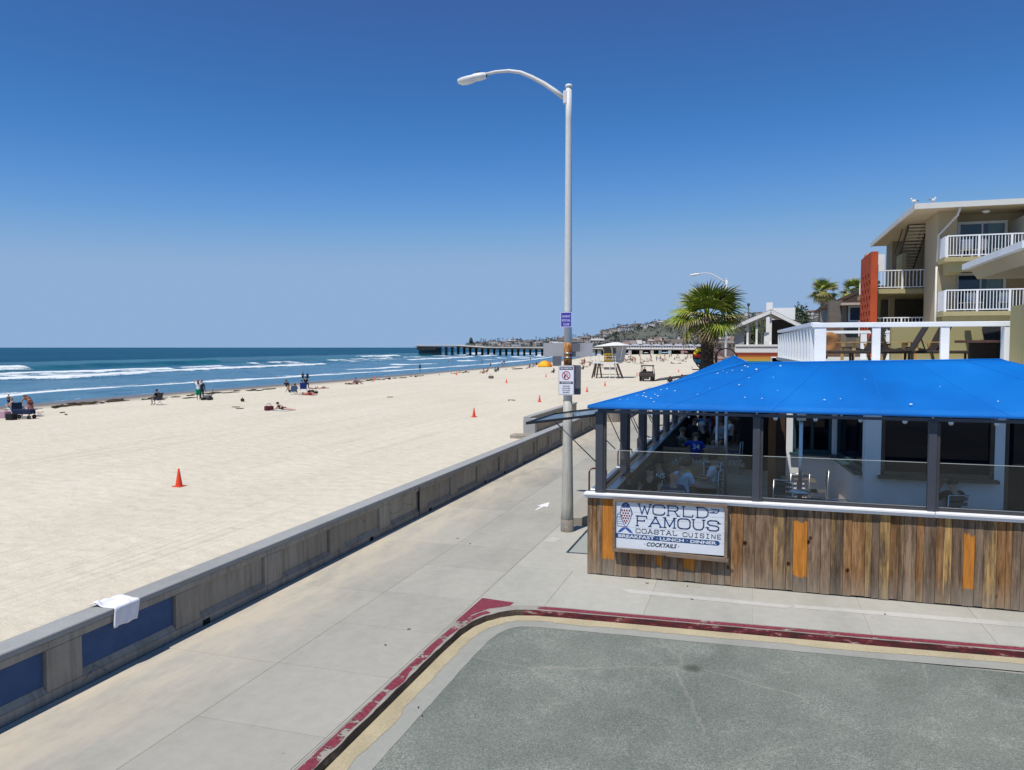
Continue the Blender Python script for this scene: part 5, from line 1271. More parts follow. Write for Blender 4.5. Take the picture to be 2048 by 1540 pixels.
# ================================================================ brown house behind the red screen
bh = empty('brown_house', label='brown-roofed beige house left of the red screen', cat='building')
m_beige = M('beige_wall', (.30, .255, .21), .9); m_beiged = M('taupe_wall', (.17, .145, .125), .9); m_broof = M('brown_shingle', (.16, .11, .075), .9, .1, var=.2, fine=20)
a0 = gy(1658, 640, 62); a1 = gy(1690, 640, 60); a2 = gy(1725, 640, 60)
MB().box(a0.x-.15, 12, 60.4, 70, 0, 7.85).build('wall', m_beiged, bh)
MB().prism([(a0.x-.5, 63.5), (a1.x-.1, 60.2), (a1.x+.15, 60.38), (a0.x-.2, 63.8)], 0, 7.55).build('wall', m_beige, bh)
for px_, w_, f in ((1697, 24, 1),):
    p = gy(px_, 612, 60.3); q_ = gy(px_+w_+10, 643, 60.3)
    W_ = empty('window', (0, 0, 0)); W_.parent = bh; CH.setdefault(bh.name, []).append(W_)
    MB().box(p.x, q_.x, 60.33, 60.39, q_.z, p.z).build('frame', m_wr, W_); MB().box(p.x+.12, q_.x-.1, 60.30, 60.329, q_.z+.1, p.z-.12).build('pane', plain('house_glass', (.03, .05, .09), .1, .6), W_)
d_ = Vector((a1.x-.1-(a0.x-.5), 60.2-63.5, 0)); o_ = Vector((a0.x-.5, 63.5, 0)); n_ = Vector((d_.y, -d_.x, 0)).normalized()
for f0, f1, nm_ in ((.15, .42, 0), (.66, .88, 1)):
    pa = o_+d_*f0; pb = o_+d_*f1; q4 = [(pa.x, pa.y, 5.9), (pb.x, pb.y, 5.9), (pb.x, pb.y, 7.1), (pa.x, pa.y, 7.1)]
    MB().slab(q4, (n_.x, n_.y, 0), .04).build('window', plain('house_glass_side', (.04, .06, .08), .1, .6), bh)
L0 = gy(1643, 613, 62); L1 = gy(1683, 598, 59.2); PK = gy(1722, 577, 59.2)
b = MB(); z_ = L0.z
ex_ = PK+(PK-L0)*.5; b.add([tuple(L0), (ex_.x, 59.2, ex_.z), (ex_.x, 70, ex_.z), (L0.x, 70, L0.z)], [(0, 1, 2, 3)]); MB().slab([(L1.x-.1, 59.75, L1.z-.25), (9.3, 59.75, L1.z-.25), (9.3, 59.75, ex_.z-.35), (ex_.x, 59.75, ex_.z-.3)], (0, 1, 0), .1).build('gable', M('dark_brown_gable', (.07, .045, .035), .9), bh); o = b.build('roof', m_broof, bh); so = o.modifiers.new('s', 'SOLIDIFY'); so.thickness = .22
MB().box(L1.x, 9, 59.3, 60.38, L1.z-.42, L1.z-.26).build('eave_board', M('beige_trim', (.5, .42, .33)), bh)
tag(box('brown_parapet', gy(1622, 650, 57).x, gy(1682, 650, 57).x, 57, 58, 3, gy(1650, 647, 57).z, M('brown_roof_tiles', (.20, .125, .095), .9, .1, var=.3, fine=15)), 'low brown tiled parapet in front of the brown house', 'parapet')
# ================================================================ white pavilion with rainbow band
pv = empty('white_pavilion', label='white open-sided gabled pavilion above a rainbow-striped wall', cat='pavilion')
m_pw = M('white_pavilion_paint', (.76, .77, .76), .7, .2, var=.04); m_soff = M('pavilion_soffit', (.33, .31, .27), .8)
PY0, PY1 = 50.0, 58.0; pk = gy(1542, 620, PY0); pl = gy(1462, 654, PY0); pr_ = gy(1614, 655, PY0)
for (e_, s_) in ((pl, -1), (pr_, 1)):
    b = MB(); b.add([(pk.x, PY0, pk.z), (e_.x, PY0, e_.z), (e_.x, PY1, e_.z), (pk.x, PY1, pk.z)], [(0, 1, 2, 3)]); o = b.build('roof_slope', M('grey_roof_sheet', (.20, .21, .23), .6), pv); so = o.modifiers.new('s', 'SOLIDIFY'); so.thickness = .08; so.offset = 0
    b = MB(); b.add([(pk.x, PY0+.05, pk.z-.10), (e_.x, PY0+.05, e_.z-.10), (e_.x, PY1, e_.z-.10), (pk.x, PY1, pk.z-.10)], [(0, 1, 2, 3)]); b.build('soffit', m_soff, pv)
    MB().bar((pk.x, PY0-.03, pk.z-.10), (e_.x, PY0-.03, e_.z-.10), .06, .2).build('bargeboard', m_pw, pv)
def at50(px_, Y=PY0+.3): return gy(px_, 680, Y).x
wall_t = gy(1500, 689, PY0).z; wb = gy(1500, 745, PY0).z
for i, px_ in enumerate((1495, 1499, 1513, 1523, 1541)):
    X = at50(px_, PY0+.3+(i % 2)*3); ztop = pk.z-abs(X-pk.x)*(pk.z-pl.z)/(pk.x-pl.x)-.15; MB().box(X-.06, X+.06, PY0+.2+(i % 2)*3, PY0+.32+(i % 2)*3, wall_t, ztop).build('post', m_pw, pv)
X = at50(1472); MB().box(X-.1, at50(1488), PY0+.4, PY0+3, wall_t, pl.z+.15).build('side_wall', M('pale_grey_wall', (.33, .34, .36)), pv)
MB().box(at50(1543), at50(1600), PY0+3.0, PY0+3.2, wall_t, pk.z-.5).build('back_wall', M('dim_back_wall', (.09, .085, .08), .9), pv)
MB().box(at50(1528), at50(1538), PY0+.5, PY0+1.0, wall_t, wall_t+.75).build('white_cabinet', m_pw, pv)
MB().box(at50(1471), at50(1575), PY0-.06, PY0+.2, wall_t-.12, wall_t).build('ledge', m_pw, pv)
MB().box(at50(1470), at50(1590), PY0, PY0+.2, 0, wall_t-.121).build('wall', m_pw, pv)
stripes = [(705, 711, (.25, .045, .02)), (711, 714, (.42, .13, .03)), (714, 719, (.60, .30, .05)), (719, 722, (.50, .42, .10)), (722, 726, (.08, .20, .09)), (726, 729, (.10, .26, .30))]
for i, (ya_, yb_, c_) in enumerate(stripes):
    MB().box(at50(1471), at50(1580), PY0-.012, PY0-.001, gy(1500, yb_, PY0).z, gy(1500, ya_, PY0).z).build('stripe', plain('stripe_paint_%d' % i, c_, .7), pv)
m_wch = M('bright_white_stucco', (.86, .86, .85), .8, .2, var=.03)
wc = empty('white_chimney_block', label='plain white chimney and parapet block behind the pavilion', cat='chimney')
p_, q_ = gy(1533, 605, 59), gy(1545, 640, 59); MB().box(p_.x, q_.x, 59, 60, 3, p_.z).build('chimney', m_wch, wc)
p_, q_ = gy(1546, 616, 59), gy(1590, 645, 59); MB().box(p_.x, q_.x, 59, 62, 3, p_.z).build('block', m_wch, wc)
tag(MB().tube([gy(1497, 636, 60)+Vector((0, 0, -2)), gy(1497, 610, 60)], .04, 6).ball(gy(1497, 609, 60), .12, 8, 6).build('antenna_mast', m_steel), 'thin antenna mast rising behind the pavilion roof', 'antenna')
# pinkish far building behind the palm
fb_ = empty('pink_building', label='long pinkish building with blue windows behind the palm', cat='building')
p_, q_ = gy(1424, 686, 125), gy(1474, 712, 125); MB().box(p_.x, q_.x+2, 125, 140, 0, p_.z).build('wall', M('pink_wall', (.38, .28, .24)), fb_)
MB().box(p_.x-.5, q_.x+2, 124, 141, p_.z+.01, p_.z+.35).build('roof', M('grey_flat_roof', (.3, .3, .28)), fb_)
for px_ in (1430, 1437, 1457): w0 = gy(px_, 689, 124.9); w1 = gy(px_+5, 695, 124.9); MB().box(w0.x, w1.x, 124.9, 124.99, w1.z, w0.z).build('window', plain('far_blue_glass', (.05, .09, .16), .2), fb_)
# giant bicycle and the round sign on the roof behind the palm
bk = empty('display_bicycle', gy(1452, 718, 50), label='large black cruiser bicycle displayed beside the palm', cat='bicycle')
def ring(b, c, r0, r1, n=28, d=.03):
    c = Vector(c); pts = [c+Vector((math.cos(2*math.pi*i/n)*r0, 0, math.sin(2*math.pi*i/n)*r0)) for i in range(n+1)]; b.tube(pts, r1, 6, cap=False)
for nm_, c_ in (('wheel', (0, 0, 0)), ('wheel', (-1.2, 0, -.02))):
    b = MB(); ring(b, c_, .66, .045); b.build(nm_, m_blk, bk); b = MB()
    for i in range(10): a_ = math.pi*2*i/10; b.tube([c_, (c_[0]+.64*math.cos(a_), 0, c_[2]+.64*math.sin(a_))], .007, 4)
    b.build('spokes', m_steel, bk)
m_bkred = plain('dark_red_bike_frame', (.16, .03, .03), .4)
b = MB()
for s_ in ([(0, 0, 0), (-.62, 0, -.08)], [(-.62, 0, -.08), (-.42, 0, .55)], [(0, 0, 0), (-.42, 0, .45)], [(-.42, 0, .42), (-1.0, 0, .5)], [(-.62, 0, -.08), (-1.0, 0, .42)], [(-1.2, 0, -.02), (-1.0, 0, .75)]): b.tube(s_, .028, 6)
b.build('frame', m_bkred, bk)
MB().box(-.58, -.25, -.1, .1, .62, .70).build('saddle', m_blk, bk, bevel=.02); MB().tube([(-.42, 0, .5), (-.42, 0, .64)], .02).build('seat_post', m_steel, bk)
MB().tube([(-1.0, 0, .75), (-.95, .25, .85), (-.8, .3, .8)], .02).tube([(-1.0, 0, .75), (-.95, -.25, .85), (-.8, -.3, .8)], .02).build('handlebar', m_steel, bk)
tag(box('white_plinth', gy(1425, 730, 50).x, gy(1468, 730, 50).x, 49.8, 50.3, 0, gy(1450, 733, 50).z-.02, m_pw), 'white plinth under the display bicycle', 'plinth')
rg = empty('round_sign', gy(1400, 712, 48.6), label='round black sign with yellow, red and blue shapes left of the palm trunk', cat='sign')
def disc(b, r, y, c=(0, 0), a0=0, a1=360, r0=0, sx=.82):
    n = 28; o_ = [(c[0]+sx*r*math.cos(math.radians(a0+(a1-a0)*i/n)), y, c[1]+r*math.sin(math.radians(a0+(a1-a0)*i/n))) for i in range(n+1)]
    if r0: o_ += [(c[0]+sx*r0*math.cos(math.radians(a1-(a1-a0)*i/n)), y, c[1]+r0*math.sin(math.radians(a1-(a1-a0)*i/n))) for i in range(n+1)]
    elif a1-a0 < 360: pass
    else: o_ = o_[:-1]
    b.slab(o_, (0, -1, 0), .012); return b
disc(MB(), .55, .02).build('plate', m_blk, rg); disc(MB(), .50, .0, a0=25, a1=165, r0=.28).build('yellow_arc', plain('sign_yellow', (.75, .65, .03), .5), rg)
disc(MB(), .47, .0, a0=205, a1=335).build('blue_wave', plain('sign_cyan', (.03, .22, .38), .5), rg); MB().box(-.38, .38, -.014, .0, -.10, .12).build('red_band', plain('sign_redband', (.6, .04, .02), .5), rg)
MB().tube([(0, .1, -.5), (0, .1, -4.0)], .05, 8).build('post', m_steel, rg); MB().box(-.45, .1, -.05, .1, -.86, -.80).build('bracket', m_steel, rg)
# second street lamp beyond the palm
l2 = make_lamp((gy(1453, 600, 63).x, 63, -.5), H=10.3, arm=1.0, label='distant street lamp rising behind the palm', group='street lamps')
# ================================================================ palms
m_frondg = NT('palm_frond_green').set(.55, .25); _g = m_frondg.pos((1, 1, 1)); _n = m_frondg.noise(1.8, _g, 4); _o = m_frondg.n('ObjectInfo')
_c = m_frondg.ramp(_n, 0, [(.3, (.10, .17, .02)), (.7, (.31, .39, .055))]); _r = m_frondg.ramp(_o, 'Random', [(0, (.55, .6, .6)), (1, (1.2, 1.05, .9))])
m_frondg.color(m_frondg.mix(1, (_c, 0), (_r, 0), 'MULTIPLY'), 2); m_frondg = m_frondg.mat
m_frondy = M('palm_frond_yellow', (.33, .34, .06), .6, .2, var=.3, vs=2, rand=.3); m_frondt = M('palm_tip_straw', (.36, .29, .17), .8, .1, var=.2)
m_frondd = M('palm_frond_dry', (.20, .145, .085), .9, .1, var=.35, vs=3, rand=.35); m_ptrunk = M('palm_trunk_bark', (.085, .065, .052), .95, .1, var=.45, vs=7, fine=30, bump=.9, bd=.04)
def frond_mesh(seed, mats, n=24, pet=.72, rad=1.0, droop=.3, width=.042):
    """a fan leaf: stalk along +x, blades radiating at its end; slots: blade, tip"""
    rr = random.Random(seed); b = MB(); b.mi = 0
    b.tube([(0, 0, 0), (pet*.5, 0, .03), (pet, 0, 0)], [.03, .018, .012], 5)
    for i in range(n):
        t = (i+.5)/n; a = math.radians(-105+210*t); L = rad*(.72+.28*math.cos(a*.75))*rr.uniform(.9, 1.08)
        d = Vector((math.cos(a), math.sin(a), 0)); s_ = Vector((-math.sin(a), math.cos(a), 0)); c = Vector((pet, 0, 0)); fold = .10*math.cos(a*2)
        pts = []
        for k, (f, w) in enumerate(((0, .15), (.45, 1), (.75, .6), (1.0, .05))):
            z = -droop*(f**2.6)*rad*rr.uniform(.7, 1.3)+.12*math.sin(f*2.2)*rad*.3
            pts.append((c+d*L*f*(1 if f < .8 else .95)+Vector((0, 0, z)), width*w))
        for k in range(3):
            b.mi = 1 if k == 2 else 0
            (p, w), (q_, v) = pts[k], pts[k+1]; up = Vector((0, 0, .35*width))
            b.add([p-s_*w, p+up, p+s_*w, q_+s_*v, q_+up*.5, q_-s_*v], [(0, 1, 4, 5), (1, 2, 3, 4)])
        b.mi = 0
    return b.mesh('frond', mats)
FG = [frond_mesh(s_, [m_frondg, m_frondg if s_ % 2 else m_frondt]) for s_ in range(4)]
FYm = [frond_mesh(10+s_, [m_frondy, m_frondt], droop=.6) for s_ in range(3)]
FD = [frond_mesh(20+s_, [m_frondd, m_frondt], droop=1.0, n=18) for s_ in range(3)]
def palm(loc, H, R, label, nf=(30, 14, 16), trunk=(.42, .34), seed=0, group='palm trees'):
    rr = random.Random(seed); r = empty('palm_tree', loc, label=label, cat='palm tree', group=group)
    n = 14; vs = []; fs = []; K = 40
    for k in range(K+1):
        z = H*k/K
        for i in range(n):
            a = 2*math.pi*i/n+(k % 2)*.2; q_ = trunk[0]+(trunk[1]-trunk[0])*k/K
            q_ *= 1+.16*noise.noise(Vector((math.cos(a)*3, math.sin(a)*3, z*2.3+seed)))+.05*((k % 3)-1)
            vs.append((q_*math.cos(a), q_*math.sin(a), z))
    for k in range(K):
        for i in range(n): fs.append((k*n+i, k*n+(i+1) % n, (k+1)*n+(i+1) % n, (k+1)*n+i))
    mb = MB(); mb.add(vs, fs); mb.build('trunk', m_ptrunk, r)
    b = MB()
    for i in range(90):                                  # cut leaf bases
        a = rr.uniform(0, 6.28); z = H*rr.uniform(.05, 1); q_ = trunk[0]+(trunk[1]-trunk[0])*z/H
        b.bar((q_*.9*math.cos(a), q_*.9*math.sin(a), z), ((q_+.1)*math.cos(a), (q_+.1)*math.sin(a), z+.12), .07, .03)
    b.build('leaf_bases', m_frondd, r)['kind'] = 'stuff'
    s_ = R/1.65
    def leaf(me, el, sc_):
        az = rr.uniform(0, 2*math.pi) if not hasattr(leaf, 'az') else leaf.az
        leaf.az = az+2.4+rr.uniform(-.3, .3)
        o = place('frond', me, r, (.12*math.cos(az), .12*math.sin(az), H+rr.uniform(-.25, .12)))
        o.rotation_mode = 'XYZ'; o.rotation_euler = Matrix.Rotation(az, 3, 'Z').to_4x4() and (Matrix.Rotation(az, 3, 'Z') @ Matrix.Rotation(-el, 3, 'Y') @ Matrix.Rotation(rr.uniform(-.3, .3), 3, 'X')).to_euler(); o.scale = (sc_*s_,)*3
    for i in range(nf[0]): leaf(rr.choice(FG), math.radians(rr.uniform(50, 86) if i % 3 == 0 else rr.uniform(14, 52) if i % 3 == 1 else rr.uniform(-22, 18)), rr.uniform(.85, 1.12))
    for i in range(nf[1]): leaf(rr.choice(FYm), math.radians(rr.uniform(-42, 4)), rr.uniform(.85, 1.05))
    for i in range(nf[2]): leaf(rr.choice(FD), math.radians(rr.uniform(-80, -35)), rr.uniform(.55, .85))
    return r
pm = gy(1415, 650, 46); palm((pm.x, 46, -.1), 6.4, 2.3, 'big fan palm with a rough dark trunk rising above the blue canopy', (28, 7, 6), (.42, .33), 3)
p2 = gy(1648, 578, 90); palm((p2.x, 90, 0), p2.z-.3, 1.7, 'tall palm standing left of the brown house', (24, 12, 16), (.36, .30), 5)
p3 = gy(1709, 575, 92); palm((p3.x, 92, 0), p3.z-.4, 1.6, 'palm crown showing just left of the red screen', (16, 8, 8), (.3, .25), 8)
# ================================================================ far coast and hill
RID = [(925, 693, 3200), (940, 686, 3150), (1000, 684.5, 3000), (1060, 682, 2900), (1110, 680.5, 2800), (1150, 678, 2800), (1190, 674, 2700), (1212, 664, 2600), (1235, 657, 2600), (1290, 649, 2700), (1340, 643, 2800), (1400, 636, 2900), (1480, 630, 3000), (1560, 627, 3100), (1640, 625, 3200), (1720, 620, 3300), (1800, 614, 3400), (2100, 604, 3500)]
def ridge(px_):
    for (a, b, c), (d, e, f) in zip(RID, RID[1:]):
        if px_ <= d: t = (px_-a)/(d-a); return b+(e-b)*t, c+(f-c)*t
    return RID[-1][1:]
def coast0(px_):
    if px_ > 1180: return 640
    return 640+(1180-px_)/255*2300
def hill_point(px_, t):
    ry, rd = ridge(px_); r0 = coast0(px_); Y = r0+(rd-r0)*t
    top = gy(px_, ry, rd).z
    steep = 1 if px_ > 1200 else 0
    if px_ > 1200:
        k = min(1, (px_-1200)/40); s_ = 3*t*t-2*t**3
        prof = (t**2.2)*(1-k)+k*(.02+.10*min(1, t/.35)+.40*max(0, min(1, (t-.35)/.2))+.48*max(0, min(1, (t-.55)/.45)))
    else: prof = t**1.2
    p = gy(px_, 700, Y); z = 2.0+(top-2)*prof
    z += noise.noise(Vector((p.x*.004, Y*.004, 0)))*top*.09*min(1, t*2)*(1-t*.8)+noise.noise(Vector((p.x*.015, Y*.015, 4)))*2.5*min(1, t*3)*(1-t)
    if t == 0: z = -1.5
    return Vector((p.x, Y, z))
cols = [925+4*i for i in range(295)]; NR = 34
vs = []; fs = []
for px_ in cols:
    for j in range(NR+1): vs.append(hill_point(px_, j/NR))
    e = vs[-1]; vs.append(Vector((e.x*1.05, e.y*1.05, e.z*.5)))
n = NR+2
for i in range(len(cols)-1):
    for j in range(n-1): fs.append((i*n+j, (i+1)*n+j, (i+1)*n+j+1, i*n+j+1))
m = NT('hillside').set(.95, .1); q = m.pos(); n1 = m.noise(.006, q, 6, .65); n2 = m.noise(.06, q, 5, .7)
c = m.ramp(n1, 0, [(.38, (.06, .078, .062)), (.5, (.09, .105, .085)), (.62, (.14, .14, .115))]); c2 = m.mix(.5, (c, 0), (m.ramp(n2, 0, [(.35, (.05, .06, .048)), (.65, (.19, .175, .14))]), 0)); m.color(c2, 2)  # distance haze painted into the bluish hill colours
mb = MB(); mb.add(vs, fs, True); tag(mb.build('hill', m.mat), 'long green-brown hill behind the town', kind='structure')
rr = random.Random(21)
m_hw = [M('hill_house_%d' % i, c_, .8, .2, var=.03) for i, c_ in enumerate([(.55, .54, .52), (.40, .35, .30), (.47, .42, .36), (.30, .28, .27)])]
m_hr = [M('hill_roof_%d' % i, c_, .9, .1) for i, c_ in enumerate([(.22, .15, .125), (.22, .20, .19), (.42, .41, .40), (.15, .13, .12)])]
m_hwin = plain('far_window', (.05, .06, .08), .3)
def house_mesh(k):
    w, d, h = [(14, 10, 6), (20, 12, 5), (11, 11, 8), (26, 11, 7)][k]
    b = MB(); b.mi = 0; b.box(-w/2, w/2, -d/2, d/2, -4, h); b.mi = 1
    if k in (0, 1): b.add([(-w/2-.6, -d/2-.6, h+.02), (w/2+.6, -d/2-.6, h+.02), (w/2+.6, d/2+.6, h+.02), (-w/2-.6, d/2+.6, h+.02), (-w/2+2, 0, h+2.6), (w/2-2, 0, h+2.6)], [(0, 1, 5, 4), (1, 2, 5), (2, 3, 4, 5), (3, 0, 4)])
    else: b.box(-w/2-.4, w/2+.4, -d/2-.4, d/2+.4, h+.02, h+.6)
    b.mi = 2; nw = int(w/4)
    for i in range(nw): x_ = -w/2+w*(i+.5)/nw; b.box(x_-.9, x_+.9, -d/2-.12, -d/2-.02, h-2.6, h-1.0)
    return b
HM = [house_mesh(k) for k in range(4)]; HMM = [HM[i % 4].mesh('hill_house', [m_hw[j], m_hr[(i+j) % 4], m_hwin]) for i in range(4) for j in range(4)]
HDESC = ['%s %s house with a %s roof' % (['small hip-roofed', 'wide hip-roofed', 'boxy', 'long flat-topped'][i], ['white', 'tan', 'cream', 'grey'][j], ['terracotta', 'brown-grey', 'light grey', 'dark'][(i+j) % 4]) for i in range(4) for j in range(4)]
TREES = []
taken = []
for i in range(285):
    if i < 60: px_ = rr.uniform(960, 1200); t = rr.uniform(.15, .98)
    else:
        px_ = rr.uniform(1205, 1720); t = rr.choice([rr.uniform(.02, .3), rr.uniform(.62, .98), rr.uniform(.62, .98), rr.uniform(.0, .15)])
    p = hill_point(px_, t)
    hk = rr.randrange(16); o = place('hill_house', HMM[hk], None, (p.x, p.y, p.z), rr.uniform(-.5, .5)); s_ = rr.uniform(.8, 1.5)*(p.y/2600)**.3; o.scale = (s_,)*3
    reg = 'on the low headland' if i < 60 else ('high on the hill' if t > .6 else 'at the hill foot')
    sd_ = 'left' if (px_ < 1080 if i < 60 else px_ < 1330) else 'right'; tag(o, 'far-off %s, %s, %s part' % (HDESC[hk], reg, sd_), 'house', 'far houses '+reg)
def clump(b, p, r, rr, n=7):
    for _ in range(n):
        c_ = p+Vector((rr.gauss(0, r*.55), rr.gauss(0, r*.4), abs(rr.gauss(r*.8, r*.45)))); q_ = r*rr.uniform(.3, .6)
        v = [c_+Vector((rr.uniform(-1, 1), rr.uniform(-1, 1), rr.uniform(-.9, .9))).normalized()*q_ for k in range(5)]
        b.add(v, [(0, 1, 2), (0, 2, 3), (0, 3, 4), (1, 2, 4), (0, 1, 4), (2, 3, 4)])
b = MB()
for i in range(3600):
    px_ = rr.uniform(930, 1760); t = rr.choice([rr.random(), rr.random(), rr.uniform(.3, .8), rr.uniform(.9, 1.0), rr.uniform(0, .15)])
    p = hill_point(px_, t); r_ = rr.uniform(2.5, 6.5)*(p.y/3000)**.3*(.8 if px_ < 1200 else 1)
    clump(b, p, r_, rr, 5)
tag(b.build('hill_trees', M('far_tree_foliage', (.055, .075, .065), .9, .1, var=.35, vs=.02, obj=False)), 'dark trees scattered all over the far hill and headland', 'trees', kind='stuff')  # blue-grey foliage colour carries painted distance haze
# slim far palms and cypress standing out against the sky
b = MB()
for i in range(60):
    px_ = rr.uniform(960, 1180) if i < 45 else rr.uniform(1200, 1330); t = rr.uniform(.7, 1); p = hill_point(px_, t); h = rr.uniform(11, 20)
    b.tube([p, p+Vector((0, 0, h))], .5, 4); 
    for k in range(9): a = k*.7; b.add([p+Vector((0, 0, h)), p+Vector((math.cos(a)*3.2, math.sin(a)*3.2, h+rr.uniform(-2, 2.5))), p+Vector((math.cos(a+.5)*2.6, math.sin(a+.5)*2.6, h+rr.uniform(-2, 2)))], [(0, 1, 2)])
tag(b.build('far_palms', bpy.data.materials['far_tree_foliage']), 'row of slim far palms along the headland skyline', 'trees', kind='stuff')
p = hill_point(942, .9); tag(MB().lathe([(.1, 0), (8, 4), (9, 12), (6, 22), (.1, 28)], p, 8).build('cypress', bpy.data.materials['far_tree_foliage']), 'dark rounded tree at the tip of the headland', 'tree')
# dense tree beside the chimney block and trees seen through the pavilion
def bush(name, c, R_, h, label, n=500, col=(.045, .065, .03)):
    rr = random.Random(hash(name+label) % 1000 if False else len(label)); r = empty(name, (c[0], c[1], 0), label=label, cat='tree')
    MB().tube([(0, 0, 0), (.1, 0, c[2]-h*.2)], [.25, .14], 8).build('trunk', m_ptrunk, r); b = MB()
    for i in range(n):
        d = Vector((rr.gauss(0, 1), rr.gauss(0, 1), rr.gauss(0, 1))).normalized()*rr.uniform(.35, 1)**.6; k = 1+.3*noise.noise(d*2)
        c_ = Vector((d.x*R_*k, d.y*R_*k, c[2]+d.z*h*.5*k)); u = Vector((rr.uniform(-1, 1), rr.uniform(-1, 1), rr.uniform(-1, 1))).normalized(); v = u.orthogonal().normalized(); s_ = R_*.12*rr.uniform(.6, 1.4)
        b.add([c_-u*s_, c_+v*s_*.6, c_+u*s_, c_-v*s_*.6], [(0, 1, 2, 3)])
    b.build('crown', M('tree_leaves', col, .8, .2, var=.5, vs=1.2), r); return r
p = gy(1598, 640, 100); bush('tree', p, 1.4, 4.0, 'dark bushy tree right of the white chimney block', 700)
p = gy(1507, 676, 90); bush('tree', p, 2.0, 4.0, 'green tree seen through the pavilion', 700, (.07, .09, .035)); p = gy(1530, 668, 95); bush('tree', p, 1.6, 5.0, 'taller green tree seen through the pavilion, to the right', 600, (.06, .085, .035))

# ================================================================ pier
m_pile = M('pier_timber', (.055, .042, .036), .9, .1, var=.3, vs=.5); m_pdeck = M('pier_deck_edge', (.66, .61, .57), .8); m_cot = M('white_cottage', (.60, .60, .62), .7, .2, var=.03); m_croof = M('cottage_roof', (.32, .33, .38), .8)
m_cwin = plain('cottage_window', (.05, .07, .10), .3)
PYR = 430.0
pier = empty('pier', (0, PYR, 0), label='long timber pier on dark piles reaching into the sea', cat='pier')
def pz_(px_, py_, Y=PYR): return gy(px_, py_, Y)
dkp = [(836, 690.5), (918, 691), (975, 694.5), (1090, 695.5), (1190, 697), (1480, 699)]
for (xa1, ya1), (xb1, yb1) in zip(dkp, dkp[1:]):
    a, c_ = pz_(xa1, ya1), pz_(xb1, yb1)
    MB().bar((a.x, 0, a.z), (c_.x, 0, c_.z), 8, .45).build('deck', m_pdeck, pier)
    MB().bar((a.x, 0, a.z-.6), (c_.x, 0, c_.z-.45), 7.6, .4).build('stringer', m_pile, pier)
    MB().bar((a.x, -4, a.z+.75), (c_.x, -4, c_.z+.75), .12, .12).build('handrail', m_pdeck, pier)
def deckz(px_):
    for (a, b_), (c_, d_) in zip(dkp, dkp[1:]):
        if px_ <= c_: return pz_(px_, b_+(d_-b_)*(px_-a)/(c_-a)).z
bent = MB()
for y_ in (-1.4, 0, 1.4): bent.tube([(0, y_, -9), (0, y_, .0)], .26, 6)
bent.bar((0, -3.8, -.2), (0, 3.8, -.2), .4, .4)
bm_ = bent.mesh('pile_bent', m_pile)
px_ = 840
while px_ < 1480:
    step = 4.5 if px_ < 878 else 12
    x_ = pz_(px_, 695).x; place('pile_bent', bm_, pier, (x_, 0, deckz(px_)-.9)); px_ += step
for px_ in (885, 897, 945, 958, 970):
    a, c_ = pz_(px_, 695), pz_(px_+12, 695); MB().bar((a.x, -3.4, deckz(px_)-3.5), (c_.x, -3.4, deckz(px_)-1), .2, .2).build('cross_brace', m_pile, pier)
a, c_ = pz_(838, 695), pz_(876, 695)
MB().box(a.x, c_.x, -3.5, -3.3, 3.2, 4.6).build('end_boarding', m_pile, pier)
r7 = random.Random(4)
a, c_ = pz_(1236, 695), pz_(1475, 695)
MB().box(a.x, c_.x, 4.5, 5.5, .2, 3.6).build('dark_pier_backing', M('dark_under_pier', (.05, .045, .045), .9, var=.4, vs=.4), pier)  # added dark backing that paints the gloom under the pier deck
cot = None
k = 0; px_ = 1240
while px_ < 1475:
    x_ = pz_(px_+10, 695).x; zf = deckz(px_+10)+.24
    if cot is None:
        cot = empty('pier_cottage', (x_, PYR-1.2, zf), label='', cat='cottage', group='white cottages standing on the pier')
        MB().box(-2.7, 2.7, -2, 2, 0, 1.5).build('wall', m_cot, cot)
        b = MB(); b.add([(-2.95, -2.5, 1.4), (2.95, -2.5, 1.4), (2.95, 2.5, 1.4), (-2.95, 2.5, 1.4), (-1.2, 0, 2.5), (1.2, 0, 2.5)], [(0, 1, 5, 4), (1, 2, 5), (2, 3, 4, 5), (3, 0, 4), (0, 3, 2, 1)]); b.build('roof', m_croof, cot)
        for x2 in (-1.5, 0, 1.5): MB().box(x2-.45, x2+.45, -2.06, -2.01, .5, 1.25).build('window', m_cwin, cot)
        cc = cot
    else: cc = dup(cot, (x_, PYR-1.2, zf))
    nth = ['nearest the lifeguard tower', 'second', 'third', 'fourth', 'fifth', 'sixth', 'seventh', 'eighth', 'ninth', 'tenth', 'eleventh', 'twelfth'][k]
    cc['label'] = 'white cottage on the pier, '+(nth if k == 0 else nth+' from the lifeguard tower'); k += 1; px_ += 21.5
# storage and shops below the pier cottages
for i, (px_, c_) in enumerate(((1262, (.4, .4, .4)), (1284, (.34, .31, .27)), (1306, (.4, .38, .33)), (1322, (.16, .24, .30)), (1341, (.4, .4, .38)), (1366, (.28, .19, .18)))):
    p = pz_(px_, 705); tag(box('beach_stall', p.x-.8, p.x+.8, PYR-4, PYR-3, .2, 2.9, M('stall_%d' % i, c_)), 'small %s stall under the pier, %s' % (['pale grey', 'tan', 'cream', 'blue', 'off-white', 'reddish'][i], ['leftmost', 'second', 'third', 'fourth', 'fifth', 'last'][i]), 'stall', 'stalls under the pier')
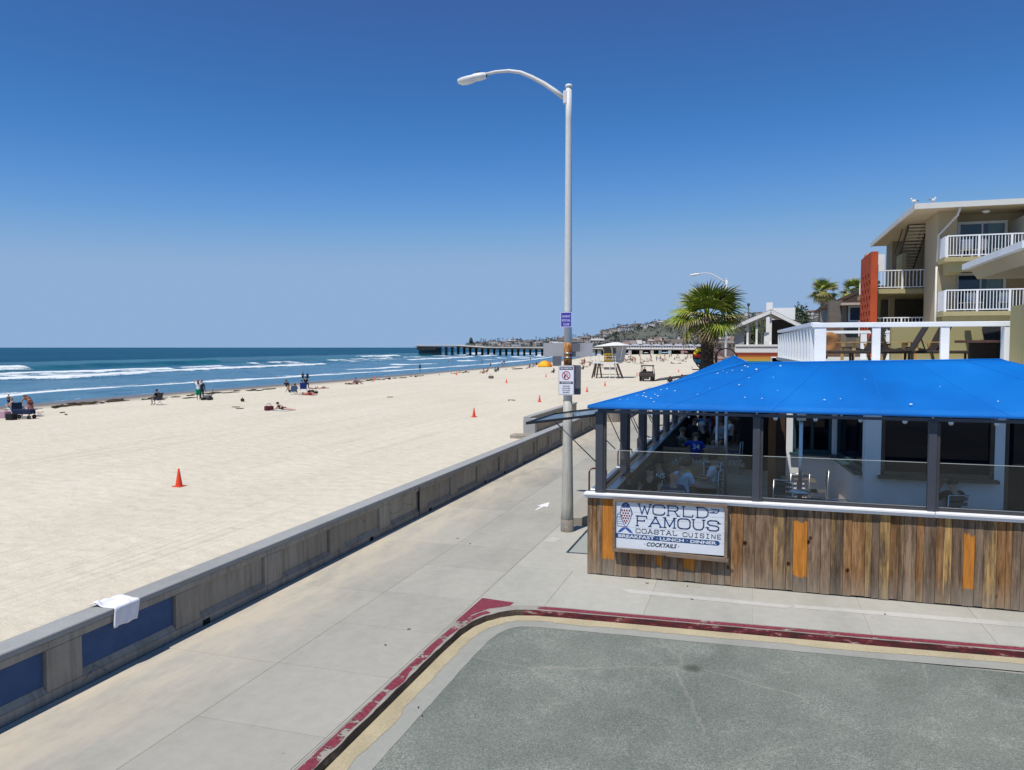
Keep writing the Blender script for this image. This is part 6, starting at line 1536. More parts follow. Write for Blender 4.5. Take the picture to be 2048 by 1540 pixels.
# white houses behind the pier
for i, (px_, py_, w_) in enumerate(((1252, 684, 16), (1262, 681, 14), (1272, 680, 12), (1248, 686, 12), (1288, 685, 9), (1305, 682, 12), (1314, 680, 14), (1326, 680, 12), (1320, 686, 14), (1345, 686, 10), (1335, 673, 7), (1368, 687, 12), (1210, 688, 12), (1225, 687, 10))):
    p = gy(px_, py_, 620); o = place('beach_house', HMM[(i*5) % 4 if i % 3 else 0], None, (p.x, 620+i*9, 0)); o.scale = (w_/30*1.0, .8, max(.3, (p.z)/8.5)); tag(o, 'pale beach house behind the pier cottages, %s in the cluster' % ['low and wide', 'tall and white', 'flat-topped', 'small and low', 'narrow', 'mid-sized', 'highest', 'second highest', 'broad', 'small', 'perched above the rest', 'rightmost', 'leftmost', 'second from the left'][i], 'house', 'beach houses behind the pier')
# ================================================================ lifeguard tower
lt = empty('lifeguard_tower', (0, 0, 0), label='white lifeguard tower 20 on brown legs with a yellow panel', cat='lifeguard tower')
LY = 113.0
def L(px_, py_, dy=0): return gy(px_, py_, LY+dy)
m_ltb = M('brown_leg_timber', (.075, .055, .045), .8); m_lty = plain('lifeguard_yellow', (.78, .45, .02), .6); m_ltg = M('grey_hut_side', (.36, .37, .39), .7); m_ltw = M('tower_white', (.68, .68, .66), .7); m_ltd = plain('dark_hut_window', (.05, .05, .045), .5)
pz0 = L(1200, 727).z; x0_, x1_ = L(1184, 727).x, L(1236, 727).x
MB().box(x0_, x1_, -0+LY, LY+4.2, pz0, pz0+.22).build('platform', m_ltw, lt)
for px_a, px_b, dy in ((1191, 1185, 0), (1197, 1194, 0), (1199, 1202, 3.8), (1229, 1239, 0), (1235, 1247, 0), (1233, 1243, 3.8), (1193, 1187, 3.8)):
    a = L(px_a, 728, dy); c_ = L(px_b, 750, dy); MB().bar((a.x, LY+dy, pz0), (c_.x, LY+dy+(.4 if dy else -.4), 0), .16).build('leg', m_ltb, lt)
for z_ in (.55, 1.5): MB().bar((L(1190, 740).x, LY, z_), (L(1240, 740).x, LY, z_), .08).build('brace', m_ltb, lt)
MB().box(L(1203, 740).x, L(1226, 740).x, LY+2, LY+2.1, 1.2, 1.55).build('brace_board', m_ltg, lt)
for px_ in (1223.5, 1234): MB().box(L(px_, 750).x-.05, L(px_, 750).x+.05, LY-1.6, LY-1.5, 0, pz0*.98).build('ramp_post', m_ltw, lt)
hx0, hx1 = L(1208, 715).x, L(1240, 715).x; tx0, tx1 = L(1203, 695).x, L(1245, 695).x; zt_ = L(1215, 693).z; zb_ = pz0+.22
b = MB(); b.add([(hx0, LY+.9, zb_), (hx1, LY+.9, zb_), (hx1, LY+3.6, zb_), (hx0, LY+3.6, zb_), (tx0, LY+.5, zt_), (tx1, LY+.5, zt_), (tx1, LY+4, zt_), (tx0, LY+4, zt_)], [(0, 3, 2, 1), (4, 5, 6, 7), (0, 1, 5, 4), (1, 2, 6, 5), (2, 3, 7, 6), (3, 0, 4, 7)]); b.build('hut', m_ltg, lt)
def on_front(pxs, mat, name, off=.03):
    pts = []
    for px_, py_ in pxs:
        p = L(px_, py_, .7); t = (p.z-zb_)/(zt_-zb_); pts.append((p.x, LY+.9-.4*t-off, p.z))
    MB().slab(pts, (0, -1, 0), .03).build(name, mat, lt)
on_front([(1203.5, 694), (1221, 694), (1223, 706), (1208, 706)], m_ltd, 'window'); on_front([(1208, 706.5), (1225, 706.5), (1225, 724), (1208, 724)], m_lty, 'yellow_panel', .05)
on_front([(1228, 696), (1232, 696), (1232, 707), (1227, 707)], m_ltd, 'window'); on_front([(1224, 694), (1227, 694), (1227, 724), (1225.2, 724)], m_ltd, 'doorway')
for pxs in (((1203, 694), (1208, 708)), ((1223, 694), (1225, 724)), ((1245, 692), (1239, 720))): a = L(*pxs[0]); c_ = L(*pxs[1]); MB().bar((a.x, LY+.35, a.z), (c_.x, LY+.75, c_.z), .09).build('post', m_ltw, lt)
b = MB(); rx0, rx1 = L(1187, 692).x, L(1251, 690).x; z_ = zt_+.02
b.add([(rx0, LY-.6, z_-.02), (rx1, LY-.4, z_+.15), (rx1+.1, LY+4.6, z_+.15), (rx0, LY+4.6, z_-.02), (L(1222, 686).x, LY+1.8, z_+.62), (L(1233, 686).x, LY+1.8, z_+.62)], [(0, 1, 5, 4), (1, 2, 5), (2, 3, 4, 5), (3, 0, 4), (0, 3, 2, 1)]); b.build('roof', m_ltw, lt)
for z_ in (.45, .85): MB().bar((L(1180, 720).x, LY+.05, pz0+.22+z_), (L(1231, 720).x, LY+.05, pz0+.22+z_), .05).build('rail', m_ltw, lt)
for px_ in (1181, 1190, 1199, 1231): MB().bar((L(px_, 720).x, LY+.05, pz0+.22), (L(px_, 720).x, LY+.05, pz0+1.1), .05).build('rail_post', m_ltw, lt)
p = L(1216.5, 717); put_text('20', p.x, LY+.55, p.z-.12, .85, m_signb, lt, bold=.02)
# ================================================================ patrol buggy
m_ub = M('buggy_grey', (.05, .045, .04), .6, .3); m_utan = M('buggy_roof_dark', (.10, .09, .07), .7)
U = gz(1292, 762.5); ut = empty('beach_buggy', (U.x, U.y, 0), .0, label='dark open beach patrol buggy with a roof, seen from behind', cat='vehicle')
MB().box(-.88, .88, -.55, .9, .62, 1.12).build('cargo_bed', m_ub, ut, bevel=.04); MB().box(-.84, .84, .9, 3.0, .5, .95).build('body', m_ub, ut, bevel=.04)
MB().box(-.80, .80, 1.0, 1.6, .98, 1.3).build('seat', m_ub, ut, bevel=.03); MB().box(-.84, .84, -.45, -.40, 1.13, 1.25).build('tailgate', m_blk, ut)
for s_ in (-1, 1):
    for y_ in (0, 2.4):
        w_ = MB(); n = 16; vs = []; fs = []
        w_.lathe([(.10, -.13), (.30, -.13), (.34, -.08), (.34, .08), (.30, .13), (.10, .13)], n=16); o = w_.build('wheel', m_blk, ut, loc=(s_*.72, y_, .34)); o.rotation_euler = (0, math.pi/2, 0)
    MB().tube([(s_*.80, .8, 1.0), (s_*.76, .9, 2.0)], .04, 6).tube([(s_*.80, 2.7, .95), (s_*.74, 2.0, 2.0)], .04, 6).tube([(s_*.76, .9, 2.0), (s_*.74, 2.0, 2.0)], .065, 6).build('roll_bar', m_blk, ut)
    MB().box(s_*.78-.06, s_*.78+.06, -.58, -.552, .85, 1.0).build('tail_light', m_red, ut)
MB().bar((-.78, .88, 1.3), (.78, .88, 1.3), .04).bar((-.7, .9, 2.0), (.7, .9, 2.0), .04).build('cross_bar', m_blk, ut); MB().box(-.84, .84, .7, 2.2, 2.03, 2.13).build('roof', m_utan, ut, bevel=.03)
MB().box(-.5, .5, -.56, -.54, .28, .6).build('bumper', m_ub, ut)
# ================================================================ cones
m_cone = plain('cone_orange', (.70, .055, .015), .6); cm = [(358, 973, 'nearest cone, alone on the sand behind the seawall', .58), (948, 834, 'second nearest cone, in the middle of the beach', .55), (1079, 804, 'cone just left of the lamp pole', .52), (1174, 784, 'cone right of the PROHIBITED sign', .5), (1210, 772, 'cone below the lifeguard tower', .5), (1013, 766, 'cone in front of the seated sunbathers', .5), (750, 760, 'far cone at the left of the kelp line', .5), (1092, 754, 'small far cone left of the PROHIBITED sign', .5), (913, 750, 'small far cone among the kelp', .5), (1274, 751, 'far cone left of the buggy', .5), (1357, 744, 'far cone right of the buggy', .5), (1384, 737, 'farthest cone, near the palm', .5)]
tc = None
for (x_, y_, lb, h_) in cm:
    p = gz(x_, y_)
    if tc is None:
        tc = empty('traffic_cone', p, label=lb, cat='traffic cone', group='orange cones on the beach')
        MB().lathe([(.135, .03), (.03, .70), (.022, .71), (.001, .71)], n=16).build('cone', m_cone, tc); MB().box(-.19, .19, -.19, .19, 0, .035).build('base', m_cone, tc, bevel=.01); tc.scale = (h_/.7*1.0,)*3
    else: dup(tc, p, scale=(h_/.7*1.1,)*3, label=lb)
# ================================================================ people
SK = [(.50, .31, .22), (.42, .25, .17), (.30, .17, .11), (.16, .085, .055)]
m_skin = [M('skin_%d' % i, c, .55, .35, var=.05) for i, c in enumerate(SK)]
m_hair = {k: plain('hair_'+k, c, .6) for k, c in dict(dark=(.02, .014, .01), brown=(.08, .045, .025), fair=(.25, .16, .08), grey=(.25, .24, .23)).items()}
_cl = {}
def cloth(c):
    if c not in _cl: _cl[c] = M('cloth_%02d' % len(_cl), c, .85, .15, var=.08, vs=6)
    return _cl[c]
V = Vector
def J(**k): return {a: V(b) for a, b in k.items()}
def stand(): return J(pel=(0, 0, .93), wai=(0, .0, 1.08), che=(0, .01, 1.28), nek=(0, -.01, 1.45), hed=(0, .02, 1.60), top=(0, .02, 1.66), sl=(-.17, 0, 1.40), el=(-.24, -.02, 1.14), wl=(-.25, .08, .90), hl=(-.25, .11, .82), sr=(.17, 0, 1.40), er=(.24, -.02, 1.14), wr=(.25, .08, .90), hr=(.25, .11, .82), pl=(-.09, 0, .88), kl=(-.10, .02, .49), al=(-.10, -.01, .09), tl=(-.11, .14, .03), pr=(.09, 0, .88), kr=(.10, .02, .49), ar=(.10, -.01, .09), tr=(.11, .14, .03))
def P(base, **k):
    d = dict(base); d.update({a: V(b) for a, b in k.items()}); return d
ST = stand()
POSES = {
 'stand': ST,
 'walk': P(ST, kl=(-.10, .17, .50), al=(-.10, .24, .10), tl=(-.10, .38, .06), kr=(.10, -.05, .50), ar=(.10, -.32, .14), tr=(.10, -.22, .04), wl=(-.24, -.16, .95), hl=(-.24, -.2, .88), wr=(.24, .22, .96), hr=(.24, .28, .90)),
 'shade_eyes': P(ST, el=(-.36, .06, 1.50), wl=(-.20, .16, 1.72), hl=(-.12, .18, 1.76), er=(.32, .12, 1.42), wr=(.18, .2, 1.70), hr=(.10, .2, 1.75)),
 'sit': J(pel=(0, -.02, .50), wai=(0, -.05, .66), che=(0, -.05, .86), nek=(0, -.04, 1.02), hed=(0, .0, 1.18), top=(0, 0, 1.24), sl=(-.17, -.05, .98), el=(-.22, .03, .73), wl=(-.16, .27, .74), hl=(-.12, .35, .76), sr=(.17, -.05, .98), er=(.22, .03, .73), wr=(.16, .27, .74), hr=(.12, .35, .76), pl=(-.09, .0, .49), kl=(-.12, .42, .50), al=(-.12, .40, .09), tl=(-.12, .54, .03), pr=(.09, .0, .49), kr=(.12, .42, .50), ar=(.12, .40, .09), tr=(.12, .54, .03)),
 'sit_sand': J(pel=(0, -.02, .12), wai=(0, -.10, .27), che=(0, -.14, .46), nek=(0, -.14, .62), hed=(0, -.10, .77), top=(0, -.10, .83), sl=(-.17, -.16, .57), el=(-.23, -.28, .34), wl=(-.22, -.40, .10), hl=(-.22, -.42, .04), sr=(.17, -.16, .57), er=(.24, -.02, .40), wr=(.16, .22, .42), hr=(.12, .3, .43), pl=(-.09, .02, .11), kl=(-.12, .40, .42), al=(-.12, .66, .08), tl=(-.12, .80, .04), pr=(.09, .02, .11), kr=(.14, .42, .36), ar=(.13, .72, .08), tr=(.13, .86, .04)),
 'prone': J(pel=(0, 0, .12), wai=(0, .16, .13), che=(0, .36, .20), nek=(0, .50, .33), hed=(0, .60, .42), top=(0, .63, .47), sl=(-.17, .44, .27), el=(-.22, .52, .05), wl=(-.12, .72, .08), hl=(-.08, .80, .06), sr=(.17, .44, .27), er=(.22, .52, .05), wr=(.12, .72, .08), hr=(.08, .80, .06), pl=(-.09, -.04, .11), kl=(-.10, -.42, .08), al=(-.09, -.84, .07), tl=(-.09, -.98, .04), pr=(.09, -.04, .11), kr=(.11, -.42, .08), ar=(.11, -.84, .07), tr=(.11, -.98, .04)),
 'supine': J(pel=(0, 0, .11), wai=(0, .16, .11), che=(0, .36, .13), nek=(0, .54, .12), hed=(0, .68, .13), top=(0, .73, .14), sl=(-.18, .46, .12), el=(-.27, .22, .07), wl=(-.26, .0, .07), hl=(-.26, -.08, .05), sr=(.18, .46, .12), er=(.30, .30, .07), wr=(.2, .55, .07), hr=(.12, .62, .06), pl=(-.09, -.04, .10), kl=(-.11, -.42, .24), al=(-.10, -.78, .07), tl=(-.10, -.86, .12), pr=(.09, -.04, .10), kr=(.11, -.44, .09), ar=(.12, -.86, .07), tr=(.13, -.90, .18)),
 'bend': P(ST, pel=(0, -.12, .90), wai=(0, .0, 1.02), che=(0, .22, 1.14), nek=(0, .42, 1.20), hed=(0, .55, 1.25), top=(0, .59, 1.27), sl=(-.17, .34, 1.17), el=(-.2, .50, .96), wl=(-.16, .68, .78), hl=(-.14, .74, .72), sr=(.17, .34, 1.17), er=(.2, .50, .96), wr=(.16, .68, .78), hr=(.14, .74, .72), pl=(-.09, -.1, .86), kl=(-.10, .0, .49), al=(-.10, -.12, .09), tl=(-.10, .02, .03), pr=(.09, -.1, .86), kr=(.12, -.14, .48), ar=(.14, -.34, .10), tr=(.14, -.2, .03)),
}
POSES['lounge'] = P(POSES['sit'], pel=(0, -.05, .30), wai=(0, -.16, .42), che=(0, -.26, .58), nek=(0, -.33, .73), hed=(0, -.33, .89), top=(0, -.33, .95), sl=(-.17, -.30, .68), el=(-.27, -.14, .48), wl=(-.26, .12, .50), hl=(-.25, .2, .5), sr=(.17, -.30, .68), er=(.27, -.14, .48), wr=(.26, .12, .50), hr=(.25, .2, .5), pl=(-.09, 0, .29), kl=(-.12, .38, .36), al=(-.12, .62, .09), tl=(-.12, .76, .03), pr=(.09, 0, .29), kr=(.12, .40, .40), ar=(.12, .60, .09), tr=(.12, .74, .03))
POSES['sit_head'] = P(POSES['sit'], el=(-.30, .14, .80), wl=(-.16, .20, 1.06), hl=(-.10, .17, 1.16))
POSES['reach'] = P(POSES['sit'], che=(0, .06, .84), nek=(0, .14, .99), hed=(0, .22, 1.11), top=(0, .24, 1.16), sl=(-.17, .08, .95), el=(-.34, .26, .82), wl=(-.36, .50, .80), hl=(-.36, .58, .80), sr=(.17, .08, .95))
BON = [('pel', 'wai', 'torso'), ('wai', 'che', 'torso'), ('che', 'nek', 'neck'), ('nek', 'hed', 'head'), ('hed', 'top', 'head')]
for s_ in 'lr': BON += [('che', 's'+s_, 'torso'), ('s'+s_, 'e'+s_, 'uarm'), ('e'+s_, 'w'+s_, 'larm'), ('w'+s_, 'h'+s_, 'hand'), ('pel', 'p'+s_, 'pelvis'), ('p'+s_, 'k'+s_, 'thigh'), ('k'+s_, 'a'+s_, 'shin'), ('a'+s_, 't'+s_, 'foot')]
RAD = dict(pel=.125, wai=.115, che=.135, nek=.055, hed=.088, top=.062, s=.062, e=.043, w=.030, h=.034, p=.085, k=.056, a=.038, t=.032)
ASP = dict(pel=(1.2, .85), wai=(1.15, .8), che=(1.2, .8))
BODY = {}
def body(pose, lvl=1):
    if (pose, lvl) in BODY: return BODY[(pose, lvl)]
    j = POSES[pose]; names = list(j); idx = {n_: i for i, n_ in enumerate(names)}
    me = bpy.data.meshes.new('body_'+pose); me.from_pydata([j[n_] for n_ in names], [(idx[a], idx[b]) for a, b, _ in BON], [])
    o = bpy.data.objects.new('tmp', me); link(o); sm_ = o.modifiers.new('k', 'SKIN'); sm_.use_smooth_shade = True
    sv = me.skin_vertices[0].data
    for n_ in names:
        r = RAD.get(n_, RAD.get(n_[0])); a = ASP.get(n_, (1, 1)); sv[idx[n_]].radius = (r*a[0], r*a[1])
        if n_ == 'pel': sv[idx[n_]].use_root = True
    sb = o.modifiers.new('s', 'SUBSURF'); sb.levels = lvl; sb.render_levels = lvl
    bpy.context.view_layer.update(); dg = bpy.context.evaluated_depsgraph_get()
    src = bpy.data.meshes.new_from_object(o.evaluated_get(dg)); bpy.data.objects.remove(o)
    vs = [v.co.copy() for v in src.vertices]; fs = [tuple(p.vertices) for p in src.polygons]
    nrm = [v.normal.copy() for v in src.vertices]
    def near(c):
        best = None; bd = 9
        for a, b_, lab in BON:
            A_, B_ = j[a], j[b_]; d = B_-A_; t = max(0, min(1, (c-A_).dot(d)/max(1e-6, d.length_squared))); D = (c-(A_+d*t)).length-.9*RAD.get(a, RAD.get(a[0]))
            if D < bd: bd = D; best = (lab, t)
        return best
    lab = [near(sum((vs[i] for i in f), V())/len(f)) for f in fs]
    # face details and fingers joined to the same mesh
    mb = MB(); mb.add(vs, fs, True)
    hd = j['hed']; up = (j['top']-j['nek']).normalized() if (j['top']-j['nek']).length > 0 else V((0, 0, 1))
    ch_f = V((0, 1, 0))
    if pose == 'supine': ch_f = V((0, 0, 1)); up = V((0, 1, 0))
    if pose == 'prone': ch_f = V((0, .9, -.2)).normalized(); up = V((0, .2, .95)).normalized()
    if pose == 'bend': ch_f = V((0, .75, -.65)).normalized(); up = V((0, .65, .75)).normalized()
    if pose == 'reach': ch_f = V((0, .8, -.6)).normalized()
    ch_f = (ch_f-up*ch_f.dot(up)).normalized(); side_ = ch_f.cross(up)
    def at(f, s, u): return hd+ch_f*f+side_*s+up*u
    b0 = len(mb.v)
    mb.add([at(.085, -.012, .0), at(.085, .012, .0), at(.118, 0, -.02), at(.085, 0, .035), at(.085, 0, -.028)], [(0, 2, 3), (3, 2, 1), (0, 4, 2), (2, 4, 1)])
    for s in (-1, 1): mb.add([at(-.01, s*.085, .02), at(.015, s*.085, .03), at(.01, s*.085, -.02), at(0, s*.10, .03), at(0, s*.10, -.012)], [(0, 3, 4), (3, 1, 4), (1, 2, 4)])
    for s_ in 'lr':
        w_, h_ = j['w'+s_], j['h'+s_]; d = (h_-w_).normalized(); q = d.orthogonal().normalized(); q2 = d.cross(q)
        for k, (o_, L_) in enumerate(((-.027, .055), (-.009, .068), (.009, .066), (.027, .052))):
            mb.tube([h_+q*o_+d*.01, h_+q*o_*1.1+d*(.02+L_*.5)-q2*.004, h_+q*o_*1.15+d*(.02+L_)-q2*.018], [.0095, .0085, .006], 5)
        mb.tube([w_+d*.02+q*.025, w_+d*.05+q*.052, h_+d*.01+q*.055], [.011, .010, .007], 5)
    data = dict(me=mb, lab=lab, vs=vs, fs=fs, nrm=nrm, hd=hd, up=up, f=ch_f, side=side_, nb=len(fs)); BODY[(pose, lvl)] = data; return data
CACHE = {}
def shell(D, key, sel, off, mat):
    if key not in CACHE:
        keep = [f for f, l_ in zip(D['fs'], D['lab']) if sel(l_)]; used = sorted({i for f in keep for i in f}); mp = {v: i for i, v in enumerate(used)}
        b = MB(); b.add([D['vs'][i]+D['nrm'][i]*off for i in used], [tuple(mp[i] for i in f) for f in keep], True); CACHE[key] = b
    k2 = key+(mat.name,)
    if k2 not in CACHE: CACHE[k2] = CACHE[key].mesh('garment', mat)
    return CACHE[k2]
SEL = {'tee': lambda l: l[0] == 'torso' or (l[0] == 'neck' and l[1] < .45) or (l[0] == 'uarm' and l[1] < .75) or l[0] == 'pelvis',
 'tank': lambda l: l[0] == 'torso' or (l[0] == 'neck' and l[1] < .15),
 'long': lambda l: l[0] in ('torso', 'uarm', 'larm') or (l[0] == 'neck' and l[1] < .5) or l[0] == 'pelvis',
 'bikini': lambda l: l[0] == 'torso' and .3 < l[1] < .95,
 'shorts': lambda l: l[0] == 'pelvis' or (l[0] == 'thigh' and l[1] < .6),
 'trunks': lambda l: l[0] == 'pelvis' or (l[0] == 'thigh' and l[1] < .22),
 'trousers': lambda l: l[0] in ('pelvis', 'thigh') or (l[0] == 'shin' and l[1] < .92),
 'skirt': lambda l: l[0] == 'pelvis' or (l[0] == 'thigh')}
def hair_mesh(D, style, mat, key):
    k = key+('hair', style, mat.name)
    if k in CACHE: return CACHE[k]
    b = MB(); hd, f, up, sd = D['hd'], D['f'], D['up'], D['side']; vs = []; fs = []; n, m_ = 14, 8; R_ = .108 if style != 'curly' else .15
    for i in range(m_+1):
        ph = math.pi*.5*i/m_*1.25
        for k_ in range(n):
            a = 2*math.pi*k_/n; d = f*math.cos(a)*math.sin(ph)+sd*math.sin(a)*math.sin(ph)+up*math.cos(ph)
            front = max(0, d.dot(f)); lim = 1-.0*front; q = R_*(1+(.12*noise.noise(d*6) if style == 'curly' else .02))
            if front > .45 and ph > math.pi*.30: q *= .78
            vs.append(hd+up*.015+d*q)
    for i in range(m_):
        for k_ in range(n): fs.append((i*n+k_, i*n+(k_+1) % n, (i+1)*n+(k_+1) % n, (i+1)*n+k_))
    b.add(vs, fs, True)
    if style == 'long': b.tube([hd-f*.07+up*.02, hd-f*.10-up*.10, hd-f*.09-up*.24], [.085, .085, .045], 8)
    if style == 'cap': b.slab([hd+f*.07+up*.055-sd*.06, hd+f*.07+up*.055+sd*.06, hd+f*.17+up*.045+sd*.045, hd+f*.17+up*.045-sd*.045], up, .008)
    CACHE[k] = b.mesh('hair', mat); return CACHE[k]
def person(pose, loc, rz, label, skin=1, hair='dark', style='short', top=None, bot=None, sc_=1.0, lvl=1, group=None, extra=None):
    D = body(pose, lvl); r = empty('person', loc, rz, label=label, cat='person', group=group); r.scale = (sc_,)*3
    kb = ('body', pose, lvl, skin)
    if kb not in CACHE: CACHE[kb] = D['me'].mesh('body', m_skin[skin])
    place('body', CACHE[kb], r)
    if style: place('cap' if style == 'cap' else 'hair', hair_mesh(D, style, m_hair[hair] if isinstance(hair, str) else cloth(hair), (pose, lvl)), r)
    if top: place('shirt', shell(D, (pose, lvl, top[0]), SEL[top[0]], .014, cloth(top[1])), r)
    if bot: place('shorts' if bot[0] != 'trousers' else 'trousers', shell(D, (pose, lvl, bot[0]), SEL[bot[0]], .018 if bot[0] != 'skirt' else .05, cloth(bot[1])), r)
    if extra: extra(r, D)
    return r
def shades(r, D):
    b = MB()
    for s in (-1, 1):
        c_ = D['hd']+D['f']*.094+D['side']*s*.034+D['up']*.022; b.slab([c_+D['side']*.027*math.cos(a)+D['up']*.020*math.sin(a) for a in [2*math.pi*k/8 for k in range(8)]], D['f'], .006)
    b.bar(D['hd']+D['f']*.097-D['side']*.06+D['up']*.03, D['hd']+D['f']*.097+D['side']*.06+D['up']*.03, .008)
    b.build('sunglasses', m_blk, r)
def face(r, D):
    b = MB(); b.bar(D['hd']+D['f']*.088-D['side']*.022-D['up']*.045, D['hd']+D['f']*.088+D['side']*.022-D['up']*.045, .006); b.build('mouth', plain('lip', (.30, .10, .09), .5), r)
    b = MB()
    for s in (-1, 1): b.ball(D['hd']+D['f']*.082+D['side']*s*.034+D['up']*.02, .011, 6, 4)
    b.build('eyes', m_blk, r)
WHT = (.62, .64, .66); BLK = (.018, .018, .022); NAV = (.02, .03, .07); BLU = (.08, .18, .36); SKY = (.45, .60, .75); YEL = (.50, .38, .10); GRY = (.38, .39, .41); RED = (.35, .04, .04); GRN = (.01, .16, .08); PNK = (.55, .22, .28); PUR = (.20, .12, .25); DGR = (.06, .06, .065); ORG = (.45, .16, .04); TAN = (.35, .28, .2); TEA = (.05, .22, .24)
# ---- diners on the terrace
def seat(px_, py_, zh=1.78): p = gz(px_, py_, zh); return (p.x, p.y)
def diner(px_, py_, rz, label, pose='sit', zh=1.78, **k):
    x, y = seat(px_, py_, zh); k.setdefault('sc_', 1.09); k['sc_'] *= 1.0
    r = person(pose, (x, y, DZ), rz, label, lvl=2 if y < 20 else 1, group='diners on the terrace', **k)
    return r
def both(r, D): shades(r, D)
def numb(t, zr=.80, off=-.165, rx=0):
    def f(r, D):
        o = put_text(t, 0, off, zr, .16, m_signw, r, bold=.004); o.rotation_euler = (math.pi/2+rx, 0, 0)
    return f
diner(1300, 938, math.pi-.15, 'woman in a black tank top and sunglasses sitting behind the glass', skin=0, style='short', hair='dark', top=('tank', BLK), bot=('trousers', NAV), extra=lambda r, D: (shades(r, D), face(r, D)))
diner(1258, 955, -1.3, 'dark-haired girl seated in the corner, left of the woman in sunglasses', skin=2, style='long', hair='dark', top=('tee', BLK), bot=('trousers', BLK), zh=1.6, sc_=.95)
diner(1347, 952, .1, 'balding man in a navy shirt with his back to the glass', skin=1, style=None, top=('long', (.035, .05, .11)), bot=('trousers', NAV))
diner(1368, 938, -.5, 'diner in a light blue shirt behind the balding man', skin=1, style='short', hair='brown', top=('tee', SKY), bot=('trousers', NAV), zh=1.68)
diner(1376, 922, -1.1, 'curly-haired child in a yellow shirt leaning on the booth', skin=1, style='curly', hair='brown', top=('tee', YEL), bot=('shorts', GRY), zh=1.68, sc_=.97)
diner(1318, 925, .3, 'person in a black shirt lettered NS seen from behind by the side wall', skin=2, style='cap', hair=BLK, top=('tee', BLK), bot=('trousers', BLK), extra=numb('NS', .86))
diner(1424, 917, 1.35, 'man in a pale grey shirt with a dark strap and cap, seated side-on', skin=1, style='cap', hair=BLK, top=('tee', (.55, .60, .66)), bot=('shorts', BLK), extra=lambda r, D: MB().bar((-.13, -.17, .98), (.1, -.16, .58), .035, .02).bar((-.13, .08, .96), (-.13, -.16, .98), .035, .02).build('strap', cloth(DGR), r))
diner(1392, 880, .1, 'man leaning over in a blue and white jersey with the number 34', pose='reach', skin=1, style='short', hair='brown', top=('tee', (.02, .05, .30)), bot=('shorts', NAV), zh=1.62, extra=lambda r, D: (put_text('34', 0.0, -.12, .78, .2, m_signw, r, bold=.005)))
diner(1410, 828, .0, 'man in a blue shirt and pale cap in the back row', skin=1, style='cap', hair=(.45, .42, .4), top=('tee', BLU), bot=('shorts', GRY))
diner(1404, 851, .3, 'man in black with a grey cap, in front of the man in the blue shirt', skin=1, style='cap', hair=GRY, top=('tee', BLK), bot=('shorts', TAN))
diner(1382, 848, -.7, 'dark-clothed diner bending at the side wall', skin=2, style='short', hair='brown', top=('tee', BLK), bot=('shorts', (.25, .22, .18)), pose='reach', zh=1.62)
diner(1442, 842, 2.8, 'diner in a pale grey shirt between the two poles and the aisle', skin=1, style='short', hair='brown', top=('tee', GRY), bot=('shorts', DGR))
diner(1459, 838, 1.5, 'diner in white beside the steel pole', skin=1, style='long', hair='brown', top=('tee', WHT), bot=('shorts', NAV))
diner(1468, 826, .2, 'diner in a tan shirt sitting on the aisle chair', skin=1, style='short', hair='fair', top=('tee', (.42, .34, .26)), bot=('shorts', ORG))
diner(1433, 824, -.2, 'far diner in dark red near the end of the terrace', skin=1, style='short', hair='dark', top=('tee', RED), bot=('shorts', NAV))
diner(1366, 862, -.9, 'diner in khaki beside the side wall', skin=1, style='short', hair='brown', top=('tee', (.16, .15, .11)), bot=('shorts', TAN))
xm, ym = seat(1905, 960, 1.74)
person('sit_head', (xm, ym, DZ), .35, 'man in black resting his head on his hand at the right', skin=1, style='short', hair='dark', top=('tee', BLK), bot=('trousers', BLK), lvl=2, group='diners on the terrace')
# chairs under the diners that lack one
for i, (px_, py_) in enumerate(((1347, 952), (1300, 938), (1424, 917), (1905, 960), (1410, 828), (1468, 826))):
    x, y = seat(px_, py_); rz = [.1, math.pi-.15, 1.35, .35, 0, .2][i]
    dup(c0, (x, y, DZ), rz, label=['chair of the balding man', 'chair of the woman in sunglasses', 'chair of the man with the strap', 'chair of the man in black', 'chair of the man in the blue shirt', 'chair of the diner in tan'][i])
# ---- passers-by beyond the canopy
p = gz(1340, 787); person('walk', (p.x, p.y, 0), math.pi, 'person with a red cap walking toward the camera beyond the canopy edge', skin=1, style='cap', hair=RED, top=('tee', BLK), bot=('shorts', NAV), sc_=1.0)
p = gz(1384, 779, 0); person('walk', (p.x, p.y, 0), .4, 'person in navy walking away near the palm, seen over the canopy', skin=1, style='short', hair='dark', top=('tee', NAV), bot=('shorts', GRY))
p = gz(1364, 781, 0); person('stand', (p.x, p.y, 0), .9, 'person in dark red standing near the palm, seen over the canopy', skin=1, style='cap', hair=RED, top=('tee', (.3, .08, .08)), bot=('shorts', DGR))
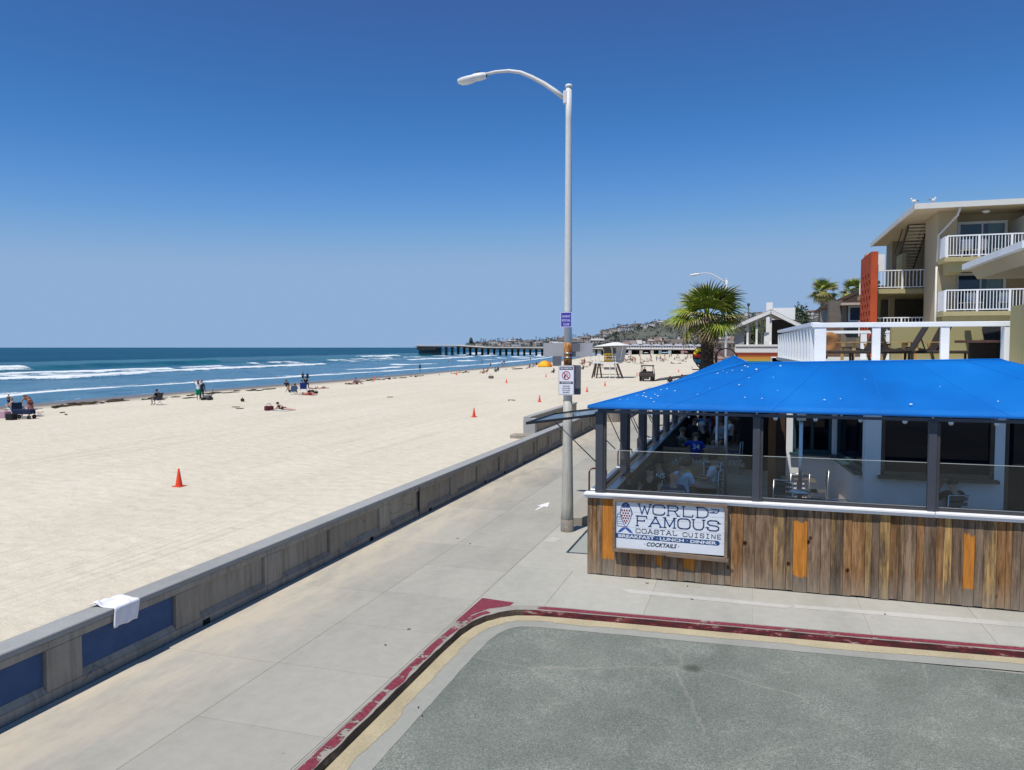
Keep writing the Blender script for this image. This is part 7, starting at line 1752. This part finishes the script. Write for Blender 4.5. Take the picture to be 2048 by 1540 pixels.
# ---- beach people
def at_(x, y): p = gz(x, y); p.z = sandz(p.x, p.y); 
def sand(x, y):
    p = gz(x, y)
    for _ in range(3): p = gz(x, y, sandz(p.x, p.y))
    return p
m_strpb = M('beach_chair_blue', (.03, .06, .22), .7)
def beach_chair(loc, rz, label, c=(.02, .03, .08), low=False, sc_=1.0):
    r = empty('beach_chair', loc, rz, label=label, cat='beach chair', group='folding chairs on the sand'); h = .28 if low else .42; mt = cloth(c)
    MB().slab([(-.27, -.2, h-.03), (.27, -.2, h-.03), (.27, .28, h+.02), (-.27, .28, h+.02)], (0, 0, 1), .02).build('seat', mt, r)
    MB().slab([(-.27, -.2, h-.02), (.27, -.2, h-.02), (.25, -.42, h+.52), (-.25, -.42, h+.52)], (0, -1, 0), .02).build('backrest', mt, r)
    for s_ in (-1, 1):
        MB().tube([(s_*.28, .3, 0), (s_*.28, -.25, h)], .013, 5).build('leg', m_silver, r); MB().tube([(s_*.28, -.32, 0), (s_*.28, .3, h)], .013, 5).build('leg', m_silver, r)
        MB().tube([(s_*.28, -.27, h+.22), (s_*.28, .22, h+.22)], .018, 5).build('armrest', m_blk, r)
    MB().tube([(-.28, .3, 0), (.28, -.32, 0)], .012, 5).tube([(.28, .3, 0), (-.28, -.32, 0)], .012, 5).build('cross_leg', m_silver, r); r.scale = (sc_,)*3; return r
def towel_(loc, rz, label, c, w=.9, l=1.8):
    b = MB(); vs = []; fs = []
    for i in range(9):
        for j_ in range(6): vs.append((-w/2+w*j_/5, -l/2+l*i/8, .02+.015*noise.noise(V((i*.7, j_*.9, l)))))
    for i in range(8):
        for j_ in range(5): fs.append((i*6+j_, i*6+j_+1, (i+1)*6+j_+1, (i+1)*6+j_))
    b.add(vs, fs, True); o = b.build('beach_towel', cloth(c), loc=(loc[0], loc[1], loc[2]+.01)); o.rotation_euler = (0, 0, rz); return tag(o, label, 'towel', 'towels on the sand')
def bag(loc, label, c=BLK, s_=.4):
    r = empty('beach_bag', loc, random.uniform(0, 6), label=label, cat='bag', group='bags on the sand')
    b = MB(); b.box(-s_*.5, s_*.5, -s_*.3, s_*.3, 0, s_*.55); b.build('body', cloth(c), r, bevel=s_*.08); MB().tube([(-s_*.3, 0, s_*.5), (-s_*.2, 0, s_*.8), (s_*.2, 0, s_*.8), (s_*.3, 0, s_*.5)], .02, 5).build('handle', m_blk, r); return r
EAST = -math.pi/2
# group at far left
p = sand(60, 833); person('bend', p, math.radians(75), 'woman in a brown swimsuit bending over the wagon at the far left', skin=1, style='long', hair='brown', top=('bikini', (.16, .05, .03)), bot=('trunks', (.16, .05, .03)), sc_=1.05, extra=None); 
p = sand(18, 815); person('stand', p, .4, 'child in a dark shirt standing behind the group at the far left', skin=1, style='short', hair='fair', top=('tee', (.10, .11, .13)), bot=('shorts', NAV), sc_=.62)
p = sand(24, 831); person('sit', p, 1.9, 'bare-backed person sitting low beside the wagon at the far left', skin=0, style='short', hair='fair', bot=('shorts', SKY), sc_=.95); person('lounge', sand(40, 834), .9, 'person in a pale checked shirt reclining at the far left', skin=1, style='cap', hair=NAV, top=('long', (.36, .44, .55)), bot=('shorts', NAV))
beach_chair(sand(34, 836), .9, 'navy folding chair at the far left', NAV, sc_=1.1); beach_chair(sand(74, 833), -1.2, 'red and white low chair behind the bending woman', (.55, .25, .25), True)
wg = empty('beach_wagon', sand(48, 838), .3, label='navy folding wagon in the middle of the far-left group', cat='wagon')
MB().box(-.6, .6, -.28, .28, .32, .62).build('basket', cloth(NAV), wg, bevel=.03)
for sx_ in (-.48, .48):
    for sy_ in (-.28, .28):
        o = MB().lathe([(.03, -.03), (.13, -.03), (.13, .03), (.03, .03)], n=12).build('wheel', m_blk, wg, loc=(sx_, sy_, .13)); o.rotation_euler = (math.pi/2, 0, 0)
MB().tube([(-.65, 0, .4), (-1.0, 0, .9)], .02, 5).build('handle', m_blk, wg)
tag(MB().box(-.35, .35, -.25, .25, 0, .45).build('pink_cooler', cloth((.42, .26, .33)), loc=sand(8, 836), bevel=.04), 'pinkish cooler box at the left edge', 'cooler'); tag(MB().box(-.3, .3, -.2, .2, 0, .4).build('black_cooler', cloth(BLK), loc=sand(23, 840), bevel=.04), 'black cooler beside the pinkish one', 'cooler')
# seated man
p = sand(314, 810); beach_chair(p, 1.45, 'folding chair of the man facing the sea', DGR, sc_=1.05); person('sit', p+V((0, 0, -.02)), 1.45, 'man in dark clothes sitting in a folding chair facing the sea', skin=2, style='cap', hair=DGR, top=('tee', (.02, .02, .03)), bot=('shorts', NAV), sc_=1.0)
# standing pair
person('shade_eyes', sand(397, 800), .5, 'woman in a white top and green skirt with raised arms', skin=1, style='long', hair='brown', top=('tank', WHT), bot=('skirt', (.0, .20, .11)), sc_=1.0)
p = sand(404, 799); person('stand', p, .4, 'figure wrapped in dark cloth behind the woman in the green skirt', skin=2, style='long', hair='dark', top=('long', (.02, .03, .05)), bot=('trousers', (.02, .03, .05)), sc_=.99)
ct = empty('beach_cart', sand(414, 800), .1, label='small beach cart with an upright handle beside the standing pair', cat='cart'); MB().box(-.3, .3, -.2, .2, .2, .42).build('basket', cloth((.12, .13, .14)), ct, bevel=.03); MB().tube([(.42, 0, .2), (.62, 0, 1.05)], .03, 6).build('handle', m_steel, ct)
for sx_ in (-.3, .3): MB().lathe([(.02, -.3), (.12, -.3), (.12, .3), (.02, .3)], n=10).build('wheel', m_blk, ct, loc=(sx_, 0, .12)).rotation_euler = (math.pi/2, 0, 0)
# prone sunbather
p = sand(568, 820); person('prone', p, math.radians(78), 'woman in a black bikini lying on her front propped on her elbows', skin=0, style='short', hair='dark', top=('bikini', BLK), bot=('trunks', BLK), sc_=1.05); towel_(sand(562, 821), math.radians(80), 'white towel under the woman in the black bikini', (.55, .55, .52), .8, 1.7); bag(sand(538, 821), 'dark red and black bag beside the prone woman', (.12, .03, .04), .6)
# group by the water
for (x_, y_, ps, rz, lb, kw) in (
 (579, 785, 'sit_sand', -1.2, 'shirtless person sitting at the left of the blue chairs', dict(skin=1, bot=('shorts', NAV))),
 (590, 787, 'lounge', .6, 'person in a striped blue shirt reclining among the group by the water', dict(skin=1, top=('tee', (.10, .22, .32)), bot=('shorts', RED))),
 (574, 777, 'lounge', .4, 'person in navy slumped at the left rear of the group by the water', dict(skin=2, top=('long', NAV), bot=('trousers', NAV))),
 (604, 776, 'sit_sand', .2, 'person sitting up behind the blue chair', dict(skin=0, top=('bikini', BLK), bot=('shorts', BLK))),
 (612, 776, 'sit', .2, 'dark-clothed person seated at the back of the group by the water', dict(skin=2, top=('tee', BLK), bot=('trousers', NAV))),
 (628, 778, 'supine', 1.4, 'person in pink lying at the right rear of the group by the water', dict(skin=1, top=('tee', (.5, .32, .36)), bot=('shorts', WHT))),
 (618, 789, 'supine', 1.5, 'sunbather in red lying right of the blue chair', dict(skin=1, bot=('shorts', RED))),
 (645, 777, 'supine', 1.3, 'sunbather in white at the right end of the group by the water', dict(skin=1, top=('tee', WHT), bot=('shorts', PNK))),
 (701, 769, 'supine', 1.5, 'sunbather in black lying alone near the kelp', dict(skin=1, top=('bikini', BLK), bot=('trunks', BLK))),
 (713, 769, 'sit_sand', -.6, 'person in purple sitting beside the lone sunbather', dict(skin=1, top=('tank', PUR), bot=('trunks', BLK))),
 (966, 747, 'sit_sand', 1.2, 'tanned person reclining on the sand left of the pale post', dict(skin=1, bot=('trunks', RED))),
 (973, 747, 'lounge', 1.2, 'red-brown sunbather leaning back in mid beach', dict(skin=1, top=('bikini', (.3, .07, .04)), bot=('trunks', (.3, .07, .04)))),
 (996, 742, 'sit_sand', .5, 'dark-haired person seated near the water in mid beach', dict(skin=2, top=('tee', DGR), bot=('shorts', BLK))),
 (991, 744, 'sit_sand', .2, 'person in teal seated beside the dark-haired one', dict(skin=1, top=('tee', TEA), bot=('shorts', BLK))),
 (1107, 746, 'sit_sand', .8, 'dark figure sitting on the sand left of the lamp pole', dict(skin=3, top=('tee', BLK), bot=('shorts', BLK))),
 (1059, 736, 'sit_sand', .8, 'person sitting far off left of the orange tent', dict(skin=2, top=('tee', NAV), bot=('shorts', PNK))),
 (1066, 736, 'lounge', .9, 'person in a low chair left of the orange tent', dict(skin=1, top=('tee', GRY), bot=('shorts', NAV))),
 (1073, 734, 'sit', .9, 'person in a blue cap seated beside the orange tent', dict(skin=1, top=('tee', NAV), bot=('shorts', ORG))),
 (1166, 739, 'sit_sand', .8, 'dark figure sitting right of the lamp pole far off', dict(skin=3, top=('tee', BLK), bot=('shorts', BLK))),
 (1185, 728, 'sit_sand', 0, 'person seated under the tower end among pink towels', dict(skin=1, top=('tee', PNK), bot=('shorts', WHT))),
 ):
    kw.setdefault('style', 'short'); person(ps, sand(x_, y_), rz, lb, group='sunbathers on the beach', **kw)
beach_chair(sand(607, 787), .5, 'royal blue beach chair in the group by the water', (.02, .06, .30), False, 1.15); beach_chair(sand(588, 789), .6, 'striped blue beach chair left of the royal blue one', (.08, .16, .28), True, 1.1)
bag(sand(622, 787), 'black looped bag right of the royal blue chair', BLK, .6); bag(sand(632, 787), 'small black bag at the right of the group by the water', BLK, .4); towel_(sand(616, 790), 1.4, 'red towel right of the royal blue chair', RED)
bag(sand(485, 803), 'dark lump of kelp or a bag alone on the sand', (.05, .04, .03), .45); bag(sand(982, 757), 'dark folded chair standing alone in mid beach', (.12, .11, .10), .7); bag(sand(779, 759), 'small dark object at the end of the kelp line', (.04, .03, .03), .4)
for i, (x_, y_) in enumerate(((780, 795), (1018, 801), (1026, 801), (472, 815), (480, 818), (125, 826), (132, 830))):
    p = sand(x_, y_); o = MB().slab([(-.3, -.04, .02), (.1, -.07, .02), (.32, .03, .02), (-.1, .08, .02)], (0, 0, 1), .05).build('driftwood', m_kelp, loc=p); o.rotation_euler = (0, 0, i*.8+.9); tag(o, ['dark stick lying alone in mid beach', 'left one of two dark scraps left of the lamp pole', 'right one of two dark scraps left of the lamp pole', 'dark scrap left of the prone woman', 'smaller scrap left of the prone woman', 'reddish scrap right of the far-left group', 'small scrap right of the far-left group'][i], 'driftwood', 'scraps on the sand')
# waders and walkers
for (x_, y_, ps, rz, lb, s_, kw) in (
 (606, 763, 'stand', .1, 'left of two dark-clad children standing in the shallows', .8, dict(skin=2, top=('long', BLK), bot=('shorts', BLK))),
 (615, 764, 'stand', .3, 'right of two dark-clad children standing in the shallows', .78, dict(skin=2, top=('long', BLK), bot=('shorts', BLK))),
 (840, 742, 'stand', .3, 'person in navy wading alone', .9, dict(skin=2, top=('long', NAV), bot=('shorts', NAV))),
 (981, 737, 'walk', .8, 'walker in grey at the water edge, left of a pair', 1, dict(skin=1, top=('tee', GRY), bot=('shorts', DGR))),
 (1004, 733, 'walk', -.8, 'walker in white at the water edge', 1, dict(skin=1, top=('tee', WHT), bot=('shorts', NAV))),
 (1008, 733, 'stand', .4, 'walker in a dark top beside the one in white', .95, dict(skin=2, top=('tee', DGR), bot=('shorts', WHT))),
 (1107, 731, 'stand', 0, 'person in black standing just left of the lamp pole', 1, dict(skin=2, top=('tee', BLK), bot=('shorts', TAN))),
 (900, 727, 'stand', 0, 'surfer standing waist deep left of the pier piles', .9, dict(skin=1, top=('long', GRY), bot=('shorts', BLK))),
 (897, 728, 'stand', 1, 'bather beside the waist-deep surfer', .8, dict(skin=1, bot=('shorts', NAV))),
 (964, 728, 'stand', 0, 'bather alone in the surf', .9, dict(skin=1, bot=('shorts', NAV))),
 (1061, 722, 'stand', 0, 'distant bather in black in the surf', .8, dict(skin=3, top=('long', BLK), bot=('shorts', BLK))),
 (1092, 716, 'stand', 0, 'farthest bather under the pier', .9, dict(skin=3, top=('long', BLK), bot=('shorts', BLK))),
 (1313, 721, 'stand', .6, 'person standing under the green beach umbrella', 1, dict(skin=2, top=('tee', WHT), bot=('shorts', DGR))),
 (1169, 731, 'stand', .6, 'person in red standing near the pink towels', 1, dict(skin=2, top=('tee', RED), bot=('shorts', NAV))),
 ):
    kw.setdefault('style', 'short'); person(ps, sand(x_, y_), rz, lb, sc_=s_, group='people standing or walking near the water', **kw)
p = sand(96, 783); tag(MB().ball((0, 0, .3), .2, 8, 6, (1, 1, 1.4)).build('white_buoy', m_white, loc=p), 'small white object floating in the surf at the left', 'buoy')
# orange tent
tp = sand(1090, 734); tn = empty('beach_tent', tp, .2, label='yellow and orange dome tent near the water', cat='tent')
def dome(a0, a1, mat, nm, R_=(1.7, 1.4, 1.5)):
    b = MB(); vs = []; fs = []; n, m_ = 10, 7
    for i in range(n+1):
        a = a0+(a1-a0)*i/n
        for k_ in range(m_+1): ph = math.pi/2*k_/m_; vs.append((R_[0]*math.cos(a)*math.cos(ph), R_[1]*math.sin(a)*math.cos(ph), R_[2]*math.sin(ph)))
    for i in range(n):
        for k_ in range(m_): q = i*(m_+1)+k_; fs.append((q, q+m_+1, q+m_+2, q+1))
    b.add(vs, fs, True); o = b.build(nm, mat, tn); so = o.modifiers.new('s', 'SOLIDIFY'); so.thickness = .01
dome(math.pi*.75, math.pi*1.7, plain('tent_yellow', (.75, .40, .01), .7), 'yellow_cloth'); dome(math.pi*1.7, math.pi*2.75, plain('tent_orange', (.70, .16, .01), .7), 'orange_cloth')
# umbrellas and canopies of the far beach
def umbrella(px_, py_, c, label, r_=1.1, h=2.0):
    r = empty('beach_umbrella', sand(px_, py_), label=label, cat='umbrella', group='umbrellas on the far beach')
    MB().lathe([(.001, h+.35), (r_*.5, h+.22), (r_, h)], n=10).build('canopy', cloth(c), r); MB().tube([(0, 0, 0), (0, 0, h+.3)], .03, 5).build('pole', m_white, r)
for a in ((1319, 724, (.35, .42, .05), 'lime green umbrella on the far beach'), (1292, 716, (.40, .42, .46), 'grey-white umbrella left of centre on the far beach'), (1328, 716, (.42, .44, .46), 'pale umbrella right of centre on the far beach'), (1334, 715, (.15, .40, .60), 'sky blue umbrella beside the pale one'), (1366, 713, (.45, .10, .12), 'dark red umbrella under the pier'), (1372, 714, (.55, .25, .28), 'pink umbrella under the pier'), (1182, 722, (.55, .38, .42), 'pink umbrella just left of the tower'), (1151, 721, (.45, .47, .50), 'pale umbrella right of the lamp pole'), (1160, 720, (.16, .30, .34), 'teal umbrella right of the lamp pole'), (1198, 722, (.5, .5, .48), 'white umbrella behind the tower rail'), (1256, 718, (.45, .40, .34), 'beige umbrella right of the tower')): umbrella(*a)
# crowd of the far beach
r8 = random.Random(17); cols_ = [BLK, NAV, RED, WHT, PNK, TEA, GRY, YEL, BLU, DGR, ORG, TAN]
spots = [(r8.uniform(1240, 1395), r8.uniform(713.5, 724)) for _ in range(46)]+[(r8.uniform(1246, 1270), r8.uniform(716, 726)) for _ in range(14)]+[(r8.uniform(1145, 1205), r8.uniform(722, 736)) for _ in range(12)]+[(1287, 726), (1282, 728), (1270, 727), (1345, 727), (1330, 720), (1372, 719), (1358, 717), (1360, 727)]
for i, (x_, y_) in enumerate(spots):
    ps = r8.choice(['sit_sand', 'sit_sand', 'supine', 'supine', 'prone', 'lounge', 'stand']) if y_ > 716 else r8.choice(['stand', 'sit_sand', 'walk'])
    ct_ = r8.choice(cols_); verb = {'sit_sand': 'sitting on the sand', 'supine': 'lying on the sand', 'prone': 'lying face down', 'lounge': 'reclining', 'stand': 'standing', 'walk': 'walking'}[ps]
    reg = 'right of the lifeguard tower' if x_ > 1236 else 'left of the tower'
    cn_ = {BLK: 'black', NAV: 'navy', RED: 'red', WHT: 'white', PNK: 'pink', TEA: 'teal', GRY: 'grey', YEL: 'yellow', BLU: 'blue', DGR: 'dark grey', ORG: 'orange', TAN: 'tan'}[ct_]
    dp_ = 'far back' if y_ < 718.5 else 'farther forward'
    person(ps, sand(x_, y_), r8.uniform(0, 6.3), 'tiny beachgoer in %s %s %s, %s' % (cn_, verb, reg, dp_), skin=r8.choice([0, 1, 2]), style='short', hair=r8.choice(['dark', 'brown', 'fair']), top=(('tee', ct_) if r8.random() < .6 else ('bikini', ct_)), bot=('shorts', r8.choice(cols_)), group='distant beachgoers %s %s' % (verb, reg))
for i, (x_, y_, c) in enumerate(((1350, 727, DGR), (1283, 728, (.10, .10, .08)), (1306, 722, WHT), (1333, 721, TAN), (1270, 726, TAN), (1365, 719, GRY), (1300, 719, PNK), (1322, 718, BLU))):
    towel_(sand(x_, y_), 1.4, 'far %s towel spread %s' % (['dark', 'olive', 'white', 'tan', 'sandy', 'grey', 'pink', 'blue'][i], ['right of the buggy', 'left of the buggy', 'above the buggy', 'right of the green umbrella', 'near the tower', 'toward the palm', 'near the middle of the far beach', 'under the green umbrella'][i]), c, 1.6, 3.0 if i < 2 else 1.8)
# driver of the buggy
person('sit', (U.x-.35, U.y+1.3, .62), 0, 'driver in a red shirt inside the patrol buggy', skin=1, style='cap', hair=WHT, top=('tee', RED), bot=('shorts', RED), sc_=.95)
# seagulls
for o in bpy.data.objects:
    if o.type == 'MESH' and o.parent is None and not o.get('label') and o.get('kind') is None: print('UNLABELLED', o.name)
